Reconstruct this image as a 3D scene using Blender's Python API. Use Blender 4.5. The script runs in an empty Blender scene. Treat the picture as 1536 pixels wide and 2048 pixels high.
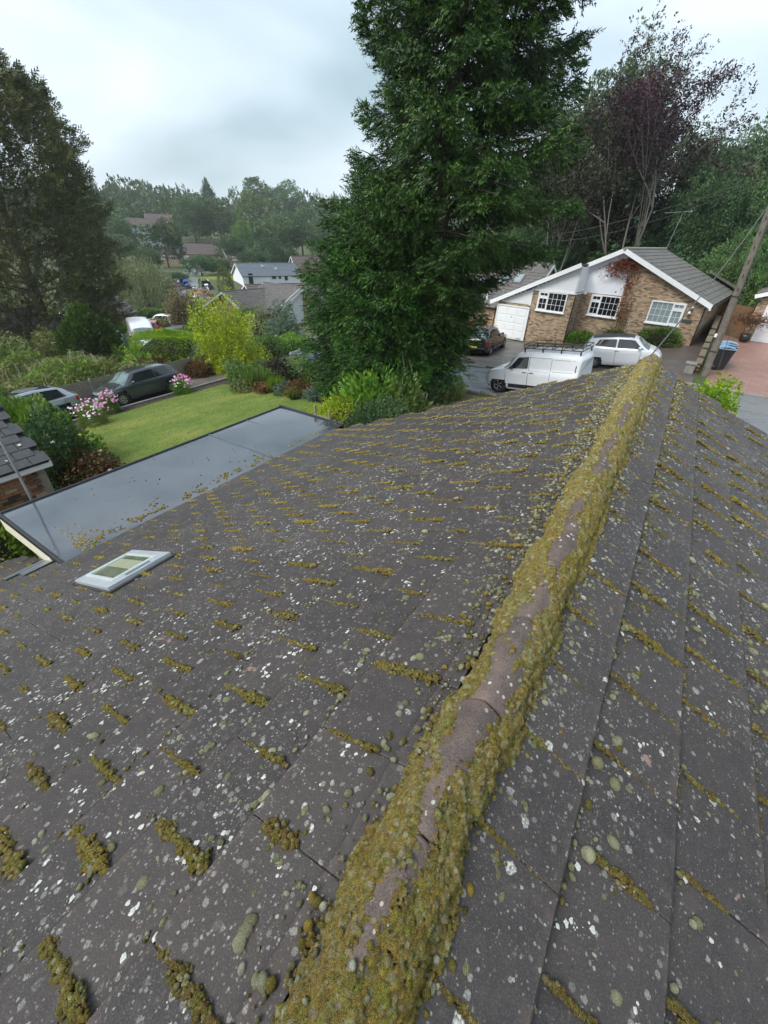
import bpy, bmesh, math, random
import numpy as np
from mathutils import Matrix, Vector

SC = bpy.context.scene
# ------------------------------------------------------------------ camera
CAM = np.array([0.1143, 0.0, 1.3777])          # eye, 1.4 m above the ridge line of the roof
YAW, PITCH, ROLL = 0.5562, 0.5936, 0.0406
FPX = 830.3
_cy, _sy, _cp, _sp = math.cos(YAW), math.sin(YAW), math.cos(PITCH), math.sin(PITCH)
FW = np.array([-_sy * _cp, _cy * _cp, -_sp])
_r = np.array([_cy, _sy, 0.0]); _u = np.cross(_r, FW)
RT = math.cos(ROLL) * _r + math.sin(ROLL) * _u
UP = -math.sin(ROLL) * _r + math.cos(ROLL) * _u
cd = bpy.data.cameras.new('camera'); cam = bpy.data.objects.new('camera', cd)
SC.collection.objects.link(cam); SC.camera = cam
cd.sensor_fit = 'HORIZONTAL'; cd.sensor_width = 36.0; cd.lens = FPX / 1536 * 36
cd.clip_start = 0.05; cd.clip_end = 3000
m = Matrix.Identity(4)
for i in range(3):
    m[i][0] = RT[i]; m[i][1] = UP[i]; m[i][2] = -FW[i]; m[i][3] = CAM[i]
cam.matrix_world = m

# ------------------------------------------------------------------ light and sky (overcast, wet day)
SUN_EL, SUN_AZ = math.radians(48), math.radians(205)   # azimuth the light comes from, clockwise from +Y
SC.view_settings.view_transform = 'Standard'; SC.view_settings.look = 'None'
SC.view_settings.exposure = 1.42; SC.view_settings.gamma = 1.0
SC.view_settings.use_curve_mapping = False
SC.render.engine = 'CYCLES'
try:
    SC.cycles.use_denoising = True; SC.cycles.denoiser = 'OPENIMAGEDENOISE'
    SC.cycles.max_bounces = 7; SC.cycles.diffuse_bounces = 3; SC.cycles.glossy_bounces = 3
    SC.cycles.transmission_bounces = 4; SC.cycles.transparent_max_bounces = 8
    SC.cycles.use_adaptive_sampling = True; SC.cycles.adaptive_threshold = 0.02
except Exception:
    pass
W = bpy.data.worlds.new('World'); SC.world = W; W.use_nodes = True
nt = W.node_tree; nt.nodes.clear()
def _n(t, **kw):
    n = nt.nodes.new(t)
    for k, v in kw.items(): setattr(n, k, v)
    return n
out = _n('ShaderNodeOutputWorld'); bg = _n('ShaderNodeBackground'); bg2 = _n('ShaderNodeBackground')
sky = _n('ShaderNodeTexSky', sky_type='NISHITA', sun_disc=False)
sky.sun_elevation = SUN_EL; sky.sun_rotation = SUN_AZ; sky.air_density = 1.2; sky.dust_density = 3.0; sky.ozone_density = 1.5
nt.links.new(sky.outputs[0], bg.inputs[0]); bg.inputs[1].default_value = 0.07
tc = _n('ShaderNodeTexCoord')
mp = _n('ShaderNodeMapping'); mp.inputs['Scale'].default_value = (1.0, 1.0, 2.6); mp.inputs['Rotation'].default_value = (0.3, 0.1, 0.5)
nz = _n('ShaderNodeTexNoise'); nz.inputs['Scale'].default_value = 1.9; nz.inputs['Detail'].default_value = 5; nz.inputs['Roughness'].default_value = 0.42; nz.inputs['Distortion'].default_value = 0.35
rp = _n('ShaderNodeValToRGB')
rp.color_ramp.elements[0].position = 0.38; rp.color_ramp.elements[0].color = (0.27, 0.365, 0.405, 1)
rp.color_ramp.elements[1].position = 0.62; rp.color_ramp.elements[1].color = (0.60, 0.675, 0.755, 1)
nt.links.new(tc.outputs['Generated'], mp.inputs[0]); nt.links.new(mp.outputs[0], nz.inputs[0]); nt.links.new(nz.outputs[0], rp.inputs[0])
nt.links.new(rp.outputs[0], bg2.inputs[0]); bg2.inputs[1].default_value = 0.72
mx = _n('ShaderNodeMixShader'); mx.inputs[0].default_value = 0.82
nt.links.new(bg.outputs[0], mx.inputs[1]); nt.links.new(bg2.outputs[0], mx.inputs[2]); nt.links.new(mx.outputs[0], out.inputs[0])

sd = bpy.data.lights.new('sun', 'SUN'); sd.energy = 1.5; sd.angle = math.radians(30); sd.color = (1.0, 0.97, 0.92)
sun = bpy.data.objects.new('sun', sd); SC.collection.objects.link(sun)
_dir = Vector((math.sin(SUN_AZ) * math.cos(SUN_EL), math.cos(SUN_AZ) * math.cos(SUN_EL), math.sin(SUN_EL)))
sun.rotation_euler = _dir.to_track_quat('Z', 'Y').to_euler()

# ------------------------------------------------------------------ helpers: surveying
def gz(x, y):
    """height of the ground: a slope falling to the left, a valley, then the far hillside"""
    x = np.asarray(x, float); y = np.asarray(y, float)
    near = -3.65 + 0.115 * np.where(x < 1, x - 1, 0.0)
    s = -0.75 * x + 0.66 * y
    far = np.interp(s, [75, 90, 98, 105, 140, 178, 217, 300, 420, 600, 900], [-11.6, -11.0, -9.3, -8.4, -9.2, -9.2, -6.6, -2.0, 4.0, 6, 6])
    k = np.clip((s - 72) / 22, 0, 1); k = k * k * (3 - 2 * k)
    kx = np.clip((-x - 20) / 25, 0, 1)
    k = k * kx
    back = np.clip((y - 48) / 60, 0, 3) * 2.0 * (1 - kx)
    return near * (1 - k) + far * k + back
def ray(px, py): return (px - 768) / FPX * RT - (py - 1024) / FPX * UP + FW
def at_z(px, py, z):
    d = ray(px, py); t = (z - CAM[2]) / d[2]; return CAM + t * d
def at_D(px, py, D):
    d = ray(px, py); return CAM + d * D / math.hypot(d[0], d[1])
def gi(px, py):
    """where a sight line meets the ground"""
    d = ray(px, py); T = np.linspace(4, 600, 24000)
    P = CAM[None] + T[:, None] * d[None]
    below = P[:, 2] < gz(P[:, 0], P[:, 1])
    return P[np.argmax(below)] if below.any() else P[-1]
def proj(P):
    D = np.asarray(P, float) - CAM; z = D @ FW
    return np.stack([768 + FPX * (D @ RT) / z, 1024 - FPX * (D @ UP) / z, z], -1)

# ------------------------------------------------------------------ helpers: objects
COL = SC.collection
def tag(o, label=None, cat=None, group=None, kind=None):
    if label: o['label'] = label
    if cat: o['category'] = cat
    if group: o['group'] = group
    if kind: o['kind'] = kind
    return o
def thing(name, label, cat, loc=(0, 0, 0), rz=0.0, group=None):
    o = bpy.data.objects.new(name, None); COL.objects.link(o)
    o.empty_display_size = 0.2
    o.location = [float(v) for v in loc]; o.rotation_euler = (0, 0, rz)
    return tag(o, label, cat, group)
def link(name, me, parent=None, loc=None):
    o = bpy.data.objects.new(name, me); COL.objects.link(o)
    if parent is not None: o.parent = parent
    if loc is not None: o.location = [float(v) for v in loc]
    return o
def copy_tree(o, parent=None):
    c = o.copy(); COL.objects.link(c); c.parent = parent
    for ch in list(o.children): copy_tree(ch, c)
    return c
def np_mesh(name, V, F, mats, matidx=None, smooth=False, attr=None):
    """V (n,3), F (m,k) uniform polygon size"""
    V = np.ascontiguousarray(V, np.float32); F = np.ascontiguousarray(F, np.int32)
    me = bpy.data.meshes.new(name); k = F.shape[1]
    me.vertices.add(len(V)); me.vertices.foreach_set('co', V.ravel())
    me.loops.add(F.size); me.loops.foreach_set('vertex_index', F.ravel())
    me.polygons.add(len(F)); me.polygons.foreach_set('loop_start', np.arange(0, F.size, k, dtype=np.int32))
    me.polygons.foreach_set('loop_total', np.full(len(F), k, np.int32))
    for mt in (mats if isinstance(mats, (list, tuple)) else [mats]): me.materials.append(mt)
    if matidx is not None: me.polygons.foreach_set('material_index', np.asarray(matidx, np.int32))
    if smooth: me.polygons.foreach_set('use_smooth', np.ones(len(F), bool))
    if attr is not None:
        a = me.color_attributes.new('tint', 'FLOAT_COLOR', 'POINT')
        c = np.ones((len(V), 4), np.float32); c[:, :3] = attr; a.data.foreach_set('color', c.ravel())
    me.update(calc_edges=True); me.validate()
    return me
class MB:
    """collects boxes, tubes, prisms and builds ONE mesh"""
    def __init__(s): s.v = []; s.f = []; s.m = []; s.sm = []
    def add(s, V, F, m=0, smooth=False):
        b = len(s.v); s.v += [tuple(map(float, p)) for p in V]
        for f in F: s.f.append(tuple(b + i for i in f)); s.m.append(m); s.sm.append(smooth)
        return s
    def box(s, c, size, rz=0.0, m=0, frame=None, bev=0.0):
        hx, hy, hz = [q / 2 for q in size]
        c = np.array(c, float)
        if frame is None:
            ex = np.array([math.cos(rz), math.sin(rz), 0]); ey = np.array([-math.sin(rz), math.cos(rz), 0]); ez = np.array([0, 0, 1.0])
        else: ex, ey, ez = [np.array(q, float) for q in frame]
        if bev <= 0:
            V = [c + sx * hx * ex + sy * hy * ey + sz * hz * ez for sz in (-1, 1) for sy in (-1, 1) for sx in (-1, 1)]
            F = [(0, 2, 3, 1), (4, 5, 7, 6), (0, 1, 5, 4), (2, 6, 7, 3), (0, 4, 6, 2), (1, 3, 7, 5)]
            if np.dot(np.cross(ex, ey), ez) < 0: F = [f[::-1] for f in F]
            return s.add(V, F, m)
        b = bev; V = []
        rings = [(-hz, hx, hy), (hz - b, hx, hy), (hz, hx - b, hy - b)]
        for (z, ax, ay) in rings:
            for (sx, sy) in ((-1, -1), (1, -1), (1, 1), (-1, 1)): V.append(c + sx * ax * ex + sy * ay * ey + z * ez)
        F = [(3, 2, 1, 0), (8, 9, 10, 11)]
        for r in range(2):
            for i in range(4): j = (i + 1) % 4; F.append((r * 4 + i, r * 4 + j, r * 4 + 4 + j, r * 4 + 4 + i))
        if np.dot(np.cross(ex, ey), ez) < 0: F = [f[::-1] for f in F]
        return s.add(V, F, m)
    def tube(s, p0, p1, r0, r1=None, n=8, m=0, caps=True, smooth=True):
        r1 = r0 if r1 is None else r1
        p0 = np.array(p0, float); p1 = np.array(p1, float); d = p1 - p0; d /= np.linalg.norm(d) + 1e-12
        a = np.cross(d, [0, 0, 1.0]) if abs(d[2]) < .9 else np.cross(d, [1.0, 0, 0]); a /= np.linalg.norm(a); b = np.cross(d, a)
        V = [p0 + r0 * (math.cos(t) * a + math.sin(t) * b) for t in np.linspace(0, 2 * math.pi, n, endpoint=False)] + \
            [p1 + r1 * (math.cos(t) * a + math.sin(t) * b) for t in np.linspace(0, 2 * math.pi, n, endpoint=False)]
        s.add(V, [(i, (i + 1) % n, n + (i + 1) % n, n + i) for i in range(n)], m, smooth)
        if caps: s.add(V[:n], [tuple(range(n))[::-1]], m); s.add(V[n:], [tuple(range(n))], m)
        return s
    def path(s, pts, r, n=6, m=0):
        for i in range(len(pts) - 1):
            ra = r[i] if hasattr(r, '__len__') else r; rb = r[i + 1] if hasattr(r, '__len__') else r
            s.tube(pts[i], pts[i + 1], ra, rb, n, m, caps=(i in (0, len(pts) - 2)))
        return s
    def prism(s, poly, origin, ex, ey, ez, depth, m=0):
        """poly in (ex,ey) plane extruded along ez by depth"""
        o = np.array(origin, float); ex, ey, ez = [np.array(q, float) for q in (ex, ey, ez)]
        A = [o + a * ex + b * ey for a, b in poly]; B = [p + depth * ez for p in A]; n = len(poly)
        F = [tuple(range(n))[::-1], tuple(range(n, 2 * n))] + [(i, (i + 1) % n, n + (i + 1) % n, n + i) for i in range(n)]
        area = sum(poly[i][0] * poly[(i + 1) % n][1] - poly[(i + 1) % n][0] * poly[i][1] for i in range(n))
        if area * np.dot(np.cross(ex, ey), ez) * depth < 0: F = [f[::-1] for f in F]
        return s.add(A + B, F, m)
    def lathe(s, prof, c, n=16, m=0, axis=2, smooth=True):
        V = []
        for (r, z) in prof:
            for t in np.linspace(0, 2 * math.pi, n, endpoint=False):
                p = [r * math.cos(t), r * math.sin(t), z]
                if axis == 1: p = [p[0], p[2], p[1]]
                if axis == 0: p = [p[2], p[0], p[1]]
                V.append(np.array(c, float) + p)
        F = []
        for k in range(len(prof) - 1):
            for i in range(n):
                j = (i + 1) % n; q = (k * n + i, k * n + j, (k + 1) * n + j, (k + 1) * n + i)
                F.append(q if axis != 1 else q[::-1])
        return s.add(V, F, m, smooth)
    def mesh(s, name, mats):
        me = bpy.data.meshes.new(name); me.from_pydata(s.v, [], s.f)
        for mt in (mats if isinstance(mats, (list, tuple)) else [mats]): me.materials.append(mt)
        me.polygons.foreach_set('material_index', s.m); me.polygons.foreach_set('use_smooth', s.sm); me.update()
        return me
    def build(s, name, mats, parent=None, loc=None): return link(name, s.mesh(name, mats), parent, loc)

# ------------------------------------------------------------------ helpers: materials
def new_mat(name):
    mt = bpy.data.materials.new(name); mt.use_nodes = True; t = mt.node_tree
    b = t.nodes['Principled BSDF']; return mt, t, b
def nd(t, typ, ins=None, **kw):
    n = t.nodes.new(typ)
    for k, v in kw.items(): setattr(n, k, v)
    if ins:
        for k, v in ins.items():
            if hasattr(v, 'is_output') or isinstance(v, bpy.types.NodeSocket): t.links.new(v, n.inputs[k])
            else: n.inputs[k].default_value = v
    return n
def pos(t): return nd(t, 'ShaderNodeNewGeometry').outputs['Position']
def objc(t): return nd(t, 'ShaderNodeTexCoord').outputs['Object']
def ramp(t, fac, stops, interp='LINEAR'):
    r = nd(t, 'ShaderNodeValToRGB'); r.color_ramp.interpolation = interp; e = r.color_ramp.elements
    while len(e) < len(stops): e.new(0.5)
    for q, (p, c) in zip(e, stops): q.position = p; q.color = (*c, 1) if len(c) == 3 else c
    t.links.new(fac, r.inputs[0]); return r.outputs[0]
def mixc(t, fac, a, b, mode='MIX'):
    n = nd(t, 'ShaderNodeMix', data_type='RGBA', blend_type=mode)
    for i, v in ((0, fac), (6, a), (7, b)):
        if isinstance(v, bpy.types.NodeSocket): t.links.new(v, n.inputs[i])
        elif i == 0: n.inputs[0].default_value = v
        else: n.inputs[i].default_value = (*v, 1) if len(v) == 3 else v
    return n.outputs[2]
def mth(t, op, a, b=None, c=None, clamp=False):
    n = nd(t, 'ShaderNodeMath', operation=op, use_clamp=clamp)
    for i, v in enumerate((a, b, c)):
        if v is None: continue
        if isinstance(v, bpy.types.NodeSocket): t.links.new(v, n.inputs[i])
        else: n.inputs[i].default_value = v
    return n.outputs[0]
def noise(t, vec, scale, detail=3, rough=.5, dist=0.0):
    return nd(t, 'ShaderNodeTexNoise', {'Vector': vec, 'Scale': scale, 'Detail': detail, 'Roughness': rough, 'Distortion': dist}).outputs[0]
def bump(t, b, h, strength, dist=0.01):
    n = nd(t, 'ShaderNodeBump', {'Height': h, 'Strength': strength, 'Distance': dist}); t.links.new(n.outputs[0], b.inputs['Normal'])
MATS = {}
def simple(name, col, rough=.6, metal=0.0, var=.25, scale=6.0, bmp=0.0, spec=.5, coat=0.0, col2=None):
    if name in MATS: return MATS[name]
    mt, t, b = new_mat(name)
    n = noise(t, pos(t), scale, 5, .6)
    c2 = col2 if col2 else tuple(v * (1 - var) for v in col)
    t.links.new(mixc(t, ramp(t, n, [(.3, (0, 0, 0)), (.7, (1, 1, 1))]), c2, col), b.inputs['Base Color'])
    b.inputs['Roughness'].default_value = rough; b.inputs['Metallic'].default_value = metal
    b.inputs['Specular IOR Level'].default_value = spec
    if coat: b.inputs['Coat Weight'].default_value = coat; b.inputs['Coat Roughness'].default_value = .05
    if bmp: bump(t, b, n, bmp, .02)
    MATS[name] = mt; return mt
# ================================================================== materials
def leaf_mat(name, dark, light, tip=None, rough=.5, scale=.6, transl=.25):
    """foliage: every leaf its own tint, larger clumps drifting between two greens"""
    mt, t, b = new_mat(name)
    g = nd(t, 'ShaderNodeNewGeometry'); oi = nd(t, 'ShaderNodeObjectInfo')
    n = noise(t, g.outputs['Position'], scale, 3, .6)
    f = mth(t, 'ADD', mth(t, 'MULTIPLY', g.outputs['Random Per Island'], .55), mth(t, 'MULTIPLY', ramp(t, n, [(.35, (0, 0, 0)), (.65, (1, 1, 1))]), .45))
    stops = [(0.1, dark), (.8, light)] + ([(1.0, tip)] if tip else [])
    c = ramp(t, f, stops)
    hs = nd(t, 'ShaderNodeHueSaturation', {'Color': c, 'Hue': mth(t, 'ADD', .485, mth(t, 'MULTIPLY', oi.outputs['Random'], .03)), 'Value': mth(t, 'ADD', .82, mth(t, 'MULTIPLY', oi.outputs['Random'], .36))})
    c = hs.outputs[0]
    t.links.new(c, b.inputs['Base Color']); b.inputs['Roughness'].default_value = rough; b.inputs['Specular IOR Level'].default_value = .35
    tr = nd(t, 'ShaderNodeBsdfTranslucent', {'Color': c}); ms = nd(t, 'ShaderNodeMixShader', {0: transl, 1: b.outputs[0], 2: tr.outputs[0]})
    t.links.new(ms.outputs[0], t.nodes['Material Output'].inputs[0]); return mt
L_SPRUCE = leaf_mat('spruce_needles', (.007, .026, .005), (.052, .125, .017), (.19, .31, .060), scale=1.1, transl=.08)
L_SPRUCE2 = leaf_mat('dense_spruce_needles', (.009, .034, .005), (.054, .140, .015), (.18, .31, .042), scale=1.2, transl=.08)
L_FEATHER = leaf_mat('feathery_conifer_shoots', (.016, .044, .008), (.085, .150, .020), (.28, .36, .05), scale=2.5, transl=.15)
L_CYPR = leaf_mat('cypress_sprays', (0.053, 0.068, 0.025), (0.144, 0.157, 0.053), (0.221, 0.209, 0.073), scale=.35, transl=.1)
L_DARK = leaf_mat('dark_evergreen_leaves', (0.022, 0.061, 0.027), (0.083, 0.166, 0.053), scale=.3)
L_MID = leaf_mat('mid_green_leaves', (0.043, 0.096, 0.028), (0.131, 0.217, 0.061), scale=.25)
L_FAR = leaf_mat('far_tree_leaves', (0.049, 0.097, 0.040), (0.125, 0.192, 0.070), scale=.12)
L_PALE = leaf_mat('pale_ash_leaves', (.055, .095, .045), (.13, .18, .085), scale=.2)
L_YEL = leaf_mat('yellow_green_leaves', (.17, .26, .015), (.46, .55, .03), (.70, .70, .08), scale=1.0, transl=.4)
L_LIME = leaf_mat('lime_hedge_leaves', (.10, .25, .010), (.33, .56, .025), (.48, .68, .06), scale=1.2, transl=.35)
L_BRIGHT = leaf_mat('bright_shrub_leaves', (0.057, 0.138, 0.014), (0.196, 0.333, 0.034), (0.368, 0.483, 0.069), scale=1.0, transl=.35)
L_SHRUB = leaf_mat('garden_shrub_leaves', (0.049, 0.108, 0.023), (0.167, 0.267, 0.059), (0.333, 0.400, 0.117), scale=.8)
L_OLIVE = leaf_mat('olive_bramble_leaves', (0.075, 0.104, 0.034), (0.246, 0.282, 0.085), (0.471, 0.452, 0.133), scale=.7)
L_GREY = leaf_mat('grey_green_leaves', (0.072, 0.116, 0.080), (0.203, 0.275, 0.189), scale=.7)
L_PURPLE = leaf_mat('purple_beech_leaves', (.016, .008, .012), (.055, .020, .030), (.15, .045, .06), scale=.35, transl=.25)
L_COPPER = leaf_mat('dark_copper_leaves', (.018, .022, .012), (.062, .055, .030), (.11, .075, .035), scale=.3)
L_RED = leaf_mat('red_creeper_leaves', (.08, .012, .010), (.22, .04, .025), (.30, .10, .04), scale=3)
L_RUST = leaf_mat('rusty_brown_leaves', (.06, .03, .014), (.20, .11, .04), (.30, .17, .08), scale=1.5)
L_ROSYTREE = leaf_mat('turning_leaves', (.08, .075, .03), (.22, .17, .08), (.32, .20, .12), scale=.4)
L_WILLOW = leaf_mat('willow_leaves', (.10, .14, .06), (.24, .29, .13), scale=.5)
L_GRASSCL = leaf_mat('clump_grass_blades', (.06, .11, .02), (.17, .26, .05), scale=2)
L_LAWN = leaf_mat('lawn_blades', (.08, .13, .012), (.20, .27, .03), (.30, .33, .06), scale=.8, transl=.3)
L_PINK = simple('pink_petals', (.72, .22, .52), .6, var=.3, scale=20)
L_PALEPINK = simple('pale_pink_petals', (.80, .62, .70), .6, var=.2, scale=20)
L_WHITEFL = simple('white_petals', (.8, .8, .76), .6, var=.1, scale=20)
L_YELFL = simple('yellow_petals', (.75, .62, .05), .6, var=.2, scale=20)
L_PEACH = simple('peach_petals', (.78, .45, .33), .6, var=.2, scale=20)
L_REDFL = simple('red_petals', (.55, .05, .04), .6, var=.2, scale=20)
BARK = simple('brown_bark', (.10, .075, .055), .9, scale=14, bmp=.6)
BARKG = simple('grey_bark', (.20, .18, .15), .9, scale=14, bmp=.5)
WHITE = simple('white_upvc', (.78, .79, .80), .35, var=.06)
WHITEP = simple('white_painted_render', (.72, .74, .78), .8, var=.10, scale=2.5, bmp=.1)
SOIL = simple('dark_soil', (.055, .040, .030), .95, var=.5, scale=9, bmp=.8)
CONC = simple('weathered_concrete', (.26, .25, .23), .8, var=.35, scale=8, bmp=.4)
DARKM = simple('dark_metal', (.03, .03, .032), .45, metal=.3, var=.2)
BLACKPL = simple('black_plastic', (.018, .018, .02), .45, var=.2)
GREYAL = simple('grey_aluminium', (.30, .33, .36), .38, metal=.5, var=.15)
LEAD = simple('lead_flashing', (.22, .25, .28), .35, metal=.4, var=.3, scale=12, bmp=.3)
TIMBER = simple('grey_weathered_timber', (.30, .265, .215), .85, var=.4, scale=12, bmp=.5)
FENCEW = simple('brown_fence_timber', (.23, .13, .065), .8, var=.4, scale=8, bmp=.3)
CURTAIN = simple('net_curtain', (.62, .64, .63), .9, var=.12, scale=5)
INNER = simple('dark_room_interior', (.02, .02, .02), .9)
GLASS_D = simple('window_glass', (.012, .014, .016), .04, var=.2, spec=.8)
GLASS_L = simple('window_glass_with_net', (.26, .32, .33), .06, var=.25, scale=3, spec=.8)

def tile_material():
    mt, t, b = new_mat('concrete_roof_tile')
    P = pos(t); oi = nd(t, 'ShaderNodeObjectInfo').outputs['Random']
    big = noise(t, P, 1.6, 4, .55); mid = noise(t, P, 14, 5, .65); fine = noise(t, P, 210, 3, .75); grit = noise(t, P, 620, 2, .6)
    base = ramp(t, mid, [(.28, (.022, .0185, .0188)), (.55, (.036, .0298, .0292)), (.78, (.068, .051, .045))])
    base = mixc(t, mth(t, 'MULTIPLY', oi, .55), base, (.066, .052, .048))
    base = mixc(t, ramp(t, fine, [(.50, (0, 0, 0)), (.74, (.75, .75, .75))]), base, (.135, .118, .112))
    base = mixc(t, ramp(t, grit, [(.30, (.8, .8, .8)), (.46, (0, 0, 0))]), base, (.022, .021, .024))
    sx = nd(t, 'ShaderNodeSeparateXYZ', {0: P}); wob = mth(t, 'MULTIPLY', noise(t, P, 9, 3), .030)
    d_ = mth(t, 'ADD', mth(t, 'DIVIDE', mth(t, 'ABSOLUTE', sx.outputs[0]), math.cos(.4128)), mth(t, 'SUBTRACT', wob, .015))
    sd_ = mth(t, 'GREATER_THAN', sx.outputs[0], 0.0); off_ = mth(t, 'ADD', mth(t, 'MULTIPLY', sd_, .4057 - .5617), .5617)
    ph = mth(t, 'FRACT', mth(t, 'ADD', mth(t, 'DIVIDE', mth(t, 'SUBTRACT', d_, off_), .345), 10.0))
    base = mixc(t, ramp(t, ph, [(0.0, (.50, .50, .50)), (.04, (.22, .22, .22)), (.11, (0, 0, 0))]), base, (.014, .012, .011))  # dark line below each overlap: occlusion under the tile edge painted in, with dirt
    base = mixc(t, mth(t, 'MULTIPLY', ramp(t, ph, [(.90, (0, 0, 0)), (.985, (.25, .25, .25))]), ramp(t, mid, [(.42, (0, 0, 0)), (.6, (1, 1, 1))])), base, (.15, .105, .088))
    # bare pinkish concrete where the surface has spalled
    sp = noise(t, P, 6.0, 4, .6, .3)
    base = mixc(t, ramp(t, sp, [(.70, (0, 0, 0)), (.73, (.75, .75, .75))]), base, (.30, .185, .155))
    def spots(sc, thr, col, dens_lo, dens_hi, edge=.012, dis=.010, irr=.35, soft=.75, off=0.0):
        nonlocal base
        w = nd(t, 'ShaderNodeTexNoise', {'Vector': P, 'Scale': sc * 2.2, 'Detail': 3.0}).outputs[1]
        wv = nd(t, 'ShaderNodeVectorMath', {0: w, 3: dis}, operation='SCALE').outputs[0]
        v2 = nd(t, 'ShaderNodeVectorMath', {0: P, 1: wv}, operation='ADD').outputs[0]
        if off: v2 = nd(t, 'ShaderNodeVectorMath', {0: v2, 1: (off, off * 1.3, off * .7)}, operation='ADD').outputs[0]
        vo = nd(t, 'ShaderNodeTexVoronoi', {'Vector': v2, 'Scale': sc, 'Randomness': 1.0})
        d = vo.outputs['Distance']; c = nd(t, 'ShaderNodeSeparateColor', {0: vo.outputs['Color']})
        # every cell gets its own size; a patchy field decides how many cells carry a spot
        dens = nd(t, 'ShaderNodeMapRange', {0: noise(t, P, 1.1, 3, .6), 1: .35, 2: .68, 3: dens_lo, 4: dens_hi}).outputs[0]
        on = mth(t, 'LESS_THAN', c.outputs[0], dens)
        rad = mth(t, 'MULTIPLY', mth(t, 'ADD', .25, c.outputs[1]), thr)
        e = nd(t, 'ShaderNodeMapRange', {0: mth(t, 'SUBTRACT', rad, d), 1: 0.0, 2: edge * sc, 3: 0.0, 4: 1.0}).outputs[0]
        tex = ramp(t, noise(t, P, sc * 9, 3, .7), [(irr, (0.15, .15, .15)), (irr + .25, (1, 1, 1))])
        f = mth(t, 'MULTIPLY', mth(t, 'MULTIPLY', on, e), mth(t, 'MULTIPLY', tex, mth(t, 'MULTIPLY', soft, mth(t, 'ADD', .45, mth(t, 'MULTIPLY', c.outputs[2], .55)))))
        base = mixc(t, f, base, col); return f
    spots(18, .24, (.22, .22, .19), .10, .62, .003, .02, .45, .75)          # grey-green rosettes, 2-3 cm
    spots(34, .34, (.36, .36, .32), .16, .85, .002, .012, .38, .85, off=3.1)  # small pale discs
    f1 = spots(15, .22, (.66, .66, .62), .06, .60, .002, .035, .40, 1.0, off=7.7)  # chalk-white crusts
    spots(75, .36, (.42, .42, .38), .04, .40, .0012, .006, .35, .9, off=1.7)  # flecks
    spots(120, .38, (.30, .29, .27), .12, .50, .0008, .003, .35, .8, off=5.2)
    # olive film of algae drifting down the slope
    base = mixc(t, ramp(t, noise(t, P, 3.2, 4, .7), [(.60, (0, 0, 0)), (.85, (.35, .35, .35))]), base, (.095, .088, .045))
    t.links.new(base, b.inputs['Base Color'])
    t.links.new(nd(t, 'ShaderNodeMapRange', {0: big, 1: .3, 2: .7, 3: .50, 4: .72}).outputs[0], b.inputs['Roughness'])
    b.inputs['Specular IOR Level'].default_value = .42
    h = mth(t, 'ADD', mth(t, 'MULTIPLY', fine, .5), mth(t, 'ADD', mth(t, 'MULTIPLY', grit, .35), mth(t, 'MULTIPLY', f1, .3)))
    bump(t, b, h, .55, .004)
    return mt
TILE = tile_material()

def moss_material(nm='moss_and_lichen', pm=.50, speck=.85):
    mt, t, b = new_mat(nm)
    a = nd(t, 'ShaderNodeAttribute', attribute_name='tint').outputs['Color']; P0_ = pos(t)
    patch = ramp(t, noise(t, P0_, 24, 5, .75, .6), [(.30, (.070, .038, .020)), (.38, (.24, .125, .040)), (.46, (.60, .40, .055)), (.53, (.26, .18, .040)), (.59, (.34, .38, .030)), (.66, (.74, .54, .10)), (.75, (.70, .70, .46))])
    a = mixc(t, pm, a, patch)
    P = pos(t); f = noise(t, P, 430, 4, .85); m2 = noise(t, P, 70, 3, .6)
    c = mixc(t, ramp(t, f, [(.36, (.75, .75, .75)), (.54, (0, 0, 0))]), a, (.030, .022, .008))
    c = mixc(t, ramp(t, f, [(.53, (0, 0, 0)), (.66, (speck, speck, speck))]), c, (.70, .66, .36))
    c = mixc(t, ramp(t, m2, [(.55, (0, 0, 0)), (.75, (.45, .45, .45))]), c, (.13, .075, .03))
    t.links.new(c, b.inputs['Base Color']); b.inputs['Roughness'].default_value = .95; b.inputs['Specular IOR Level'].default_value = .15
    bump(t, b, mth(t, 'ADD', f, mth(t, 'MULTIPLY', m2, .6)), 1.0, .014)
    return mt
MOSS = moss_material()
JMOSS = moss_material('joint_moss_mat', .34, .60)
CUSH = moss_material('grey_green_cushions', .10, .55)

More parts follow.
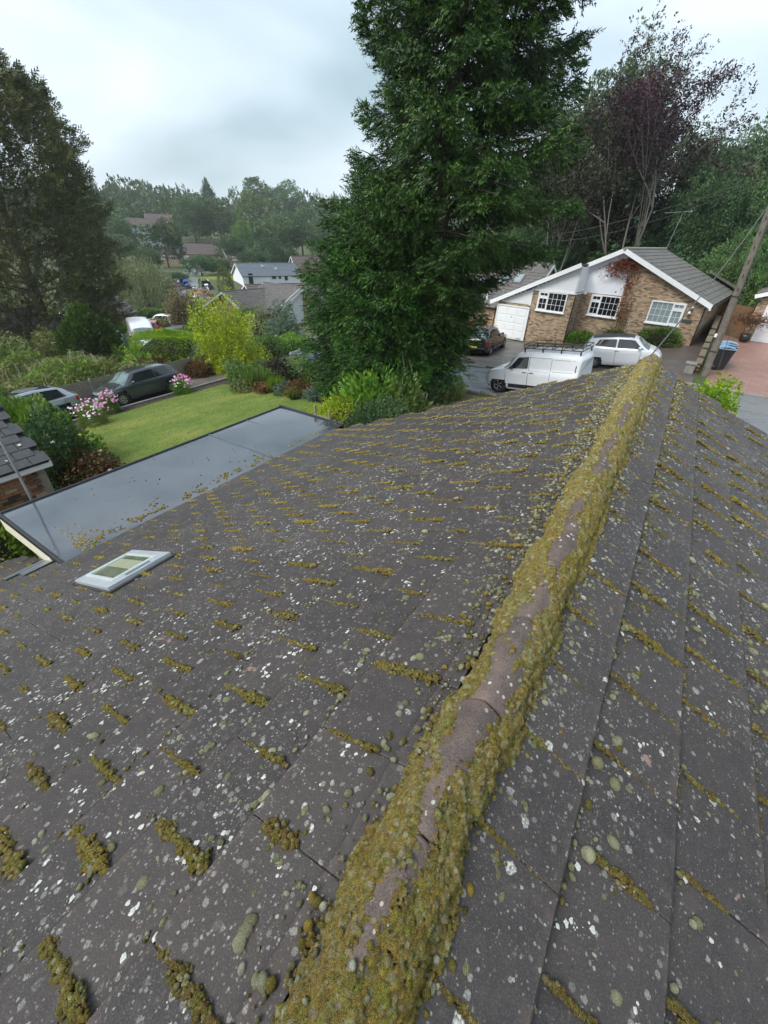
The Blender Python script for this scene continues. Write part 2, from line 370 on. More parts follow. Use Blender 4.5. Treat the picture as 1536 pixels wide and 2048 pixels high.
def brick_material(name, c1, c2, c3, mortar, scale=1.0, dirn=(1, 0, 0)):
    """stretcher bond laid along a given wall direction"""
    mt, t, b = new_mat(name)
    P = pos(t)
    u = nd(t, 'ShaderNodeVectorMath', {0: P, 1: dirn}, operation='DOT_PRODUCT').outputs['Value']
    z = nd(t, 'ShaderNodeSeparateXYZ', {0: P}).outputs[2]
    v = nd(t, 'ShaderNodeCombineXYZ', {0: u, 1: z}).outputs[0]
    br = nd(t, 'ShaderNodeTexBrick', {'Vector': v, 'Color1': (0, 0, 0, 1), 'Color2': (1, 1, 1, 1), 'Mortar': (.5, .5, .5, 1), 'Scale': 1.0,
            'Mortar Size': .010, 'Mortar Smooth': .3, 'Bias': 0.0, 'Brick Width': .225 * scale, 'Row Height': .075 * scale})
    tone = nd(t, 'ShaderNodeSeparateColor', {0: br.outputs['Color']}).outputs[0]
    big = noise(t, P, 1.3, 4, .65)
    tt = mth(t, 'ADD', mth(t, 'MULTIPLY', tone, .75), mth(t, 'MULTIPLY', big, .35))
    c = ramp(t, tt, [(.14, (.035, .028, .026)), (.22, c1), (.50, c2), (.80, c3), (.96, (.48, .40, .30))])
    c = mixc(t, br.outputs['Fac'], c, mortar)
    c = mixc(t, ramp(t, noise(t, P, 30, 4, .7), [(.45, (0, 0, 0)), (.8, (.4, .4, .4))]), c, (.42, .36, .28))
    t.links.new(c, b.inputs['Base Color']); b.inputs['Roughness'].default_value = .85
    bump(t, b, mth(t, 'ADD', mth(t, 'MULTIPLY', br.outputs['Fac'], -1.0), mth(t, 'MULTIPLY', noise(t, P, 60, 3), .5)), .7, .015)
    return mt

def asphalt(name, c1, c2, wet=.25, scale=1.0):
    mt, t, b = new_mat(name); P = pos(t)
    st = nd(t, 'ShaderNodeMapping', {'Vector': P, 'Scale': (.35, 1.6, 1)}).outputs[0]
    n = noise(t, st, 1.1 * scale, 5, .6); g = noise(t, P, 55, 3, .7)
    c = mixc(t, ramp(t, n, [(.35, (0, 0, 0)), (.65, (1, 1, 1))]), c1, c2)
    c = mixc(t, ramp(t, g, [(.5, (0, 0, 0)), (.75, (.5, .5, .5))]), c, tuple(v * 1.9 for v in c2))
    c = mixc(t, ramp(t, noise(t, P, .9, 4, .7), [(.62, (0, 0, 0)), (.66, (.45, .45, .45))]), c, tuple(v * .55 for v in c1))
    t.links.new(c, b.inputs['Base Color'])
    t.links.new(ramp(t, n, [(.35, (wet, wet, wet)), (.62, (.6, .6, .6))]), b.inputs['Roughness'])
    bump(t, b, g, .25, .01); return mt
ROADM = asphalt('wet_road_asphalt', (.10, .105, .11), (.16, .165, .17), .16)
DRIVEM = asphalt('tarmac_drive', (.075, .068, .062), (.115, .102, .092), .3)

def paving(name, ca, cb, mortar, w=.2, h=.1, dirn=(1, 0, 0), dir2=(0, 1, 0)):
    mt, t, b = new_mat(name); P = pos(t)
    u = nd(t, 'ShaderNodeVectorMath', {0: P, 1: dirn}, operation='DOT_PRODUCT').outputs['Value']
    v = nd(t, 'ShaderNodeVectorMath', {0: P, 1: dir2}, operation='DOT_PRODUCT').outputs['Value']
    uv = nd(t, 'ShaderNodeCombineXYZ', {0: u, 1: v}).outputs[0]
    br = nd(t, 'ShaderNodeTexBrick', {'Vector': uv, 'Color1': (0, 0, 0, 1), 'Color2': (1, 1, 1, 1), 'Mortar': (.5, .5, .5, 1), 'Scale': 1.0,
            'Mortar Size': .012, 'Mortar Smooth': .2, 'Brick Width': w, 'Row Height': h})
    c = mixc(t, nd(t, 'ShaderNodeSeparateColor', {0: br.outputs[0]}).outputs[0], ca, cb)
    c = mixc(t, br.outputs['Fac'], c, mortar)
    c = mixc(t, ramp(t, noise(t, P, 1.3, 4), [(.4, (0, 0, 0)), (.75, (.5, .5, .5))]), c, tuple(q * .6 for q in ca))
    t.links.new(c, b.inputs['Base Color']); b.inputs['Roughness'].default_value = .5
    bump(t, b, br.outputs['Fac'], -.5, .01); return mt
PAVE_RED = paving('red_block_paving', (.26, .13, .10), (.34, .18, .14), (.15, .11, .09), .42, .21, (.99, -.135, 0), (.135, .99, 0))
PAVE_BRN = paving('brown_block_paving', (.10, .075, .062), (.15, .11, .09), (.05, .045, .04), .3, .15, (.99, -.135, 0), (.135, .99, 0))

def ground_material():
    mt, t, b = new_mat('rough_ground'); P = pos(t)
    n = noise(t, P, .35, 5, .6); f = noise(t, P, 9, 4, .7)
    c = ramp(t, n, [(.3, (.045, .060, .018)), (.5, (.075, .095, .028)), (.7, (.10, .105, .04))])
    c = mixc(t, ramp(t, f, [(.4, (0, 0, 0)), (.7, (.6, .6, .6))]), c, (.04, .035, .02))
    t.links.new(c, b.inputs['Base Color']); b.inputs['Roughness'].default_value = .95; bump(t, b, f, .8, .05); return mt
GROUND = ground_material()
def lawn_material():
    mt, t, b = new_mat('mown_lawn'); P = pos(t)
    n = noise(t, P, .55, 5, .65); f = noise(t, P, 22, 4, .75); s = noise(t, nd(t, 'ShaderNodeMapping', {'Vector': P, 'Scale': (1, .25, 1)}).outputs[0], 2.2, 3)
    c = ramp(t, mth(t, 'ADD', mth(t, 'MULTIPLY', n, .7), mth(t, 'MULTIPLY', s, .3)), [(.36, (.085, .150, .016)), (.50, (.145, .200, .024)), (.62, (.25, .25, .05))])
    c = mixc(t, ramp(t, f, [(.38, (.7, .7, .7)), (.62, (0, 0, 0))]), c, (.05, .09, .01))
    t.links.new(c, b.inputs['Base Color']); b.inputs['Roughness'].default_value = .9; bump(t, b, f, .9, .03); return mt
LAWNM = lawn_material()
def membrane():
    mt, t, b = new_mat('wet_grey_roof_membrane'); P = pos(t)
    n = noise(t, P, 1.4, 5, .6, .2); f = noise(t, P, 90, 2, .6)
    c = mixc(t, ramp(t, n, [(.35, (0, 0, 0)), (.65, (1, 1, 1))]), (.036, .043, .053), (.060, .071, .084))
    t.links.new(c, b.inputs['Base Color'])
    t.links.new(ramp(t, n, [(.40, (.05, .05, .05)), (.60, (.13, .13, .13)), (.72, (.3, .3, .3))]), b.inputs['Roughness'])
    b.inputs['Specular IOR Level'].default_value = .9; b.inputs['Coat Weight'].default_value = .6; b.inputs['Coat Roughness'].default_value = .04
    bump(t, b, mth(t, 'ADD', noise(t, P, 3.0, 2, .5), mth(t, 'MULTIPLY', f, .015)), .10, .03); return mt
MEMB = membrane()
def farroof(name, c1, c2, dirn, row=.3):
    mt, t, b = new_mat(name); P = pos(t)
    n = noise(t, P, 2.0, 5, .7); f = noise(t, P, 25, 4, .7)
    c = mixc(t, ramp(t, n, [(.3, (0, 0, 0)), (.7, (1, 1, 1))]), c1, c2)
    vo = nd(t, 'ShaderNodeTexVoronoi', {'Vector': P, 'Scale': 7.0}); 
    c = mixc(t, ramp(t, f, [(.52, (0, 0, 0)), (.68, (.55, .55, .55))]), c, tuple(v * 1.9 for v in c2))
    c = mixc(t, mth(t, 'MULTIPLY', mth(t, 'LESS_THAN', vo.outputs['Distance'], .16), .55), c, (.5, .5, .46))
    t.links.new(c, b.inputs['Base Color']); b.inputs['Roughness'].default_value = .75; bump(t, b, f, .4, .02); return mt
ROOF_A = farroof('mossy_grey_tiles', (.075, .073, .070), (.15, .145, .13), (1, 0, 0))
ROOF_B = farroof('brown_grey_tiles', (.075, .068, .066), (.13, .118, .112), (1, 0, 0))
ROOF_S = simple('blue_grey_slate', (.13, .155, .185), .5, var=.3, scale=3)
ROOF_R = simple('red_brown_tiles', (.12, .092, .088), .8, var=.35, scale=2)
# ================================================================== the roof we stand over
TH = 0.4128; GA = 0.345; TW = 0.3503; Y_END = 7.22; Y_START = -2.6
CT, ST = math.cos(TH), math.sin(TH)
D0 = {-1: 0.5617, 1: 0.4057}; Y0 = {-1: 0.6255, 1: 0.9534}
D_EAVE = {-1: 6.60, 1: 6.2}
rng = np.random.default_rng(7)
def rp3(side, d, y, h=0.0):
    """point on the roof: d metres down the slope from the ridge, y along it, h above the surface"""
    d = np.asarray(d, float); y = np.asarray(y, float); h = np.asarray(h, float)
    return np.stack(np.broadcast_arrays(side * (d * CT + h * ST), y, -d * ST + h * CT), -1)
def frame_of(side):
    return np.array([side * CT, 0, -ST]), np.array([0, 1.0, 0]), np.array([side * ST, 0, CT])
house = thing('tiled_house', 'foreground house under a long mossy grey-brown tiled roof', 'house', (0, 0, -3.9))
HZ = -3.9
def inv(P): return np.asarray(P, float) - np.array([0, 0, HZ])

def tile_mesh(name, var):
    r = np.random.default_rng(var); hw = TW / 2 - .0010
    xs = [-.42, -.30, -.17, -.05, -.008, 0.0]; ys = [-hw, -hw + .005, -hw * .35, hw * .35, hw - .005, hw]
    V = []; F = []
    for i, x in enumerate(xs):
        for j, y in enumerate(ys):
            z = .013 + x * (.025 / GA)
            if i == 5: z -= .0045
            if j in (0, 5): z -= .0035
            z += r.normal(0, .0007); V.append((x + (r.normal(0, .0012) if i >= 4 else 0), y + (r.normal(0, .0006)), z))
    n = 6
    for i in range(5):
        for j in range(5): F.append((i * n + j, (i + 1) * n + j, (i + 1) * n + j + 1, i * n + j + 1))
    b = len(V)
    for j in range(n): V.append((V[5 * n + j][0], V[5 * n + j][1], -.0125))
    for j in range(n - 1): F.append((5 * n + j, b + j, b + j + 1, 5 * n + j + 1))
    b2 = len(V)
    for (i, j) in ((0, 0), (5, 0), (0, 5), (5, 5)): p = V[i * n + j]; V.append((p[0], p[1], p[2] - .02))
    F.append((0, b2, b2 + 1, b)); F[-1] = tuple([b2, b2 + 1] + [i * n for i in range(5, -1, -1)])
    F.append(tuple([b2 + 3, b2 + 2] + [i * n + 5 for i in range(0, 6)]))
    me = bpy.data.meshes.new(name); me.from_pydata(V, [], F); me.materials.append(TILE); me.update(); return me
TILES = [tile_mesh('roof_tile', 100 + k) for k in range(5)]
spots_ = []
for side in (-1, 1):
    j = 0
    while True:
        d = D0[side] + j * GA
        par = j % 2
        for n in range(-14, 24):
            yc = Y0[side] + (n + .5 + (.5 if par else 0)) * TW          # centre of the tile between two joints
            if yc < Y_START or yc > Y_END - .12: continue
            if side == -1 and d > D_EAVE[-1] + .02 and yc > 1.30: continue
            if d > (9.5 if side == -1 else D_EAVE[1]): continue
            spots_.append((side, j, d, yc))
        j += 1
        if d > 11: break
def vis(P, mx=60):
    q = proj(P); return (q[..., 2] > .15) & (q[..., 0] > -mx) & (q[..., 0] < 1536 + mx) & (q[..., 1] > -mx) & (q[..., 1] < 2048 + mx)
sc_ = []
for (side, j, d, yc) in spots_:
    P = rp3(side, d - .17, yc); q = proj(P); v = bool(vis(P, 120))
    sc_.append((0 if v else 1, q[2] if v else 9 + np.linalg.norm(P - CAM)))
order = sorted(range(len(spots_)), key=lambda i: sc_[i])
rest = []
for rank, i in enumerate(order):
    side, j, d, yc = spots_[i]
    ex, ey, ez = frame_of(side)
    c = rp3(side, d + rng.normal(0, .0025), yc + rng.normal(0, .001), rng.normal(0, .0012))
    a = rng.normal(0, .003)
    exx = ex * math.cos(a) + ey * math.sin(a); eyy = np.cross(ez, exx)
    if rank < 298:
        o = link('roof_tile', TILES[int(rng.integers(5))], house)
        M4 = Matrix.Identity(4); cl = inv(c)
        for r_ in range(3): M4[r_][0] = exx[r_]; M4[r_][1] = eyy[r_]; M4[r_][2] = ez[r_]; M4[r_][3] = cl[r_]
        o.matrix_local = M4
    else: rest.append((c, exx, eyy, ez))
mb = MB()
for (c, exx, eyy, ez) in rest:
    me = TILES[int(rng.integers(5))]
    V = [inv(c) + v.co[0] * exx + v.co[1] * eyy + v.co[2] * ez for v in me.vertices]
    mb.add(V, [tuple(p.vertices) for p in me.polygons])
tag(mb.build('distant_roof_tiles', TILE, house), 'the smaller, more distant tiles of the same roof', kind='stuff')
# roof deck under the tiles, walls, white soffits
deck = MB()
for side, dmax in ((-1, 6.55), (1, 6.1)):
    ex, ey, ez = frame_of(side)
    deck.box(inv(rp3(side, dmax / 2 + .02, (Y_START + Y_END) / 2, -.055)), (dmax, Y_END - Y_START - .06, .04), frame=(ex, ey, ez))
ex, ey, ez = frame_of(-1)
deck.box(inv(rp3(-1, 7.95, (Y_START + 1.28) / 2, -.055)), (2.9, 1.28 - Y_START, .04), frame=(ex, ey, ez))
deck.build('roof_deck', simple('roof_felt', (.035, .033, .03), .9), house)
BRK_OWN = brick_material('multi_red_brick', (.17, .085, .055), (.29, .16, .095), (.40, .25, .15), (.24, .21, .17), 1.0, (0, 1, 0))
w = MB()
gy = Y_END - .12
w.prism([(-5.75, 0), (5.3, 0), (5.3, -5.3 * ST / CT - HZ - .16), (0, -HZ - .16), (-5.75, -5.75 * ST / CT - HZ - .16)], (0, gy, -1.2), (1, 0, 0), (0, 0, 1), (0, -1, 0), .3)
w.v = [(x, y, z + (1.2 if z > -1 else 0)) for x, y, z in w.v]
w.box((5.15, (gy + Y_START) / 2, .2), (.28, gy - Y_START - .3, 2.6)); w.box((-5.6, (gy + Y_START) / 2, -.5), (.28, gy - Y_START - .3, 2.9))
w.build('wall', BRK_OWN, house)
vb = MB()
for side, dm in ((-1, 6.6), (1, 6.2)):
    ex, ey, ez = frame_of(side)
    vb.box(inv(rp3(side, dm / 2, Y_END - .02, -.10)), (dm, .035, .13), frame=(ex, ey, ez))
vb.build('bargeboard', simple('dark_bargeboard', (.06, .045, .04), .7), house)
g = MB(); g.tube(inv(rp3(1, 6.25, Y_START, -.08)), inv(rp3(1, 6.25, Y_END, -.08)), .055, n=10); g.build('gutter', BLACKPL, house)

# ridge tiles: angular with a rounded crown, bedded end to end
RHW = .104
def ridge_profile(k=0.0):
    pts = []
    for a in np.linspace(-1, 1, 13):
        s_ = abs(a); x = a * RHW
        z = .070 - .062 * (s_ ** 1.7) - .022 * s_
        pts.append((x, z + k))
    return pts
RL = .452
def ridge_mesh(seed):
    r = np.random.default_rng(seed); P = ridge_profile(); V = []; F = []; n = len(P)
    ys = [0.004, .012, RL * .33, RL * .66, RL - .012, RL - .004]
    for i, y in enumerate(ys):
        for (x, z) in P:
            dz = -.004 if i in (0, 5) else 0
            V.append((x, y, z + dz + r.normal(0, .0006)))
    for i in range(5):
        for j in range(n - 1): F.append((i * n + j, i * n + j + 1, (i + 1) * n + j + 1, (i + 1) * n + j))
    for row in (0, 5):
        b = len(V)
        for (x, z) in P: V.append((x * .90, ys[row], z - .022))
        for j in range(n - 1):
            q = (row * n + j, row * n + j + 1, b + j + 1, b + j); F.append(q[::-1] if row == 0 else q)
    me = bpy.data.meshes.new('ridge_tile'); me.from_pydata(V, [], F); me.materials.append(TILE2)
    me.polygons.foreach_set('use_smooth', [True] * len(F)); me.update(); return me
def tile2():
    mt, t, b = new_mat('brown_ridge_tile'); P = pos(t)
    n = noise(t, P, 11, 5, .65); f = noise(t, P, 170, 3, .7)
    c = ramp(t, n, [(.3, (.070, .052, .048)), (.55, (.110, .080, .070)), (.75, (.17, .115, .095))])
    c = mixc(t, ramp(t, f, [(.5, (0, 0, 0)), (.75, (.6, .6, .6))]), c, (.22, .18, .14))
    c = mixc(t, ramp(t, f, [(.32, (.7, .7, .7)), (.45, (0, 0, 0))]), c, (.03, .025, .02))
    v = nd(t, 'ShaderNodeTexVoronoi', {'Vector': P, 'Scale': 30.0}).outputs['Distance']
    c = mixc(t, mth(t, 'MULTIPLY', mth(t, 'LESS_THAN', v, .2), ramp(t, noise(t, P, 3), [(.45, (0, 0, 0)), (.6, (.9, .9, .9))])), c, (.55, .55, .5))
    t.links.new(c, b.inputs['Base Color']); b.inputs['Roughness'].default_value = .75; bump(t, b, mth(t, 'ADD', f, n), .5, .006); return mt
TILE2 = tile2(); RM = [ridge_mesh(k) for k in range(3)]
y = Y_END - 22 * RL; k = 0
while y < Y_END - .1:
    o = link('ridge_tile', RM[k % 3], house, inv((rng.normal(0, .003), y, rng.normal(0, .002)))); o.rotation_euler = (rng.normal(0, .004), rng.normal(0, .01), rng.normal(0, .004))
    y += RL; k += 1
cap = MB(); cap.prism([(x, z) for x, z in ridge_profile()] , (0, Y_END - .02, -HZ), (1, 0, 0), (0, 0, 1), (0, 1, 0), .02); cap.build('ridge_end_mortar', CONC, house)

# ------------------------------------------------------------------ moss, cushions and lichens
def ico(sub):
    bm = bmesh.new(); bmesh.ops.create_icosphere(bm, subdivisions=sub, radius=1.0)
    V = np.array([v.co[:] for v in bm.verts]); F = np.array([[v.index for v in f.verts] for f in bm.faces]); bm.free()
    keep = (V[F][:, :, 2].max(1) > -.25); F = F[keep]; u = np.unique(F); mp_ = -np.ones(len(V), int); mp_[u] = np.arange(len(u))
    return V[u], mp_[F]
ICO = {1: ico(1), 2: ico(2), 3: ico(3)}
def caps(name, items, parent, label=None, kind='stuff', material=None):
    """items: rows of (x,y,z, nx,ny,nz, radius, height factor, r,g,b); bumpy half-domes"""
    A = np.array(items, float)
    q = proj(A[:, :3]); rpx = A[:, 6] * FPX / np.maximum(q[:, 2], .2)
    lv = np.where(rpx > 16, 3, np.where(rpx > 4.3, 2, 1))
    Vs = []; Fs = []; Cs = []; base = 0
    for L in (1, 2, 3):
        B = A[lv == L]
        if not len(B): continue
        V0, F0 = ICO[L]; N = B[:, 3:6]; N = N / np.linalg.norm(N, axis=1, keepdims=True)
        T = np.cross(N, [0, 1.0, 0.03]); T /= np.linalg.norm(T, axis=1, keepdims=True); S = np.cross(N, T)
        an = rng.uniform(0, 6.28, len(B)); el = rng.uniform(.78, 1.28, len(B))
        c_, s_ = np.cos(an)[:, None], np.sin(an)[:, None]; T2 = (c_ * T + s_ * S) * el[:, None]; S2 = (-s_ * T + c_ * S) / el[:, None]
        jit = 1 + rng.normal(0, .055 if L > 1 else .08, (len(B), len(V0)))
        X = V0[None] * jit[..., None]
        P = B[:, None, :3] + (X[..., 0:1] * T2[:, None] + X[..., 1:2] * S2[:, None] + X[..., 2:3] * N[:, None] * B[:, None, 7:8]) * B[:, None, 6:7]
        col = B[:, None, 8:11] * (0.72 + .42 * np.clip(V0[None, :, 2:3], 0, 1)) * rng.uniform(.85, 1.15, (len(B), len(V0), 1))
        Vs.append(P.reshape(-1, 3)); Cs.append(col.reshape(-1, 3))
        Fs.append((F0[None] + (np.arange(len(B)) * len(V0))[:, None, None]).reshape(-1, 3) + base); base += P.shape[0] * P.shape[1]
    V = np.concatenate(Vs); loc = np.array(parent.location) if parent is not None else np.zeros(3)
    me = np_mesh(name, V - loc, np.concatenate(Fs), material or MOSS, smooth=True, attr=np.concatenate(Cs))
    o = link(name, me, parent); return tag(o, label, kind=kind)
PAL = {'olive': (.165, .140, .028), 'gold': (.32, .225, .040), 'green': (.155, .195, .022), 'brown': (.085, .055, .025), 'pale': (.42, .43, .30), 'greygreen': (.26, .28, .17), 'white': (.58, .58, .48)}
def pick(names, w):
    c = np.array(PAL[names[rng.choice(len(names), p=w)]]); return c * rng.uniform(.75, 1.3)
items = []
def strand(side, d0, d1, y0_, y1_, amp, main, dcam):
    """a mat of moss filling a run between two points; its width swells and shrinks along the run"""
    L = math.hypot(d1 - d0, y1_ - y0_); ez = frame_of(side)[2]; ph = rng.uniform(0, 6.28, 4)
    r0 = .0056 if dcam < 2.4 else (.0078 if dcam < 4 else .0115)
    wmax = .023 * amp; n_ = int(L * 2 * wmax / (r0 * r0 * 1.75)) + 4
    along = abs(d1 - d0) > abs(y1_ - y0_)
    for i in range(n_):
        f = rng.random(); sw = .70 + .24 * math.sin(f * 8 + ph[0]) + .20 * math.sin(f * 21 + ph[1]) + .14 * math.sin(f * 43 + ph[2])
        sw *= min(1, f * 9 + .3) * min(1, (1 - f) * 9 + .3)
        if sw < .14: continue
        w = wmax * sw; o_ = rng.uniform(-1, 1); hh = min(.018, w * .85) * math.sqrt(max(0, 1 - o_ * o_))
        mx = rng.normal(0, .002)
        d = d0 + (d1 - d0) * f + (mx if along else o_ * w); y = y0_ + (y1_ - y0_) * f + (o_ * w + .10 * w * math.sin(f * 30 + ph[3]) if along else mx)
        mott = math.sin(f * 17 + ph[3]) + math.sin(f * 39 + ph[1])
        nm = [main, 'olive', 'green', 'greygreen', 'pale', 'brown']; w_ = np.array([.55, .14, max(.02, .05 + .06 * mott), .09, .04 + .03 * (hh > .01), .11]); w_ /= w_.sum()
        items.append((*rp3(side, max(d, .10), y, -.006 + hh), *ez, r0 * rng.uniform(.7, 1.5), rng.uniform(.7, 1.0), *(pick(nm, w_) * (.75 + .35 * (1 - abs(o_))))))
for side in (-1, 1):
    ex, ey, ez = frame_of(side)
    for j in range(0, 30):
        d1 = D0[side] + j * GA
        for n in range(-14, 24):
            yj = Y0[side] + (n + (.5 if j % 2 else 0)) * TW
            if yj < Y_START or yj > Y_END - .1: continue
            if side == -1 and d1 > D_EAVE[-1] + .1 and yj > 1.2: continue
            if not vis(rp3(side, d1 - .17, yj), 150): continue
            dcam = np.linalg.norm(rp3(side, d1, yj) - CAM)
            full = rng.random(); lim = .03 if d1 < 3.2 else (.12 if d1 < 5 else .35)
            if full < lim: continue
            a0 = d1 - GA + .008 + (rng.uniform(.01, .08) if full < .25 else 0); a1 = d1 - .002 - (rng.uniform(0, .05) if full < .2 else 0)
            if full < .14:
                mid = rng.uniform(a0 + .05, a1 - .05); a0, a1 = max(a0, mid - .08), min(a1, mid + .08)
            a0 = max(a0, .10); thin = 1.0
            brown = rng.random() < (.6 if side == 1 else .22)
            main = 'brown' if brown else ('gold' if rng.random() < .15 else 'olive')
            strand(side, a0, a1, yj, yj, float(rng.choice([.45, .7, .95, 1.25, 1.6], p=[.18, .27, .28, .17, .10])), main, dcam)
            if rng.random() < .22: 
                L = rng.uniform(.04, .15) * rng.choice([-1, 1]); strand(side, d1 + .002, d1 + .004, yj, yj + L, .4, 'olive', dcam)
            for q_ in range(rng.poisson(2.5)):
                p = rp3(side, d1 + rng.normal(.0, .03), yj + rng.normal(0, .05), -.004); items.append((*p, *ez, rng.uniform(.004, .012), .8, *pick(['olive', 'greygreen', 'pale', 'brown'], [.35, .3, .2, .15])))
caps('joint_moss', items, house, 'olive and brown moss growing in the joints between the tiles', material=JMOSS)

items = []
def dens_noise(y, d, s):
    return math.sin(y * 2.1 + s * 1.7 + d * .9) + math.sin(y * .9 - d * 2.3 + 1.1 * s) + math.sin(3.7 * d + 1.3 * y)
N = 0
while N < 11000:
    side = -1 if rng.random() < .62 else 1
    d = rng.gamma(1.5, 1.25) + .12
    y = rng.uniform(-.4, Y_END - .05)
    if d > (6.6 if side == -1 else 5): continue
    if dens_noise(y, d, side) < rng.normal(-.2, 1.0): N += 1; continue
    N += 1
    P = rp3(side, d, y, -.006)
    if not vis(P, 30): continue
    ez = frame_of(side)[2]; near = math.exp(-d / .8)
    nn = 1 + (rng.random() < .3) * rng.integers(1, 5)
    col0 = ['greygreen', 'pale', 'olive', 'white', 'brown']
    for q_ in range(nn):
        r = float(np.clip(rng.gamma(2.2, .0025), .002, .0125))
        p = P + rng.normal(0, .015 if nn > 1 else 0, 3) * [1, 1, 0]; p = rp3(side, abs(p[0]) / CT, p[1], -.006)
        items.append((*p, *ez, r, rng.uniform(.7, 1.0), *pick(col0, [.40, .25, .10, .13, .12])))
# extra cushions crowding both flanks of the ridge, denser towards the far end
for q_ in range(8200):
    y = Y_END - abs(rng.normal(0, 3.4)); side = rng.choice([-1, 1])
    if y < -.2: continue
    d = .13 + abs(rng.normal(0, .10 + .035 * max(y, 0)))
    P = rp3(side, d, y, -.005)
    if not vis(P, 20): continue
    items.append((*P, *frame_of(side)[2], float(np.clip(rng.gamma(3, .0026), .0025, .014)), rng.uniform(.7, 1.0), *pick(['greygreen', 'pale', 'olive', 'gold', 'white'], [.28, .30, .20, .12, .10])))
for q_ in range(420):        # larger cushions, singly and in short chains, on the nearest tiles
    side = rng.choice([-1, 1]); d = .16 + rng.gamma(1.5, .65); y = rng.uniform(-.2, 3.6)
    if d > 3.6 or not vis(rp3(side, d, y), 10): continue
    k_ = 1 + int(rng.random() < .35) * int(rng.integers(1, 4)); a_ = rng.uniform(0, 6.28)
    for i in range(k_):
        r_ = float(np.clip(rng.gamma(5, .0026), .006, .024)); items.append((*rp3(side, abs(d + i * .022 * math.cos(a_)), y + i * .022 * math.sin(a_), -.004), *frame_of(side)[2], r_, rng.uniform(.55, .8), *pick(['greygreen', 'pale', 'olive'], [.62, .30, .08])))
caps('moss_cushions', items, house, 'small round grey-green moss cushions scattered over the tiles', material=CUSH)

# flat chalk-white lichen crusts with lobed outlines
LICH = simple('white_lichen_crust', (.62, .63, .58), .95, var=.35, scale=220, bmp=.5)
LV = []; LF = []
def crust(side, d, y, r, h=.0):
    n = 9; ex, ey, ez = frame_of(side); base = len(LV)
    j = (d - D0[side]) / GA; fr = j - math.ceil(j)           # distance above the lower edge in tile units
    hh = .0115 + fr * .021 + h
    c = rp3(side, d, y, hh); LV.append(c + ez * .0012)
    for k in range(n):
        a = 6.283 * k / n; rr = r * rng.uniform(.55, 1.15)
        LV.append(c + ex * rr * math.cos(a) + ey * rr * math.sin(a) + ez * (-.0006 - fr * 0))
    for k in range(n): LF.append((base, base + 1 + k, base + 1 + (k + 1) % n))
for q_ in range(3000):
    side = -1 if rng.random() < .7 else 1
    d = .2 + rng.gamma(2.0, 1.2); y = rng.uniform(-.3, Y_END - .1)
    if d > 5.5 or not vis(rp3(side, d, y), 20): continue
    for k in range(1 + rng.poisson(2.0)):
        crust(side, d + rng.normal(0, .018), y + rng.normal(0, .018), float(np.clip(rng.gamma(2.0, .0030), .0015, .012)), k * .0002)
me = np_mesh('lichen_crusts', np.array(LV) - [0, 0, HZ], LF, LICH); tag(link('lichen_crusts', me, house), 'chalk-white lichen crusts on the tiles', kind='stuff')

# thick carpet of moss over the ridge: a height field built from thousands of small domes
na = 128; A_ = np.linspace(-.20, .20, na)
ys = [-.75]
while ys[-1] < Y_END + .01: ys.append(ys[-1] + 0.0034 * (1 + .62 * max(ys[-1], 0)))
Yr = np.array(ys); H = np.full((len(Yr), na), -.010); TI = np.zeros((len(Yr), na, 3)); TI[:] = PAL['brown']
def cover(a, y):
    """how strongly the moss covers this place: flanks thick, crown partly bare"""
    s_ = abs(a)
    v = -.56 + 2.15 * max(0, min(s_, .10) - .018) / .085
    v += .50 * math.sin(y * 5.3 + a * 9) + .45 * math.sin(y * 11.7 - a * 21 + 1) + .35 * math.sin(y * 2.3 + 2.1) + .3 * math.sin(y * 23 + a * 40)
    v += .20 * max(0, y - 3.2)
    if s_ > .105: v -= (s_ - .105) * 26
    v += .30 * (a > 0)
    return v
for q_ in range(170000):
    y = Y_END + .02 - 8.0 * rng.random() ** .72; a = rng.uniform(-.19, .19)
    c_ = cover(a, y)
    if c_ < rng.normal(.25, .35): continue
    r = float(np.clip(rng.gamma(2.2, .0017), .0018, .010)) * (1 + .12 * max(y, 0)); hk = rng.uniform(.3, .75)
    hb = np.clip(c_ * .8 + .42 * math.sin(y * 41 + a * 75 + 2 * math.sin(y * 9)) + .42 * math.sin(a * 110 - y * 27 + 2 * math.sin(a * 40)), 0, 1.6) * (.0112 - .0022 * min(1, max(0, y - 2) / 3))
    i0, i1 = np.searchsorted(Yr, [y - r, y + r]); j0, j1 = np.searchsorted(A_, [a - r, a + r])
    if i1 <= i0 or j1 <= j0: continue
    dd = ((Yr[i0:i1, None] - y) ** 2 + (A_[None, j0:j1] - a) ** 2) / (r * r)
    h = np.where(dd < 1, hb + hk * r * np.sqrt(np.clip(1 - dd, 0, 1)) - .003, -1)
    warm = math.sin(y * 3.1 + 1.5) + math.sin(y * 7.7 + a * 11); gr = math.sin(y * 4.3 + 2 - a * 14) + math.sin(y * 9.1)
    fy = min(1, max(0, y - 2) / 3); w_ = np.array([.17 - .05 * fy, .22 + .13 * warm, .05 + .07 * gr, .16 + .10 * fy, .16 + .08 * fy, .13, .04 + .10 * fy]); w_ = np.clip(w_, .01, 1); w_ /= w_.sum()
    col = pick(['olive', 'gold', 'green', 'brown', 'pale', 'greygreen', 'white'], w_) * rng.uniform(.55, 1.35)
    sub = H[i0:i1, j0:j1]; up = h > sub; sub[up] = h[up]
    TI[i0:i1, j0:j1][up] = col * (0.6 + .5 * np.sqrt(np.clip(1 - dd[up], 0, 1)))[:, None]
H += rng.normal(0, .0009, H.shape) * (H > -.009)
P_ = ridge_profile()
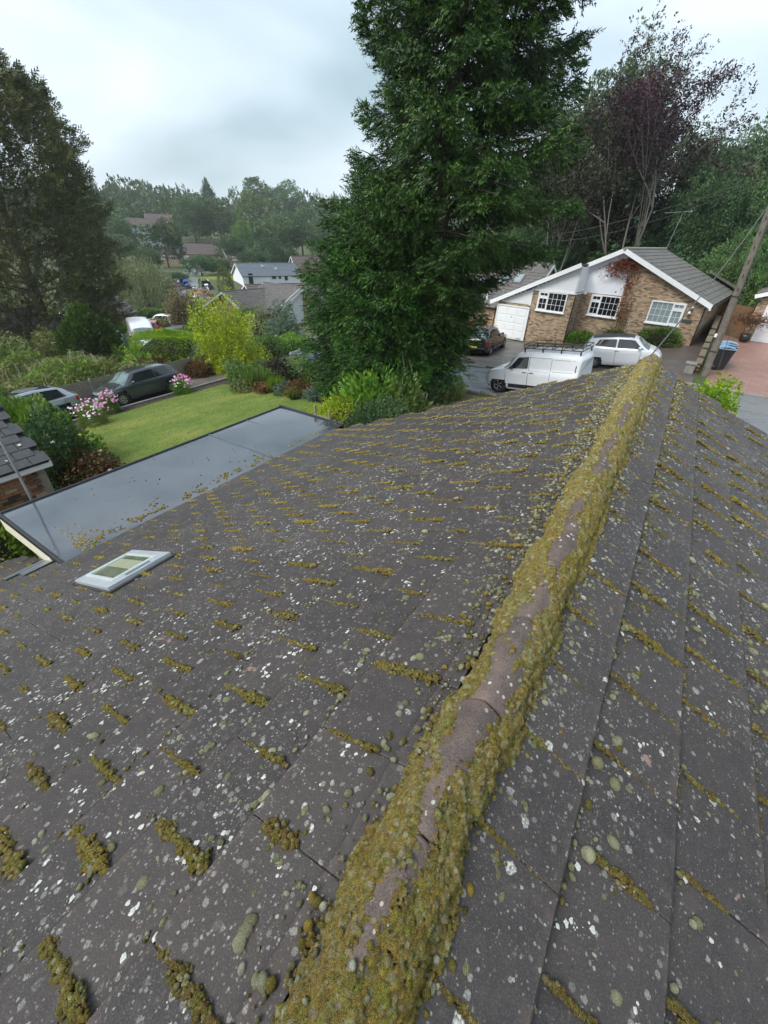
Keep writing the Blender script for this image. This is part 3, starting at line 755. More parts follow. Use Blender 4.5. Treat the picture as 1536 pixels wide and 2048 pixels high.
px_ = np.array([p[0] for p in P_]); pz_ = np.array([p[1] for p in P_])
seg = np.concatenate([[0], np.cumsum(np.hypot(np.diff(px_), np.diff(pz_)))]); seg -= seg[-1] / 2
half = seg[-1]
def surf(a):
    """ridge cross-section by arc length, running on to the tiles beyond the ridge tile"""
    s_ = np.sign(a); e = np.abs(a) - half
    x = np.where(e <= 0, np.interp(a, seg, px_), s_ * (RHW + e * CT)); z = np.where(e <= 0, np.interp(a, seg, pz_), 0)
    zt = -(np.abs(x)) * ST / CT + .004
    z = np.where(e <= 0, z, np.maximum(zt, pz_[0] - e * 2.2)); z = np.where(e <= 0, np.maximum(z, zt), z)
    return x, z
X, Z = surf(A_); gx = np.gradient(X); gz_ = np.gradient(Z); L_ = np.hypot(gx, gz_); nx, nz_ = -gz_ / L_, gx / L_
V = np.stack([X[None] + H * nx[None], np.repeat(Yr[:, None], na, 1), Z[None] + H * nz_[None]], -1)
idx = np.arange(len(Yr) * na).reshape(len(Yr), na)
F = np.stack([idx[:-1, :-1], idx[:-1, 1:], idx[1:, 1:], idx[1:, :-1]], -1).reshape(-1, 4)
Hm = H.reshape(-1)[F].max(1); F = F[Hm > -.006]
u = np.unique(F); mp_ = -np.ones(len(Yr) * na, int); mp_[u] = np.arange(len(u))
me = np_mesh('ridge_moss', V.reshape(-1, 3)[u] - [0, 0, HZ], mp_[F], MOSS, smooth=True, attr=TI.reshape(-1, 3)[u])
tag(link('ridge_moss', me, house), 'thick golden, green and pale moss carpet over the ridge tiles', kind='stuff')
# loose domes standing proud on the carpet
items = []
for q_ in range(2600):
    y = Y_END - 7.8 * rng.random() ** .8; a = rng.uniform(-.18, .18)
    if cover(a, y) < rng.normal(.5, .5): continue
    x, z = surf(np.array([a])); x = float(x[0]); z = float(z[0]); k_ = int(np.argmin(abs(A_ - a)))
    items.append((x, y, z + .010, nx[k_], 0, nz_[k_], float(np.clip(rng.gamma(2.6, .0019), .002, .009)), rng.uniform(.7, 1.0), *pick(['pale', 'gold', 'greygreen', 'white', 'olive'], [.36, .16, .26, .12, .10])))
caps('ridge_cushions', items, house, 'pale and golden moss cushions on the ridge', material=CUSH)

# ------------------------------------------------------------------ the roof window set into the slope
def roof_window():
    o = tag(bpy.data.objects.new('skylight', None), 'grey framed roof window set low in the left slope'); COL.objects.link(o); o.parent = house
    ex, ey, ez = frame_of(-1)
    d0, d1, y0, y1 = 3.86, 4.86, 1.01, 1.66
    mbf = MB()
    def bar(da, db, ya, yb, h0, h1, mbx, m=0): mbx.box(inv(rp3(-1, (da + db) / 2, (ya + yb) / 2, (h0 + h1) / 2)), (abs(db - da), abs(yb - ya), h1 - h0), frame=(ex, ey, ez), m=m, bev=.004)
    bar(d0, d0 + .12, y0, y1, 0, .055, mbf); bar(d1 - .10, d1, y0, y1, 0, .05, mbf)
    bar(d0 + .12, d1 - .10, y0, y0 + .09, 0, .052, mbf); bar(d0 + .12, d1 - .10, y1 - .09, y1, 0, .052, mbf)
    mbf.build('frame', simple('silver_grey_frame', (.42, .46, .49), .4, metal=.2, var=.15), o)
    s2 = MB(); bar(d0 + .12, d0 + .17, y0 + .09, y1 - .09, .02, .066, s2); bar(d1 - .15, d1 - .10, y0 + .09, y1 - .09, .02, .066, s2)
    bar(d0 + .17, d1 - .15, y0 + .09, y0 + .125, .02, .066, s2); bar(d0 + .17, d1 - .15, y1 - .125, y1 - .09, .02, .066, s2)
    s2.build('sash', simple('pale_grey_sash', (.60, .65, .67), .35, metal=.3, var=.1), o)
    g2 = MB(); bar(d0 + .17, d1 - .15, y0 + .125, y1 - .125, .045, .055, g2)
    g2.build('pane', simple('roof_window_glass', (.16, .185, .12), .08, var=.35, scale=5, spec=.7), o)
    b2 = MB()                      # blind folded inside, lit reveal seen through the glass
    bar(d0 + .19, d1 - .17, y0 + .30, y1 - .20, .0555, .0585, b2); b2.build('reveal', simple('cream_reveal', (.30, .32, .22), .4, var=.2), o)
    fl = MB()
    bar(d0 - .05, d0, y0 - .03, y1 + .03, -.012, .018, fl); bar(d1, d1 + .07, y0 - .03, y1 + .03, -.012, .02, fl)
    bar(d0, d1, y0 - .03, y0, -.012, .018, fl); bar(d0, d1, y1, y1 + .03, -.012, .018, fl); fl.build('flashing', simple('dark_flashing', (.05, .045, .042), .55, metal=.3), o)
    hd = MB(); bar(d0 + .04, d0 + .07, y0 + .2, y1 - .2, .055, .072, hd); hd.build('handle_bar', GREYAL, o)
roof_window()

# ================================================================== ground, road, drives
def sheet(name, pts, lift, mat, kind='structure', res=None):
    """flat polygon laid on the slope (split where the slope changes)"""
    V = [(x, y, float(gz(x, y)) + lift) for x, y in pts]
    bm = bmesh.new(); f = bm.faces.new([bm.verts.new(v) for v in V])
    if f.normal.z < 0: f.normal_flip()
    bm.normal_update()
    if f.normal.z < 0: bmesh.ops.reverse_faces(bm, faces=[f])
    for x0 in (1.0,):
        bmesh.ops.bisect_plane(bm, geom=bm.verts[:] + bm.edges[:] + bm.faces[:], plane_co=(x0, 0, 0), plane_no=(1, 0, 0))
    for v in bm.verts: v.co.z = float(gz(v.co.x, v.co.y)) + lift
    bmesh.ops.triangulate(bm, faces=bm.faces[:])
    me = bpy.data.meshes.new(name); bm.to_mesh(me); bm.free(); me.materials.append(mat)
    o = link(name, me); tag(o, kind=kind); return o
xs = np.unique(np.concatenate([np.arange(-720, -200, 14), np.arange(-200, -60, 5), np.arange(-60, 1, 3), np.arange(1, 60, 4), np.arange(60, 400, 20)]))
ys = np.unique(np.concatenate([np.arange(-120, 0, 12), np.arange(0, 60, 3), np.arange(60, 200, 5), np.arange(200, 700, 14)]))
X, Y = np.meshgrid(xs, ys); Z = gz(X, Y) + .0
idx = np.arange(X.size).reshape(X.shape)
F = np.stack([idx[:-1, :-1], idx[:-1, 1:], idx[1:, 1:], idx[1:, :-1]], -1).reshape(-1, 4)
tag(link('ground', np_mesh('ground', np.stack([X, Y, Z], -1).reshape(-1, 3), F, GROUND, smooth=True)), kind='structure')

RC = np.array([(45, 16.0), (20, 18.6), (10, 19.4), (1, 19.85), (-8, 20.4), (-20, 20.6), (-32, 21.4), (-45, 24.8), (-55, 33), (-66, 44), (-86, 58.5), (-105, 74), (-135, 96), (-175, 120)], float)
def ribbon(name, pts, wl, wr, lift, mat, kind='structure', thick=None):
    P = []; 
    for i in range(len(pts) - 1):
        nseg = max(1, int(np.linalg.norm(pts[i + 1] - pts[i]) / 3))
        for k in range(nseg): P.append(pts[i] + (pts[i + 1] - pts[i]) * k / nseg)
    P.append(pts[-1]); P = np.array(P); T = np.gradient(P, axis=0); T /= np.linalg.norm(T, axis=1, keepdims=True); Nn = np.stack([-T[:, 1], T[:, 0]], 1)
    L = P + Nn * wl; R_ = P - Nn * wr
    nl = len(P); zl = gz(L[:, 0], L[:, 1]); zr = gz(R_[:, 0], R_[:, 1])
    lf = lift + np.clip((-P[:, 0] - 45) / 30, 0, 1) * .18
    V = np.concatenate([np.c_[L, zl + lf], np.c_[R_, zr + lf]]); i = np.arange(nl - 1)
    F = np.stack([i, i + 1, nl + i + 1, nl + i], 1)
    me = np_mesh(name, V, F, mat)
    if me.polygons[0].normal.z < 0:
        me.flip_normals()
    return tag(link(name, me), kind=kind), L, R_
_, RL_, RR_ = ribbon('road', RC, 2.4, 2.4, .012, ROADM)
def kerb(name, side, x0, x1):
    mbk = MB(); pts = RC[(RC[:, 0] <= 25) & (RC[:, 0] >= -46)]
    for i in range(len(pts) - 1):
        n_ = max(1, int(np.linalg.norm(pts[i + 1] - pts[i]) / .92)); t = (pts[i + 1] - pts[i]) / np.linalg.norm(pts[i + 1] - pts[i]); nn = np.array([-t[1], t[0]])
        for k in range(n_):
            c = pts[i] + (pts[i + 1] - pts[i]) * (k + .5) / n_ + nn * side * 2.46
            if not (x0 < c[0] < x1): continue
            ln = np.linalg.norm(pts[i + 1] - pts[i]) / n_ - .012
            mbk.box((c[0], c[1], float(gz(*c)) + .03), (ln, .125, .12), rz=math.atan2(t[1], t[0]), bev=.015)
    tag(mbk.build(name, CONC), kind='structure')
kerb('kerb', -1, 1.5, 25); kerb('kerb', 1, -26, -10.9); kerb('kerb', -1, -20.5, 1.5)
kerb('kerb', 1, -10.9, 25)
mb = MB()
# brown tarmac drive in front of the opposite house, block paving before its right half, red paving next door
sheet('driveway', [(-12.2, 22.95), (-4.6, 22.6), (-4.0, 27.0), (-6.1, 30.9), (-11.9, 31.8), (-12.6, 27.0)], .016, DRIVEM)
sheet('forecourt', [(-4.6, 22.58), (1.55, 22.3), (1.75, 26), (2.35, 33.4), (2.6, 40.2), (1.5, 40.2), (1.25, 31.7), (-6.1, 32.6), (-6.1, 30.9), (-4.0, 27.0)], .020, PAVE_BRN)
sheet('red_paving', [(2.05, 22.25), (14, 21.5), (14, 35), (4.3, 36.4), (2.9, 38.0), (2.6, 36.0), (2.3, 30.0)], .020, PAVE_RED)
sheet('drive_strip', [(-21.0, 3.2), (-24.0, 3.2), (-24.1, 18.3), (-20.9, 18.3)], .012, DRIVEM)
sheet('footway', [(2.0, 22.2), (14, 21.45), (14, 21.15), (2.0, 21.9)], .008, CONC)
sheet('neighbour_drive', [(-34.5, 23.9), (-28.2, 23.2), (-26.6, 24.0), (-24.8, 30.5), (-27.5, 31.5), (-30.2, 26.5)], .012, DRIVEM)
sheet('side_road', [(-38, 14.5), (-46, 12), (-56, 17), (-60, 30), (-52, 31), (-46, 25), (-40, 22)], .008, DRIVEM)
LAWN = [(-19.7, 7.35), (-20.1, 8.6), (-20.3, 11.4), (-20.0, 14.7), (-18.4, 15.3), (-15.6, 15.0), (-13.4, 14.3), (-11.6, 13.6), (-9.6, 12.2), (-8.9, 9.4), (-9.2, 5.6), (-10.6, 4.7), (-13.9, 4.7), (-15.6, 5.2), (-17.7, 6.0)]
sheet('lawn', LAWN, .035, LAWNM)
sheet('flower_border', [(-19.8, 3.0), (-20.85, 3.2), (-20.8, 18.0), (-8.0, 17.6), (-5.8, 14.0), (-6.0, 7.0), (-8.5, 4.2), (-12, 3.6)], .015, SOIL)
# kerb edging between drive and border
mb = MB()
for k in range(16):
    y = 3.3 + k * .92; mb.box((-20.9, y + .46, float(gz(-20.9, y)) + .05), (.10, .905, .16), bev=.01)
tag(mb.build('edging', CONC), kind='structure')
mb = MB()
# ---------------------------------------------------------------- flat roofed extension
t = thing('flat_roof_extension', 'long low extension with a wet grey flat roof and moss crumbs along its edge', 'extension', (-7, 4.5, -5))
def lo(P, o): return np.asarray(P, float) - np.array(o.location)
zf = -2.62; y0, y1, xo, xi = 1.33, 7.63, -8.02, -5.95
def lm(name, mbx, mat, parent, lab=None, kind=None):
    mbx.v = [tuple(np.array(v) - np.array(parent.location)) for v in mbx.v]
    return tag(mbx.build(name, mat, parent), lab, kind=kind)
V = []; nx_, ny_ = 14, 40
for j in range(ny_ + 1):
    for i in range(nx_ + 1):
        x = xo + (xi - xo) * i / nx_; y = y0 + (y1 - y0) * j / ny_
        V.append((x, y, zf + .012 * math.sin(y * 1.1 + .4) * math.sin((x - xo) * 1.4) + (.0 if 0 < i < nx_ else -.006)))
F = [(j * (nx_ + 1) + i, j * (nx_ + 1) + i + 1, (j + 1) * (nx_ + 1) + i + 1, (j + 1) * (nx_ + 1) + i) for j in range(ny_) for i in range(nx_)]
link('roof_membrane', np_mesh('roof_membrane', np.array(V) - np.array(t.location), F, MEMB, smooth=True), t)
b = MB(); b.box(((xo + xi) / 2, (y0 + y1) / 2, zf - .11), (xi - xo - .02, y1 - y0 - .02, .17)); lm('roof_deck', b, BLACKPL, t)
for (ya) in (5.35, 6.45):
    b = MB(); b.box(((xo + xi) / 2, ya, zf + .0035), (xi - xo, .05, .006), rz=.02, bev=.002); lm('lap_seam', b, simple('seam_membrane', (.075, .088, .10), .25, var=.2), t)
b = MB(); b.box((xo - .02, (y0 + y1) / 2, zf - .03), (.05, y1 - y0, .10), bev=.01); b.box(((xo + xi) / 2 - .02, y1 + .02, zf - .02), (xi - xo + .1, .05, .13), bev=.01)
b.box(((xo + xi) / 2, y0 - .02, zf - .03), (xi - xo, .05, .10), bev=.01); lm('edge_trim', b, BLACKPL, t)
b = MB(); b.box((-7.2, y0 - .03, zf - .19), (1.70, .03, .24)); lm('fascia', b, simple('cream_fascia', (.66, .63, .48), .6, var=.1), t)
b = MB(); ex, ey, ez = frame_of(-1); b.box(rp3(-1, 7.05, 1.13, .014), (.34, .40, .012), frame=(ex, ey, ez)); b.box(rp3(-1, 7.28, 1.02, .020), (.18, .50, .012), frame=(ex, ey, ez)); lm('lead_flashing', b, LEAD, t)
b = MB(); b.box((xo + .25, (y0 + y1) / 2, -3.85), (.25, y1 - y0 - .3, 2.3)); b.box((-6.9, y1 - .2, -3.85), (2.0, .25, 2.3)); b.box((-6.9, y0 + .25, -3.85), (2.0, .25, 2.3)); lm('wall', b, BRK_OWN, t)
b = MB()
b.box((-6.75, 7.78, zf - .03), (.50, .04, .05), bev=.006); b.box((-6.98, 7.82, zf + .09), (.04, .05, .28), frame=((1, 0, .0), (0, 1, .1), (0, -.1, 1))); b.box((-6.50, 7.82, zf + .06), (.04, .05, .25), frame=((1, 0, .0), (0, 1, .1), (0, -.1, 1))); lm('gutter_bracket', b, TIMBER, t)
items = []
def moss_heap(x, y, z, r, n, spread, names=('olive', 'brown', 'green', 'gold'), w=(.28, .55, .10, .07)):
    for k in range(n):
        items.append((x + rng.normal(0, spread), y + rng.normal(0, spread), z, 0, 0, 1, r * rng.uniform(.5, 1.2), rng.uniform(.5, .9), *pick(list(names), list(w))))
for k in range(330):
    y = y0 + (y1 - y0) * rng.random() ** 1.25
    if math.sin(y * 3.1) + math.sin(y * 7.3 + 1) < rng.normal(-.3, .8): continue
    x = -6.08 - abs(rng.normal(0, .09)) - (.35 * rng.random() if rng.random() < .12 else 0)
    moss_heap(x, y, zf - .003, .022, 1 + rng.poisson(1.6), .025)
for k in range(90): moss_heap(-6.35 + rng.normal(0, .22), 1.62 + abs(rng.normal(0, .16)), zf - .003, .022, 3, .03, ('olive', 'gold', 'brown', 'pale'), (.4, .3, .2, .1))
for k in range(70): moss_heap(rng.uniform(-7.9, -6.1), rng.uniform(1.5, 7.5), zf - .003, .016, 1, .0, ('brown',), (1.0,))
caps('moss_crumbs', items, t, 'clumps of moss fallen on to the flat roof', material=JMOSS)

# thin steel mast beside the extension
b = MB(); m0 = at_z(60, 996, -2.62); m0 = np.array([-8.14, m0[1], 0])
ms = thing('mast', 'thin galvanised mast standing at the edge of the wet flat roof', 'mast', (m0[0], m0[1], float(gz(m0[0], m0[1]))))
hm = -1.2 - float(gz(m0[0], m0[1])); b.tube((0, 0, 0), (0, 0, hm), .021, n=10); b.build('pole', simple('galvanised_steel', (.42, .44, .46), .4, metal=.6, var=.2), ms)
b = MB(); b.box((.03, 0, 2.0), (.10, .06, .05)); b.box((.03, 0, 1.2), (.10, .06, .05)); b.build('bracket', DARKM, ms)

# ---------------------------------------------------------------- small brick outbuilding on the left
ob = thing('brick_outbuilding', 'small brick outbuilding with wet dark tiles and a white fascia at the left edge', 'outbuilding', (-11.8, 1.2, float(gz(-11.8, 1.2))))
ze = -2.98; xe = -10.25; yc_ = 2.66
rise = .72
b = MB()
b.box((-11.85, yc_ - .16, -4.05), (2.6, .11, 2.1)); b.box((-13.2, .6, -4.2), (.11, 4.2, 2.0))
b.box((xe - .245, .6, -4.05), (.06, 4.35, 2.1)); lm('inner_wall', b, simple('brick_mortar', (.30, .27, .22), .9, scale=30, bmp=.4), ob)
bmats = [simple('brick_ochre', (.30, .17, .085), .85, var=.35, scale=30, bmp=.5), simple('brick_brown', (.16, .085, .055), .85, var=.35, scale=30, bmp=.5), simple('brick_red', (.34, .155, .09), .85, var=.3, scale=30, bmp=.5), simple('brick_buff', (.45, .32, .20), .85, var=.3, scale=30, bmp=.5), simple('brick_dark', (.07, .05, .045), .85, var=.3, scale=30, bmp=.5)]
bms = []
for mt in bmats:
    q = MB(); q.box((0, 0, 0), (.103, .214, .064), bev=.004); bms.append(q.mesh('brick', mt))
bms2 = []
for mt in bmats:
    q = MB(); q.box((0, 0, 0), (.214, .103, .064), bev=.004); bms2.append(q.mesh('brick', mt))
nb = 0
for r in range(27):
    z = ze - .12 - r * .075
    for k in range(19):
        y = yc_ - .16 - k * .225 - (.1125 if r % 2 else 0)
        if y < -1.4 or nb > 285: continue
        if not vis((xe - .2, y, z), 40): continue
        o = link('brick', bms[int(rng.choice(5, p=[.36, .2, .2, .12, .12]))], ob, lo((xe - .18 + rng.normal(0, .0015), y, z), ob)); nb += 1
q = MB()
for r in range(27):
    for k in range(11):
        z = ze - .12 - r * .075; x = xe - .30 - k * .225 - (.1125 if r % 2 else 0)
        q.box((x, yc_ - .112, z), (.214, .103, .064), m=int(rng.choice(5)))
lm('side_brickwork', q, bmats, ob, 'brick courses of the hidden side wall', 'stuff')
zb_ = ze - .12
q = MB(); q.prism([(-.1, 0), (-2.9, 0), (-1.5, .95)], (xe, yc_ - .1, ze - .05), (1, 0, 0), (0, 0, 1), (0, -1, 0), .1); lm('gable', q, bmats[0], ob)
b = MB(); b.box((xe - .02, .65, ze - .045), (.03, 4.5, .15), bev=.004); b.box((xe - .13, .65, ze - .125), (.22, 4.5, .02)); lm('fascia', b, WHITE, ob)
SLT = simple('wet_dark_slate', (.060, .058, .060), .10, var=.5, scale=9, bmp=.2, spec=.7)
q = MB(); q.box((0, 0, 0), (.30, .33, .022), bev=.006); slme = q.mesh('slate', SLT)
sa = math.atan2(rise, 1.45)
exs = np.array([-math.cos(sa), 0, math.sin(sa)]); nzs = np.array([math.sin(sa), 0, math.cos(sa)])
for c in range(7):
    for k in range(14):
        p = np.array([xe + .06, 0, ze + .06]) + exs * (.12 + c * .235) + nzs * (.012 + .0)
        p[1] = yc_ + .06 - k * .34 - (.17 if c % 2 else 0)
        if p[1] < -1.6: continue
        o = link('slate', slme, ob); M4 = Matrix.Identity(4); tl = exs * math.cos(-.06) + nzs * math.sin(-.06); nn_ = np.cross(tl, np.array([0, 1.0, 0])); nn_ = -nn_ if nn_[2] < 0 else nn_
        cl = lo(p, ob)
        for r_ in range(3): M4[r_][0] = tl[r_]; M4[r_][1] = (0, 1, 0)[r_]; M4[r_][2] = nn_[r_]; M4[r_][3] = cl[r_]
        o.matrix_local = M4
b = MB(); b.box(np.array([xe + .02, .65, ze + .02]) + exs * .85, (1.75, 4.4, .02), frame=(exs, (0, 1, 0), nzs))
ex2 = np.array([-math.cos(sa), 0, -math.sin(sa)]); apex = np.array([xe + .06, .65, ze + .06]) + exs * 1.75
b.box(apex + ex2 * .85, (1.75, 4.4, .03), frame=(ex2, (0, 1, 0), np.array([-math.sin(sa), 0, math.cos(sa)]))); lm('roof_underlay', b, SLT, ob)
b = MB(); b.tube(apex + [0, -2.25, .03], apex + [0, 2.25, .03], .09, n=8); lm('ridge', b, SLT, ob)
b = MB(); vp = np.array([xe + .06, 1.55, ze + .06]) + exs * .75; b.tube(vp, vp + [0, 0, .34], .045, n=8); b.lathe([(.06, .30), (.09, .34), (.09, .40), (.0, .45)], vp, n=10); lm('vent_cowl', b, BLACKPL, ob)
b = MB()
for k in range(26):
    a_ = rng.uniform(.2, 1.6); yy = rng.uniform(-1.2, 2.7); p = np.array([xe + .06, yy, ze + .06]) + exs * a_ + nzs * .045
    L = rng.uniform(.012, .05); n_ = 7
    V = [p] + [p + L * rng.uniform(.6, 1.1) * (math.cos(6.283 * i / n_) * np.array([0, 1, 0]) + math.sin(6.283 * i / n_) * tl) for i in range(n_)]; b.add(V, [(0, i + 1, (i + 1) % n_ + 1) for i in range(n_)])
lm('lichen_spots', b, LICH, ob, kind='stuff')

# ================================================================== the house opposite
E_ = np.array([-.99, .135, 0]); E_ /= np.linalg.norm(E_); N_ = np.array([.135, .99, 0]); N_ /= np.linalg.norm(N_)
P0 = np.array([1.25, 31.8, 0.0]); ZU = np.array([0, 0, 1.0])
BRK_H = brick_material('yellow_brown_brick', (.17, .09, .055), (.36, .225, .12), (.48, .34, .20), (.24, .21, .16), 1.0, tuple(E_))
BRK_HN = brick_material('yellow_brown_brick_return', (.15, .08, .05), (.30, .19, .11), (.40, .29, .18), (.24, .21, .16), 1.0, tuple(N_))
hs = thing('opposite_bungalow', 'brick bungalow with a wide white-edged gable, three white windows and a garage, across the road', 'house', P0 + [0, 0, -4.2])
def Wp(s, z, k): p = P0 + s * E_ + k * N_; p[2] = z; return p
def lh(P): return np.asarray(P, float) - np.array(hs.location)
def hprism(mb, poly, k0, depth, m=0): mb.prism(poly, lh(Wp(0, 0, k0)), E_, ZU, N_, depth, m)
def rz_(s): return .90 - abs(s - 5.08) * (.452 if s < 5.08 else .462)      # underside line of the roof
b = MB(); zt = lambda s: rz_(s) - .12
# main wall right half (brick gable part right of the panel) and behind
hprism(b, [(0, -4.6), (4.52, -4.6), (4.52, rz_(4.52) - .05), (0, rz_(0) - .05)], 0, .3)
hprism(b, [(4.52, -4.8), (7.0, -4.8), (7.0, -1.46), (4.52, -1.46)], 0, .3); b.build('front_wall', BRK_H, hs)
b = MB(); hprism(b, [(6.9, -5.2), (12.05, -5.2), (12.05, -2.45), (9.7, -1.46), (9.55, -1.46), (6.9, -1.46)], -1.45, .3)
b.build('garage_front_wall', BRK_H, hs)
b = MB(); b.prism([(0, -5.2), (1.5, -5.2), (1.5, -1.46), (0, -1.46)], lh(Wp(6.9, 0, -1.44)), N_, ZU, E_, .3); b.build('return_wall', BRK_HN, hs)
b = MB(); b.prism([(0.1, -4.6), (10.4, -4.6), (10.4, -1.55), (0.1, -1.55)], lh(Wp(0, 0, 0)), N_, ZU, E_, .3); b.prism([(0, -5.2), (11.5, -5.2), (11.5, -2.6), (0, -2.6)], lh(Wp(12.05, 0, -1.45)), N_, ZU, -E_, .3)
hprism(b, [(0, -4.6), (12.0, -5.0), (12.0, rz_(12.0) - .1), (5.08, .75), (0, rz_(0) - .1)], 10.2, .3); b.build('side_wall', BRK_HN, hs)
# white render panel under the gable (between brick gable and cladding)
b = MB(); hprism(b, [(4.53, -1.45), (7.1, -1.45), (7.1, rz_(7.1) - .05), (5.08, rz_(5.08) - .05), (4.53, rz_(4.53) - .05)], -.012, .2); b.build('render_panel', WHITEP, hs)
# white weatherboards over the garage block, board by board
z = -1.44; bh = .115
while z < -.2:
    s_hi = 5.08 + (.82 - (z + bh)) / .462; s_lo = 6.93
    s_bot = 5.08 + (.82 - z) / .462
    if s_hi > s_lo + .1:
        b = MB(); f_ = (E_, N_ * math.cos(.22) + ZU * math.sin(.22), ZU * math.cos(.22) - N_ * math.sin(.22))
        s1_ = min(s_hi, 9.62)
        b.box(lh(Wp((s_lo + s1_) / 2, z + bh / 2, -1.47)), (s1_ - s_lo, .022, bh), frame=f_); b.build('weatherboard', WHITE, hs)
    z += bh
b = MB(); hprism(b, [(6.93, -1.44), (9.72, -1.44), (6.93, rz_(6.93) - .06)], -1.455, .05); b.build('board_backing', WHITE, hs)
z = -2.40
while z < -1.6:
    s_hi = 5.08 + (.82 - (z + bh)) / .462; s_lo = 9.78
    if s_hi > s_lo + .1:
        b = MB(); b.box(lh(Wp((s_lo + s_hi) / 2, z + bh / 2, -1.49)), (s_hi - s_lo, .022, bh), frame=f_); b.build('weatherboard', WHITE, hs)
    z += bh
b = MB(); hprism(b, [(9.70, -2.42), (11.85, -2.42), (9.70, -1.42)], -1.475, .05); hprism(b, [(9.66, -2.45), (9.78, -2.45), (9.78, -1.40), (9.66, -1.40)], -1.50, .05); b.build('board_backing', WHITE, hs)
b = MB(); b.prism([(.02, -1.40), (1.43, -1.40), (1.43, -.02), (.02, -.02)], lh(Wp(6.88, 0, -1.45)), N_, ZU, E_, .05); b.build('cheek_panel', WHITE, hs)
b = MB(); b.box(lh(Wp(6.88, -1.48, -.72)), (.10, 1.5, .07), frame=(E_, N_, ZU)); b.box(lh(Wp(8.3, -1.48, -1.50)), (2.8, .10, .07), frame=(E_, N_, ZU)); b.build('panel_sill', WHITE, hs)
# barge boards
def barge(s0, s1, k, nm='bargeboard'):
    z0, z1 = rz_(s0), rz_(s1); a = Wp(s0, z0, k); c = Wp(s1, z1, k); d = c - a; L = np.linalg.norm(d); d /= L; up = np.cross(N_, d); up = -up if up[2] < 0 else up
    b = MB(); b.box(lh((a + c) / 2 + up * .03), (L, .03, .24), frame=(d, N_, up)); b.build(nm, WHITE, hs)
    b = MB(); b.box(lh((a + c) / 2 - up * .075 + N_ * .16), (L, .32, .02), frame=(d, N_, up)); b.build('soffit', WHITE, hs)
barge(-.28, 5.08, -.34); barge(5.08, 7.0, -.345); barge(6.85, 12.55, -1.78)
b = MB(); b.box(lh(Wp(-.26, rz_(-.26) - .06, -.2)), (.10, .34, .20), frame=(E_, N_, ZU)); b.build('box_end', WHITE, hs)
# roof in stepped courses of tiles; the nearest courses tile by tile
def slope_tiles(parent, A, dn, al, nrm, length, width, mat, gauge=.33, tw=.33, single=0, name='roof_tile', seed=3):
    """A: ridge end of the slope; dn down the slope; al along the ridge. Stepped courses."""
    r = np.random.default_rng(seed); A = np.asarray(A, float) - np.array(parent.location); nC = int(round(length / gauge)); g_ = length / nC
    big = MB(); q = MB(); q.box((0, 0, 0), (g_ * 1.12, tw - .012, .028), bev=.006); tm = q.mesh(name, mat); left = single
    tl = dn * math.cos(.07) + nrm * math.sin(.07); nn = np.cross(tl, al); nn = -nn if nn @ nrm < 0 else nn
    for c in range(nC):
        nt_ = int(width / tw); off = (tw / 2 if c % 2 else 0)
        for k in range(nt_ + 1):
            y = off + k * tw - tw / 2 + tw / 2
            ya, yb = max(0, y - tw / 2), min(width, y + tw / 2)
            if yb - ya < .05: continue
            p = A + dn * ((c + .5) * g_) + al * ((ya + yb) / 2) + nrm * (.03 + r.normal(0, .003))
            if left > 0 and yb - ya > tw * .9:
                o = link(name, tm, parent); M4 = Matrix.Identity(4)
                for r_ in range(3): M4[r_][0] = tl[r_]; M4[r_][1] = al[r_]; M4[r_][2] = nn[r_]; M4[r_][3] = p[r_]
                o.matrix_local = M4; left -= 1
            else: big.box(p, (g_ * 1.12, yb - ya - .012, .028), frame=(tl, al, nn))
    if big.v: tag(big.build('roof_courses', mat, parent), 'courses of roof tiles', kind='stuff')
    b = MB(); b.box(A + dn * length / 2 + al * width / 2 - nrm * .03, (length, width - .04, .05), frame=(dn, al, nrm)); b.build('roof_deck', mat, parent)
dR = -E_ * math.cos(.424) - ZU * math.sin(.424); nR = -E_ * math.sin(.424) + ZU * math.cos(.424)
dL = E_ * math.cos(.433) - ZU * math.sin(.433); nL = E_ * math.sin(.433) + ZU * math.cos(.433)
ap = Wp(5.08, .97, -.36)
slope_tiles(hs, ap, dR, N_, nR, 5.88, 10.9, ROOF_A, gauge=.40, tw=.345, single=290)
slope_tiles(hs, ap, dL, N_, nL, 2.05, 10.9, ROOF_A, gauge=.40, tw=.345, seed=4)
slope_tiles(hs, ap + dL * 2.05 - N_ * 1.42, dL, N_, nL, 6.2, 12.3, ROOF_A, gauge=.40, tw=.345, seed=5)
b = MB(); b.tube(lh(ap + [0, 0, .03]), lh(ap + N_ * 10.9 + [0, 0, .03]), .11, n=8); b.build('ridge', simple('pale_ridge_mortar', (.26, .25, .20), .8, var=.3, scale=5), hs)
# rear wing with its own lower ridge
ap2 = Wp(1.6, -.28, 10.3)
slope_tiles(hs, ap2, dR, N_, nR, 2.2, 4.2, ROOF_A, gauge=.40, tw=.345, seed=6)
b = MB(); b.tube(lh(ap2 + [0, 0, .03]), lh(ap2 + N_ * 4.2 + [0, 0, .03]), .1, n=8); b.build('ridge', ROOF_A, hs)
b = MB(); b.prism([(0, -4.2), (3.4, -4.2), (3.4, -1.4), (0, -1.4)], lh(Wp(.1, 0, 10.6)), N_, ZU, E_, .25); b.build('rear_wing_wall', WHITEP, hs)
b = MB(); b.tube(lh(Wp(-.32, rz_(-.32) - .02, -.3)), lh(Wp(-.32, rz_(-.32) - .02, 10.4)), .06, n=8); b.tube(lh(Wp(-.02, -1.6, -.05)), lh(Wp(-.02, -4.0, -.05)), .035, n=8); b.build('gutter', BLACKPL, hs)
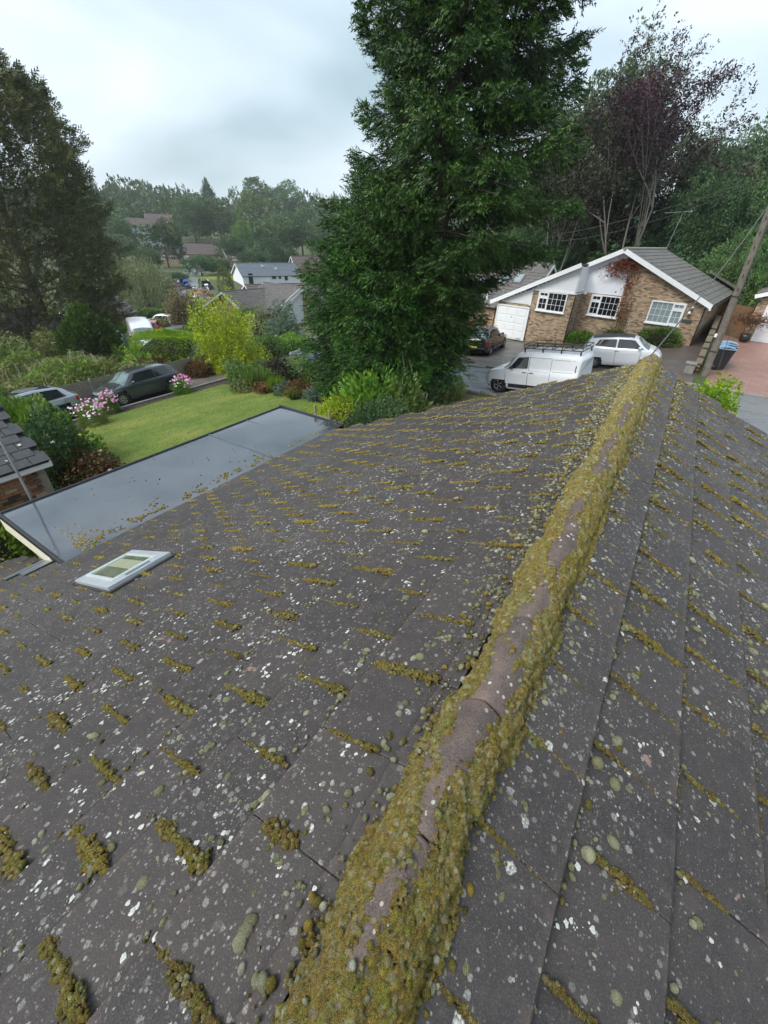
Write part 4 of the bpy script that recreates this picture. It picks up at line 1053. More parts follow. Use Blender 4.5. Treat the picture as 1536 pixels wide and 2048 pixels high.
b = MB(); b.tube(lh(Wp(12.2, -2.75, -1.5)), lh(Wp(12.2, -4.9, -1.5)), .035, n=8); b.build('downpipe', BLACKPL, hs)
# windows
def window(parent, org, sx, sz, w, h, n_, mains, cas_side, glass, curtain=False, sill=True):
    """org: lower left corner; sx along the wall; main light 4x3 panes, narrow casement with a top light"""
    o = tag(bpy.data.objects.new('window', None)); COL.objects.link(o); o.parent = parent
    org = np.asarray(org, float) - np.array(parent.location); dp = -n_   # outwards
    def bar(x0, x1, z0, z1, d0, d1, mb): mb.box(org + sx * (x0 + x1) / 2 + sz * (z0 + z1) / 2 + dp * (d0 + d1) / 2, (abs(x1 - x0), abs(d1 - d0), abs(z1 - z0)), frame=(sx, n_, sz))
    fr = MB(); T = .07
    bar(0, w, 0, T, -.03, .05, fr); bar(0, w, h - T, h, -.03, .05, fr); bar(0, T, T, h - T, -.03, .05, fr); bar(w - T, w, T, h - T, -.03, .05, fr)
    cw = w * .34
    cx = (w - cw, w - T) if cas_side == 'R' else (T, cw); mx_ = (T, w - cw - .05) if cas_side == 'R' else (cw + .05, w - T)
    mull = (w - cw - .05, w - cw) if cas_side == 'R' else (cw, cw + .05)
    bar(mull[0], mull[1], T, h - T, -.03, .045, fr); th = h * .66
    bar(cx[0], cx[1], th, th + .09, -.03, .045, fr)
    # casement stiles
    for (a, b_) in ((T, th), (th + .09, h - T)):
        bar(cx[0], cx[0] + .045, a, b_, -.02, .055, fr); bar(cx[1] - .045, cx[1], a, b_, -.02, .055, fr); bar(cx[0] + .045, cx[1] - .045, a, a + .04, -.02, .055, fr); bar(cx[0] + .045, cx[1] - .045, b_ - .04, b_, -.02, .055, fr)
    fr.build('frame', WHITE, o)
    if sill:
        s_ = MB(); bar(-.06, w + .06, -.06, 0, -.03, .11, s_); s_.build('sill', WHITE, o)
    def grid(x0, x1, z0, z1, nx, nz):
        g = MB(); bw = .018
        for i in range(1, nx): x = x0 + (x1 - x0) * i / nx; bar(x - bw / 2, x + bw / 2, z0, z1, .003, .02, g)
        for k in range(1, nz): z_ = z0 + (z1 - z0) * k / nz; bar(x0, x1, z_ - bw / 2, z_ + bw / 2, .004, .0195, g)
        if g.v: g.build('glazing_bars', WHITE, o)
        for i in range(nx):
            for k in range(nz):
                p = MB(); xa, xb = x0 + (x1 - x0) * i / nx, x0 + (x1 - x0) * (i + 1) / nx; za, zb = z0 + (z1 - z0) * k / nz, z0 + (z1 - z0) * (k + 1) / nz
                bar(xa, xb, za, zb, -.012 + rng.normal(0, .0008), .0, p); p.build('pane', glass, o)
    grid(mx_[0], mx_[1], T, h - T, mains[0], mains[1])
    grid(cx[0] + .045, cx[1] - .045, T + .04, th - .04, 2, 2); grid(cx[0] + .045, cx[1] - .045, th + .13, h - T - .04, 2, 1)
    return o
S = -E_     # to the right as seen from the road
window(hs, Wp(2.76, -2.68, -.03), S, ZU, 1.83, 1.20, N_, (4, 3), 'R', GLASS_L)
window(hs, Wp(6.30, -2.70, -.03), S, ZU, 1.80, 1.20, N_, (4, 3), 'L', GLASS_D)
window(hs, Wp(9.23, -2.64, -1.48), S, ZU, 1.90, 1.14, N_, (4, 3), 'L', GLASS_D)
# garage door of raised panels
def garage_door(parent, org, sx, w, h, n_, cols=3, rows=4, nm='garage_door'):
    o = tag(bpy.data.objects.new(nm, None)); COL.objects.link(o); o.parent = parent; org = np.asarray(org, float) - np.array(parent.location)
    def bar(x0, x1, z0, z1, d0, d1, mb, bev=0): mb.box(org + sx * (x0 + x1) / 2 + ZU * (z0 + z1) / 2 - n_ * (d0 + d1) / 2, (abs(x1 - x0), abs(d1 - d0), abs(z1 - z0)), frame=(sx, n_, ZU), bev=bev)
    b = MB(); bar(0, w, 0, h, 0, .03, b); b.build('door_leaf', WHITE, o)
    b = MB(); bar(-.08, 0, 0, h + .08, -.02, .07, b); bar(w, w + .08, 0, h + .08, -.02, .07, b); bar(0, w, h, h + .08, -.02, .07, b); b.build('frame', WHITE, o)
    for i in range(cols):
        for k in range(rows):
            x0 = .06 + i * (w - .12) / cols; z0 = .06 + k * (h - .12) / rows; b = MB(); f = (w - .12) / cols - .08; g = (h - .12) / rows - .09
            bar(x0 + .04, x0 + .04 + f, z0 + .04, z0 + .04 + g, .03, .048, b); b.build('panel', WHITE, o)
    b = MB(); bar(w / 2 - .06, w / 2 + .06, h * .68, h * .68 + .03, .048, .07, b); b.build('handle', GREYAL, o)
garage_door(hs, Wp(11.95, -4.70, -1.53), S, 2.24, 2.06, N_)
b = MB()
for k in range(5):
    b.box(lh(Wp(9.9 + .07 * k, -4.60, -1.60)), (.05, .01, .04), frame=(E_, N_, ZU))
b.build('door_scuffs', simple('grey_scuff', (.25, .25, .24), .8), hs)
# wall lanterns, name plaque, trellis
for (s, z, k) in ((6.72, -1.55, -.06), (.62, -1.66, -.06), (.66, -1.95, -.05)):
    b = MB(); b.lathe([(0.0, .12), (.03, .11), (.11, .0), (.10, -.01), (0, 0)], lh(Wp(s, z, k - .08)), n=10); b.box(lh(Wp(s, z + .08, k - .0)), (.05, .14, .03), frame=(E_, N_, ZU)); b.build('wall_lantern', WHITE, hs)
b = MB(); b.box(lh(Wp(.62, -2.38, -.02)), (.52, .03, .17), frame=(E_, N_, ZU), bev=.005); b.build('name_plaque', simple('slate_plaque', (.06, .065, .06), .6, var=.4, scale=30), hs)
tr_ = thing('trellis', 'brown wooden trellis fixed to the brick between the middle and right windows', 'trellis', Wp(4.0, -4.1, -.07))
for i in range(4):
    b = MB(); b.box(np.array(-E_) * (-.02) + E_ * (-.18 + i * .15) + ZU * 1.0, (.03, .02, 2.0), frame=(E_, N_, ZU)); b.build('upright', FENCEW, tr_)
for k in range(11):
    b = MB(); b.box(E_ * .045 + ZU * (.12 + k * .18) - N_ * .02, (.56, .02, .03), frame=(E_, N_, ZU)); b.build('batten', FENCEW, tr_)
for i in range(5):
    b = MB(); b.box(E_ * (.0 + i * .0) + E_ * (-.5 + i * .28) + ZU * 2.12 - N_ * .02, (.03, .02, .34), frame=(E_, N_, ZU)); b.build('batten', FENCEW, tr_)
# TV aerial
ae = thing('tv_aerial', 'thin television aerial on the far end of the opposite roof ridge', 'aerial', Wp(5.0, .95, 10.3))
b = MB(); b.tube((0, 0, 0), (.25, .05, 2.3), .02, n=6); b.build('mast', GREYAL, ae)
b = MB(); b.tube((-.9, -.1, 2.25), (.75, .1, 2.38), .014, n=6)
for i in range(12):
    x = -.85 + i * .135; b.tube((x, -.16, 2.26 + .01 * i), (x, .16, 2.26 + .01 * i), .006, n=4)
b.box((.75, .1, 2.38), (.1, .12, .1)); b.build('antenna', GREYAL, ae)

# ---------------------------------------------------------------- generic gabled house
def gable_house(name, label, cat, corner, ang, L, Wd, zg, ze, zr, wall, roofm, over=.3, gauge=.35, tw=.35, gable_mat=None, wins=(), fine=0, barge=WHITE, chimney=None, group=None):
    """ridge runs along the first direction (ang), L long, Wd wide; corner is the low-left one at the front"""
    u = np.array([math.cos(ang), math.sin(ang), 0]); v = np.array([-math.sin(ang), math.cos(ang), 0]); c = np.array([corner[0], corner[1], 0.0])
    t_ = thing(name, label, cat, (c[0], c[1], zg), 0, group); org = -np.array([c[0], c[1], zg])
    h = ze - zg; a = math.atan2(zr - ze, Wd / 2)
    b = MB()
    b.prism([(0, -1.0), (Wd, -1.0), (Wd, h), (Wd / 2, zr - zg - .08), (0, h)], (0, 0, 0), v, ZU, u, .25)
    b.prism([(0, -1.0), (Wd, -1.0), (Wd, h), (Wd / 2, zr - zg - .08), (0, h)], u * (L - .25), v, ZU, u, .25)
    b.box(u * L / 2 + v * .125 + ZU * (h / 2 - .5), (L - .5, .25, h + 1), frame=(u, v, ZU)); b.box(u * L / 2 + v * (Wd - .125) + ZU * (h / 2 - .5), (L - .5, .25, h + 1), frame=(u, v, ZU))
    b.build('wall', wall, t_)
    for sgn in (-1, 1):
        dn = v * sgn * math.cos(a) - ZU * math.sin(a); nr = v * sgn * math.sin(a) + ZU * math.cos(a)
        slope_tiles(t_, c + [0, 0, zr] + v * Wd / 2 - u * over + nr * .03, dn, u, nr, Wd / 2 / math.cos(a) + over, L + 2 * over, roofm, gauge, tw, fine if sgn < 0 else 0)
        for (uu) in (-over - .02, L + over + .02):
            bb = MB(); bb.box(v * Wd / 2 + u * uu + ZU * (zr - zg) + dn * (Wd / 2 / math.cos(a) + over) / 2 + nr * -.06, (Wd / 2 / math.cos(a) + over, .03, .2), frame=(dn, u, nr)); bb.build('bargeboard', barge, t_)
    b = MB(); b.tube(v * Wd / 2 + u * -over + ZU * (zr - zg + .05), v * Wd / 2 + u * (L + over) + ZU * (zr - zg + .05), .11, n=6); b.build('ridge', roofm, t_)
    for wn in wins:      # (face, along, sill height above zg, w, h, glass)
        face, al, zs, w_, h_, gm = wn
        if face == 'F': o_ = v * -.0 + u * al; sx = u; nn = v
        elif face == 'B': o_ = v * Wd + u * al; sx = u; nn = -v
        elif face == 'S': o_ = v * al; sx = v; nn = u
        else: o_ = u * L + v * al; sx = v; nn = -u
        wo = bpy.data.objects.new('window', None); COL.objects.link(wo); wo.parent = t_
        g = MB(); g.box(o_ + sx * w_ / 2 + ZU * (zs + h_ / 2) - nn * .01, (w_, .04, h_), frame=(sx, nn, ZU)); g.build('pane', gm, wo)
        g = MB()
        for (x0, x1, z0, z1) in ((0, w_, 0, .07), (0, w_, h_ - .07, h_), (0, .07, .07, h_ - .07), (w_ - .07, w_, .07, h_ - .07), (w_ / 2 - .04, w_ / 2 + .04, .07, h_ - .07)):
            g.box(o_ + sx * (x0 + x1) / 2 + ZU * (zs + (z0 + z1) / 2) - nn * .04, (x1 - x0, .06, z1 - z0), frame=(sx, nn, ZU))
        g.build('frame', WHITE, wo)
    if chimney: b = MB(); b.box(v * Wd / 2 + u * chimney + ZU * (zr - zg + .35), (.7, .6, 1.0), frame=(u, v, ZU), bev=.02); b.build('chimney', wall, t_)
    return t_
BRK_G = brick_material('orange_brown_brick', (.19, .10, .055), (.33, .18, .09), (.42, .26, .14), (.27, .23, .18), 1.0, (.95, .3, 0))

# neighbour right: brick garage end with white door
nb_ = thing('neighbour_garage', 'brick garage with a large white door at the right edge behind red paving', 'garage', (4.0, 36.6, -3.62))
def nw(s, z, k): return np.array([s * .99 + k * .135, -s * .135 + k * .99, z])
b = MB(); b.prism([(0, -.2), (.52, -.2), (.52, 2.2), (3.1, 2.2), (3.1, -.2), (7.5, -.2), (7.5, 2.45), (3.5, 3.7), (0, 2.35)], (0, 0, 0), (.99, -.135, 0), ZU, (.135, .99, 0), .3)
b.box(nw(-.0, 1.1, 3) + [.1, 0, 0], (.25, 6, 2.6), frame=((.99, -.135, 0), (.135, .99, 0), ZU)); b.build('wall', BRK_H, nb_)
SX2 = np.array([.99, -.135, 0]); 
garage_door(nb_, np.array([4.0, 36.6, -3.62]) + nw(.56, 0, -.06), SX2, 2.5, 2.1, N_)
dn_ = -SX2 * math.cos(.34) - ZU * math.sin(.34); nr_ = -SX2 * math.sin(.34) + ZU * math.cos(.34)
slope_tiles(nb_, np.array([4.0, 36.6, -3.62]) + nw(3.5, 3.95, -.35), dn_, N_, nr_, 4.0, 7, ROOF_A, .33, .33, 40)
b = MB(); b.box(nw(3.5, 3.82, -.38) + dn_ * 2.0, (4.1, .04, .22), frame=(dn_, N_, nr_)); b.build('bargeboard', WHITE, nb_)

# ================================================================== neighbouring and distant houses
angE = math.atan2(-E_[1], -E_[0])            # ridge direction pointing right, parallel to the road
lb = gable_house('left_bungalow', 'brown brick bungalow with dark roof and roof windows, half hidden by the tall spruce', 'house',
    (-24.2, 38.9), angE, 13.6, 8.4, -5.6, -3.45, -.45, BRK_G, ROOF_B, gauge=.36, tw=.9, fine=0)
def roof_light(parent, c0, u, dn, nr, w, l, nm='roof_window'):
    o = bpy.data.objects.new(nm, None); COL.objects.link(o); o.parent = parent; c = np.asarray(c0, float) - np.array(parent.location)
    f = MB(); f.box(c, (l, w, .12), frame=(dn, u, nr), bev=.01); f.build('frame', GREYAL, o)
    f = MB(); f.box(c + nr * .062, (l - .2, w - .2, .02), frame=(dn, u, nr)); f.build('pane', GLASS_L, o)
uL = np.array([math.cos(angE), math.sin(angE), 0]); vL = np.array([-uL[1], uL[0], 0]); aL = math.atan2(3.0, 4.2)
dnl = -vL * math.cos(aL) - ZU * math.sin(aL); nrl = -vL * math.sin(aL) + ZU * math.cos(aL); rl0 = np.array([-24.2, 38.9, -.45]) + vL * 4.2
for (q_, dd) in ((10.6, 2.2), (11.8, 2.0), (8.6, 2.9), (6.2, 2.9)):
    roof_light(lb, rl0 + uL * q_ + dnl * dd + nrl * .12, uL, dnl, nrl, .7, 1.0)
b = MB(); b.tube((10.2, -1.0, 1.9), (10.2, -1.0, 3.4), .08, n=8); b.build('flue_pipe', WHITE, lb)

# bungalow across the lower road with a gable wing
angB = math.atan2(10.13, 1.05)
bg_ = gable_house('lower_bungalow', 'low bungalow with a wide lichen-speckled brown roof beyond the yellow-green tree', 'house', (-38.6, 33.2), math.radians(84), 15.5, 8.4, -8.1, -6.55, -4.75, BRK_G, ROOF_B, gauge=.36, tw=.6)
gw = gable_house('gable_wing_bungalow', 'brick gable with white bargeboards and a pale panel beside the big spruce', 'house', (-36.2, 42.8), math.radians(84 + 90), 6.5, 6.8, -8.2, -6.1, -4.25, BRK_G, ROOF_B, gauge=.36, tw=.6, wins=(('S', 1.0, .8, 1.6, 1.5, GLASS_L),))
# (gable wing: its front face carries a pale panel)
u_ = np.array([math.cos(math.radians(174)), math.sin(math.radians(174)), 0]); v_ = np.array([-u_[1], u_[0], 0])
b = MB(); b.prism([(-.0, 0), (3.3, 0), (3.3, 3.75), (.1, 2.0)], -u_ * .03 + ZU * .4 + v_ * 6.7, -v_, ZU, u_, .05); b.build('render_panel', WHITEP, gw)
# white house with a slate roof, outbuilding roof before it
gh = gable_house('white_house', 'long low white house with a blue-grey slate roof on the valley floor', 'house', (-76.6, 65.4), math.radians(67), 12.5, 6.6, -8.6, -7.0, -5.1, WHITEP, ROOF_S, gauge=.4, tw=1.0)
uw = np.array([math.cos(math.radians(67)), math.sin(math.radians(67)), 0]); vw = np.array([-uw[1], uw[0], 0])
for (a_, z0, w_, h_, nm) in ((1.6, .0, .9, 2.0, 'door'), (6.6, .9, .9, .5, 'window'), (7.9, .9, .5, .5, 'window'), (9.3, .6, .7, .9, 'window')):
    b = MB(); b.box(uw * a_ - vw * .04 + ZU * (z0 + h_ / 2), (w_, .06, h_), frame=(uw, vw, ZU)); b.build(nm, simple('black_frame', (.03, .035, .04), .3), gh)
aw = math.atan2(1.9, 3.3)
for q_ in (5.2, 7.8): roof_light(gh, np.array([-76.6, 65.4, -5.1]) + vw * 3.3 + uw * q_ + (-vw * math.cos(aw) - ZU * math.sin(aw)) * (1.0 if q_ < 6 else 1.9) + (-vw * math.sin(aw) + ZU * math.cos(aw)) * .12, uw, -vw * math.cos(aw) - ZU * math.sin(aw), -vw * math.sin(aw) + ZU * math.cos(aw), .6, .8)
b = MB(); b.box(uw * 8 - vw * 1.0 + ZU * -.2, (9, .3, .8), frame=(uw, vw, ZU)); b.build('terrace_wall', WHITEP, gh)
gable_house('outbuilding', 'long outbuilding with a flat pinkish-grey roof just in front of the white house', 'outbuilding', (-58.6, 51.2), math.radians(66), 9.5, 3.6, -10.2, -7.3, -6.55, BRK_G, ROOF_R, gauge=.5, tw=1.5)
oh = gable_house('orange_brick_house', 'orange brick house end just showing left of the spruce beyond a teal parasol', 'house', (-79.5, 84.2), math.radians(60), 8, 6, -8.3, -6.4, -4.3, BRK_G, ROOF_R, gauge=.5, tw=1.0)
gable_house('driveway_house', 'brown tiled house end with white bargeboards behind the far white van', 'house', (-55.2, 25.4), math.radians(20+90), 6.0, 5.0, -10.2, -7.9, -6.2, BRK_G, ROOF_B, gauge=.4, tw=.8)
b_ = gable_house('lean_to_house', 'small buff gable with a pale glazed lean-to beside the far white van', 'house', (-52.8, 24.2), math.radians(200), 4.5, 3.6, -9.9, -8.6, -7.4, BRK_G, ROOF_B, gauge=.4, tw=.8)
gable_house('left_edge_house', 'brown tiled house with a buff gable at the far left behind the yellow bushes', 'house', (-46.5, 12.5), math.radians(110), 7, 5.5, -9.0, -7.2, -5.7, BRK_G, ROOF_B, gauge=.4, tw=.8)
hill = [((-181, 104), 60, 12, 8, 2.4, 'tall pink-grey hillside house under the wood with white windows', 6), ((-183, 113), 55, 9, 7, 4.0, 'upper hillside house behind the pink-grey one, its white gable showing', 7),
        ((-139, 94), 62, 12, 8, -4.0, 'brown roofed hillside house right of the round dark tree', 4), ((-142, 87.5), 40, 7, 6, -5.6, 'small hillside house with a white gable left of the round dark tree', 4),
        ((-128, 104), 70, 7, 6, -5.8, 'reddish hillside house half hidden by trees beside the brown roofed one', 4)]
for (c, a, L, Wd, zr, lab, hh) in hill:
    zg = float(gz(*c)); zr2 = zr if zr > zg + 4 else zg + 4.5
    gable_house('hillside_house', lab, 'house', c, math.radians(a), L, Wd, zg, zr2 - 2.6, zr2, BRK_G if hh != 6 else WHITEP, ROOF_R, gauge=.8, tw=2.0, wins=(('F', 1.5, 1.0, 1.6, 1.2, WHITE), ('F', 5.0, 1.0, 1.4, 1.2, GLASS_D), ('S', 2.0, 1.2, 1.6, 1.2, WHITE)))

# teal parasol, building rubble on the valley green
pz = thing('parasol', 'teal garden parasol standing beside the white house', 'parasol', (-77.9, 80.4, -8.9))
b = MB(); b.tube((0, 0, 0), (0, 0, 2.2), .04, n=6); b.build('pole', DARKM, pz)
b = MB(); b.lathe([(1.7, 1.35), (1.5, 1.5), (.8, 2.0), (0, 2.5)], (0, 0, 0), n=10, smooth=False); b.build('canopy', simple('teal_canvas', (.03, .30, .27), .7), pz)
b = MB(); b.box((0, 0, .6), (2.4, 1.6, .8), bev=.1); b.build('covered_table', DARKM, pz)
def heap(name, label, cat, px, py, D, w, h, mats, n, seed, box=.5):
    r = np.random.default_rng(seed); P = at_D(px, py, D); z = float(gz(P[0], P[1])); z = max(z, P[2] - .2)
    t_ = thing(name, label, cat, (P[0], P[1], z)); bs = [MB() for _ in mats]
    V = [];  n0 = 14
    for i in range(6):
        for k in range(n0):
            a = 6.283 * k / n0; rr = w / 2 * (1 - i / 5.0) ** .7 * r.uniform(.85, 1.1); V.append((rr * math.cos(a), rr * math.sin(a) * .7, h * (i / 5.0) * r.uniform(.85, 1.1) - .1))
    F = [(i * n0 + k, i * n0 + (k + 1) % n0, (i + 1) * n0 + (k + 1) % n0, (i + 1) * n0 + k) for i in range(5) for k in range(n0)]
    bs[0].add(V, F)
    for q_ in range(n):
        a = r.uniform(0, 6.28); rr = r.uniform(.1, .95) * w / 2; zz = h * (1 - rr / (w / 2)) + .1
        i = int(r.integers(len(mats))); ax = r.normal(0, 1, 3); ax /= np.linalg.norm(ax); bx = np.cross(ax, [0, 0, 1.0]); bx /= np.linalg.norm(bx)
        bs[i].box((rr * math.cos(a), rr * math.sin(a) * .7, zz), (box * r.uniform(.4, 1.6), box * r.uniform(.2, .9), box * r.uniform(.1, .5)), frame=(ax, bx, np.cross(ax, bx)))
    for q_, mt in zip(bs, mats):
        if q_.v: q_.build('rubble' if q_ is bs[0] else 'board', mt, t_)
    return t_
BLUE = simple('blue_tarpaulin', (.04, .14, .48), .5, var=.3, scale=3)
SAND = simple('orange_sand', (.38, .24, .14), .9, var=.4, scale=2)
heap('rubble_heap', 'dark heap of boards with a bright blue tarpaulin on the far green', 'rubble heap', 366, 573, 88, 5.0, .9, [DARKM, CONC, DARKM, CONC, DARKM, BLUE], 14, 1, .8)
heap('spoil_heap', 'orange and white spoil heap right of the blue tarpaulin on the far green', 'spoil heap', 398, 590, 84, 5.5, 1.2, [SAND, CONC, WHITEP], 22, 2, .9)
heap('skip_load', 'dark skip piled with white sacks on the far green', 'skip', 416, 574, 88, 3.0, 1.0, [DARKM, WHITEP], 16, 3, .8)
sheet('far_green', [(-95, 62), (-78, 46), (-70, 52), (-66, 62), (-76, 76), (-92, 80)], .25, LAWNM)

# ------------------------------------------------------------------ fences, walls, pole, bins near the opposite house
def panel_fence(name, label, pts, h, mat, board_w, posts, horizontal=False, group=None, post_mat=None, single=200, zoff=0):
    p0 = np.array(pts[0], float); t_ = thing(name, label, 'fence', (p0[0], p0[1], float(gz(*p0)) + zoff), 0, group); left = single; big = MB()
    for i in range(len(pts) - 1):
        a = np.array(pts[i], float); c = np.array(pts[i + 1], float); L = np.linalg.norm(c - a); d = (c - a) / L; d3 = np.array([d[0], d[1], 0]); nn = np.array([-d[1], d[0], 0])
        npan = max(1, int(round(L / posts)))
        for k in range(npan + 1):
            q_ = a + d * L * k / npan; z = float(gz(*q_)) + zoff
            b = MB(); b.box(np.array([q_[0], q_[1], z + h / 2 + .03]) - np.array(t_.location), (.10, .10, h + .16), frame=(d3, nn, ZU), bev=.01); b.build('post', post_mat or mat, t_)
        for k in range(npan):
            qa = a + d * (L * k / npan + .06); qb = a + d * (L * (k + 1) / npan - .06); zz = float(gz(*((qa + qb) / 2))) + zoff
            sl = (float(gz(*qb)) - float(gz(*qa))) / np.linalg.norm(qb - qa)
            if horizontal:
                nb = int(h / board_w)
                for r_ in range(nb):
                    z = zz + .06 + (r_ + .5) * board_w; m_ = (qa + qb) / 2; dd = d3 + ZU * sl; dd /= np.linalg.norm(dd)
                    b = MB(); b.box(np.array([m_[0], m_[1], z]) - np.array(t_.location) + nn * rng.normal(0, .006), (np.linalg.norm(qb - qa), .012, board_w * .92), frame=(dd, nn, np.cross(dd, nn)))
                    b.build('slat', mat, t_)
                for f_ in (.25, .5, .75):
                    m_ = qa + (qb - qa) * f_; b = MB(); b.box(np.array([m_[0], m_[1], zz + h / 2]) - np.array(t_.location) + nn * .0, (.04, .05, h), frame=(d3, nn, ZU)); b.build('batten', mat, t_)
            else:
                Lp = np.linalg.norm(qb - qa); nb = int(Lp / board_w)
                for r_ in range(nb):
                    m_ = qa + (qb - qa) * (r_ + .5) / nb; hb = h + rng.normal(0, .006)
                    args = (np.array([m_[0], m_[1], float(gz(*m_)) + zoff + hb / 2]) - np.array(t_.location) + nn * (.01 if r_ % 2 else -.004), (Lp / nb * .98, .016, hb))
                    if left > 0: b = MB(); b.box(*args, frame=(d3, nn, ZU)); b.build('board', mat, t_); left -= 1
                    else: big.box(*args, frame=(d3, nn, ZU))
    if big.v: tag(big.build('boards', mat, t_), kind='stuff')
    return t_
panel_fence('panel_fence', 'grey woven timber fence with concrete posts behind the parked cars', [(-24.1, 4.0), (-24.15, 17.6)], 1.05, TIMBER, .095, 1.83, horizontal=True, post_mat=CONC)
panel_fence('board_fence', 'tall brown board fence closing the gap between the opposite bungalow and the white garage', [(1.55, 36.0), (2.45, 39.6)], 1.9, FENCEW, .125, 1.8)
panel_fence('board_fence', 'brown board fence behind the utility pole, left of the white garage door', [(2.45, 39.6), (4.0, 37.4)], 1.8, FENCEW, .125, 2.0)
panel_fence('low_fence', 'low brown slatted fence beside the opposite garage', [(-12.6, 32.2), (-15.5, 33.2)], 1.2, FENCEW, .12, 1.5, horizontal=True)
panel_fence('garden_fence', 'small grey slatted fence panel above the yellow-green tree', [(-33.5, 30.6), (-32.6, 33.2)], 1.1, TIMBER, .14, 1.7, horizontal=True)

# stepped stone-block garden wall by the pole
bw_ = thing('garden_wall', 'low brick garden wall stepping down towards the road beside the utility pole', 'wall', (1.85, 26, -3.66))
wa = np.array([1.62, 24.7]); wb = np.array([2.45, 38.6]); wd = (wb - wa); WL = np.linalg.norm(wd); wd /= WL; wd3 = np.array([wd[0], wd[1], 0]); wn3 = np.array([-wd[1], wd[0], 0])
def wall_h(s): return .42 + .11 * min(4, int(s / 1.5)) + (.12 if s > 8 else 0)
bwm = []
for mt in bmats[:4] + [CONC]:
    q = MB(); q.box((0, 0, 0), (.212, .2, .066), bev=.006); bwm.append(q.mesh('brick', mt))
cpm = MB(); cpm.box((0, 0, 0), (.43, .27, .06), bev=.012); cpme = cpm.mesh('coping_stone', simple('mossy_coping', (.20, .16, .11), .85, var=.4, scale=9, bmp=.4))
rem = MB(); cntb = 0; sD = 0
for r_ in range(12):
    s_ = (.11 if r_ % 2 else 0)
    while s_ < WL - .1:
        if .075 * (r_ + 1) < wall_h(s_):
            p = np.array([wa[0], wa[1], -3.655 + .036 + r_ * .075]) + wd3 * s_ - np.array(bw_.location)
            if s_ < 5.6 and cntb < 290:
                o = link('brick', bwm[int(rng.choice(5, p=[.3, .2, .25, .2, .05]))], bw_, p); o.rotation_euler = (0, 0, math.atan2(wd[1], wd[0]) + rng.normal(0, .01)); cntb += 1
            else: rem.box(p, (.212, .2, .066), frame=(wd3, wn3, ZU), m=int(rng.integers(4)))
        s_ += .225
tag(rem.build('far_bricks', bmats[:4], bw_), kind='stuff')
s_ = .2
while s_ < WL:
    p = np.array([wa[0], wa[1], -3.655 + wall_h(s_) + .035]) + wd3 * s_ - np.array(bw_.location); o = link('coping_stone', cpme, bw_, p); o.rotation_euler = (0, 0, math.atan2(wd[1], wd[0])); s_ += .44
b = MB(); b.box(np.array([(wa[0] + wb[0]) / 2, (wa[1] + wb[1]) / 2, -3.5]) - np.array(bw_.location), (WL - .1, .15, .5), frame=(wd3, wn3, ZU)); b.build('mortar_core', bmats[0], bw_)
pi = thing('stone_pier', 'squat pale stone pier at the road end of the garden wall', 'pier', (1.35, 24.5, -3.66))
b = MB(); b.box((0, 0, .22), (.38, .38, .44), bev=.03); b.build('block', CONC, pi)
b = MB(); b.box((0, 0, .47), (.46, .46, .07), bev=.02); b.build('cap', CONC, pi)

# utility pole with its wires
pb = gi(1408, 752); pb[2] = float(gz(pb[0], pb[1]))
pole = thing('utility_pole', 'tall weathered wooden utility pole beside the bins and the garden wall', 'utility pole', pb)
tipD = at_D(1531, 440, math.hypot(pb[0] - CAM[0], pb[1] - CAM[1]) * 1.0)
tip = tipD - pb; tip = tip * (7.4 / tip[2]) if tip[2] < 7.4 else tip
b = MB()
kk = 10; prev = np.zeros(3)
for k in range(kk):
    nx_ = tip * (k + 1) / kk; b.tube(prev, nx_, .155 - .005 * k, .150 - .005 * k, n=14, caps=(k in (0, kk - 1))); prev = nx_
polew = simple('weathered_pole_timber', (.20, .175, .145), .85, var=.45, scale=5, bmp=.6); b.build('shaft', polew, pole)
for f_, hh in ((.145, .10), (.44, .05)):
    b = MB(); p = tip * f_; b.tube(p - [0, 0, .015], p + [0, 0, .03], .165 - .05 * f_, n=14); b.build('band', DARKM, pole)
b = MB(); p = tip * .40; b.box(tip * .235 + np.array([-.16, -.12, 0]), (.10, .10, .14), bev=.02); b.build('tag_plate', WHITE, pole)
for i in range(6):
    f_ = .48 + i * .065; b = MB(); b.box(tip * f_ + np.array([-.02, -.15, 0]), (.03, .03, .10)); b.build('climbing_step', DARKM, pole)
b = MB(); b.box(tip * .97, (.32, .25, .5), bev=.05); b.tube(tip * .97 + [0, 0, .25], tip * .97 + [0, 0, .5], .05, n=8); b.build('junction_box', WHITE, pole)
def wire(name, label, a, c, sag, r=.012, parent=None):
    b = MB(); n_ = 14; P = [np.asarray(a) + (np.asarray(c) - a) * k / n_ - ZU * sag * 4 * (k / n_) * (1 - k / n_) for k in range(n_ + 1)]
    b.path(P, r, 5); o = b.build(name, simple('black_cable', (.09, .09, .09), .6)); return tag(o, label, 'cable')
top = pb + tip * .90
wire('overhead_cable', 'grey service cable dropping from the utility pole to the near roof gable', top, np.array([-.35, Y_END + .1, -.75]), .35, .014)
far1 = at_D(1070, 478, 46)
wire('overhead_cable', 'upper of the two thin cables crossing in front of the dark wood', pb + tip * 1.0, at_D(1085, 472, 48), .35, .014)
wire('overhead_cable', 'lower of the two thin cables crossing in front of the dark wood', pb + tip * .985, at_D(1085, 482, 44), .6, .012)
wire('stay_wire', 'steel stay wire running down the right side of the utility pole', pb + tip * .93 + [.1, 0, 0], pb + tip * .03 + [.40, -.1, 0], 0.0, .011)

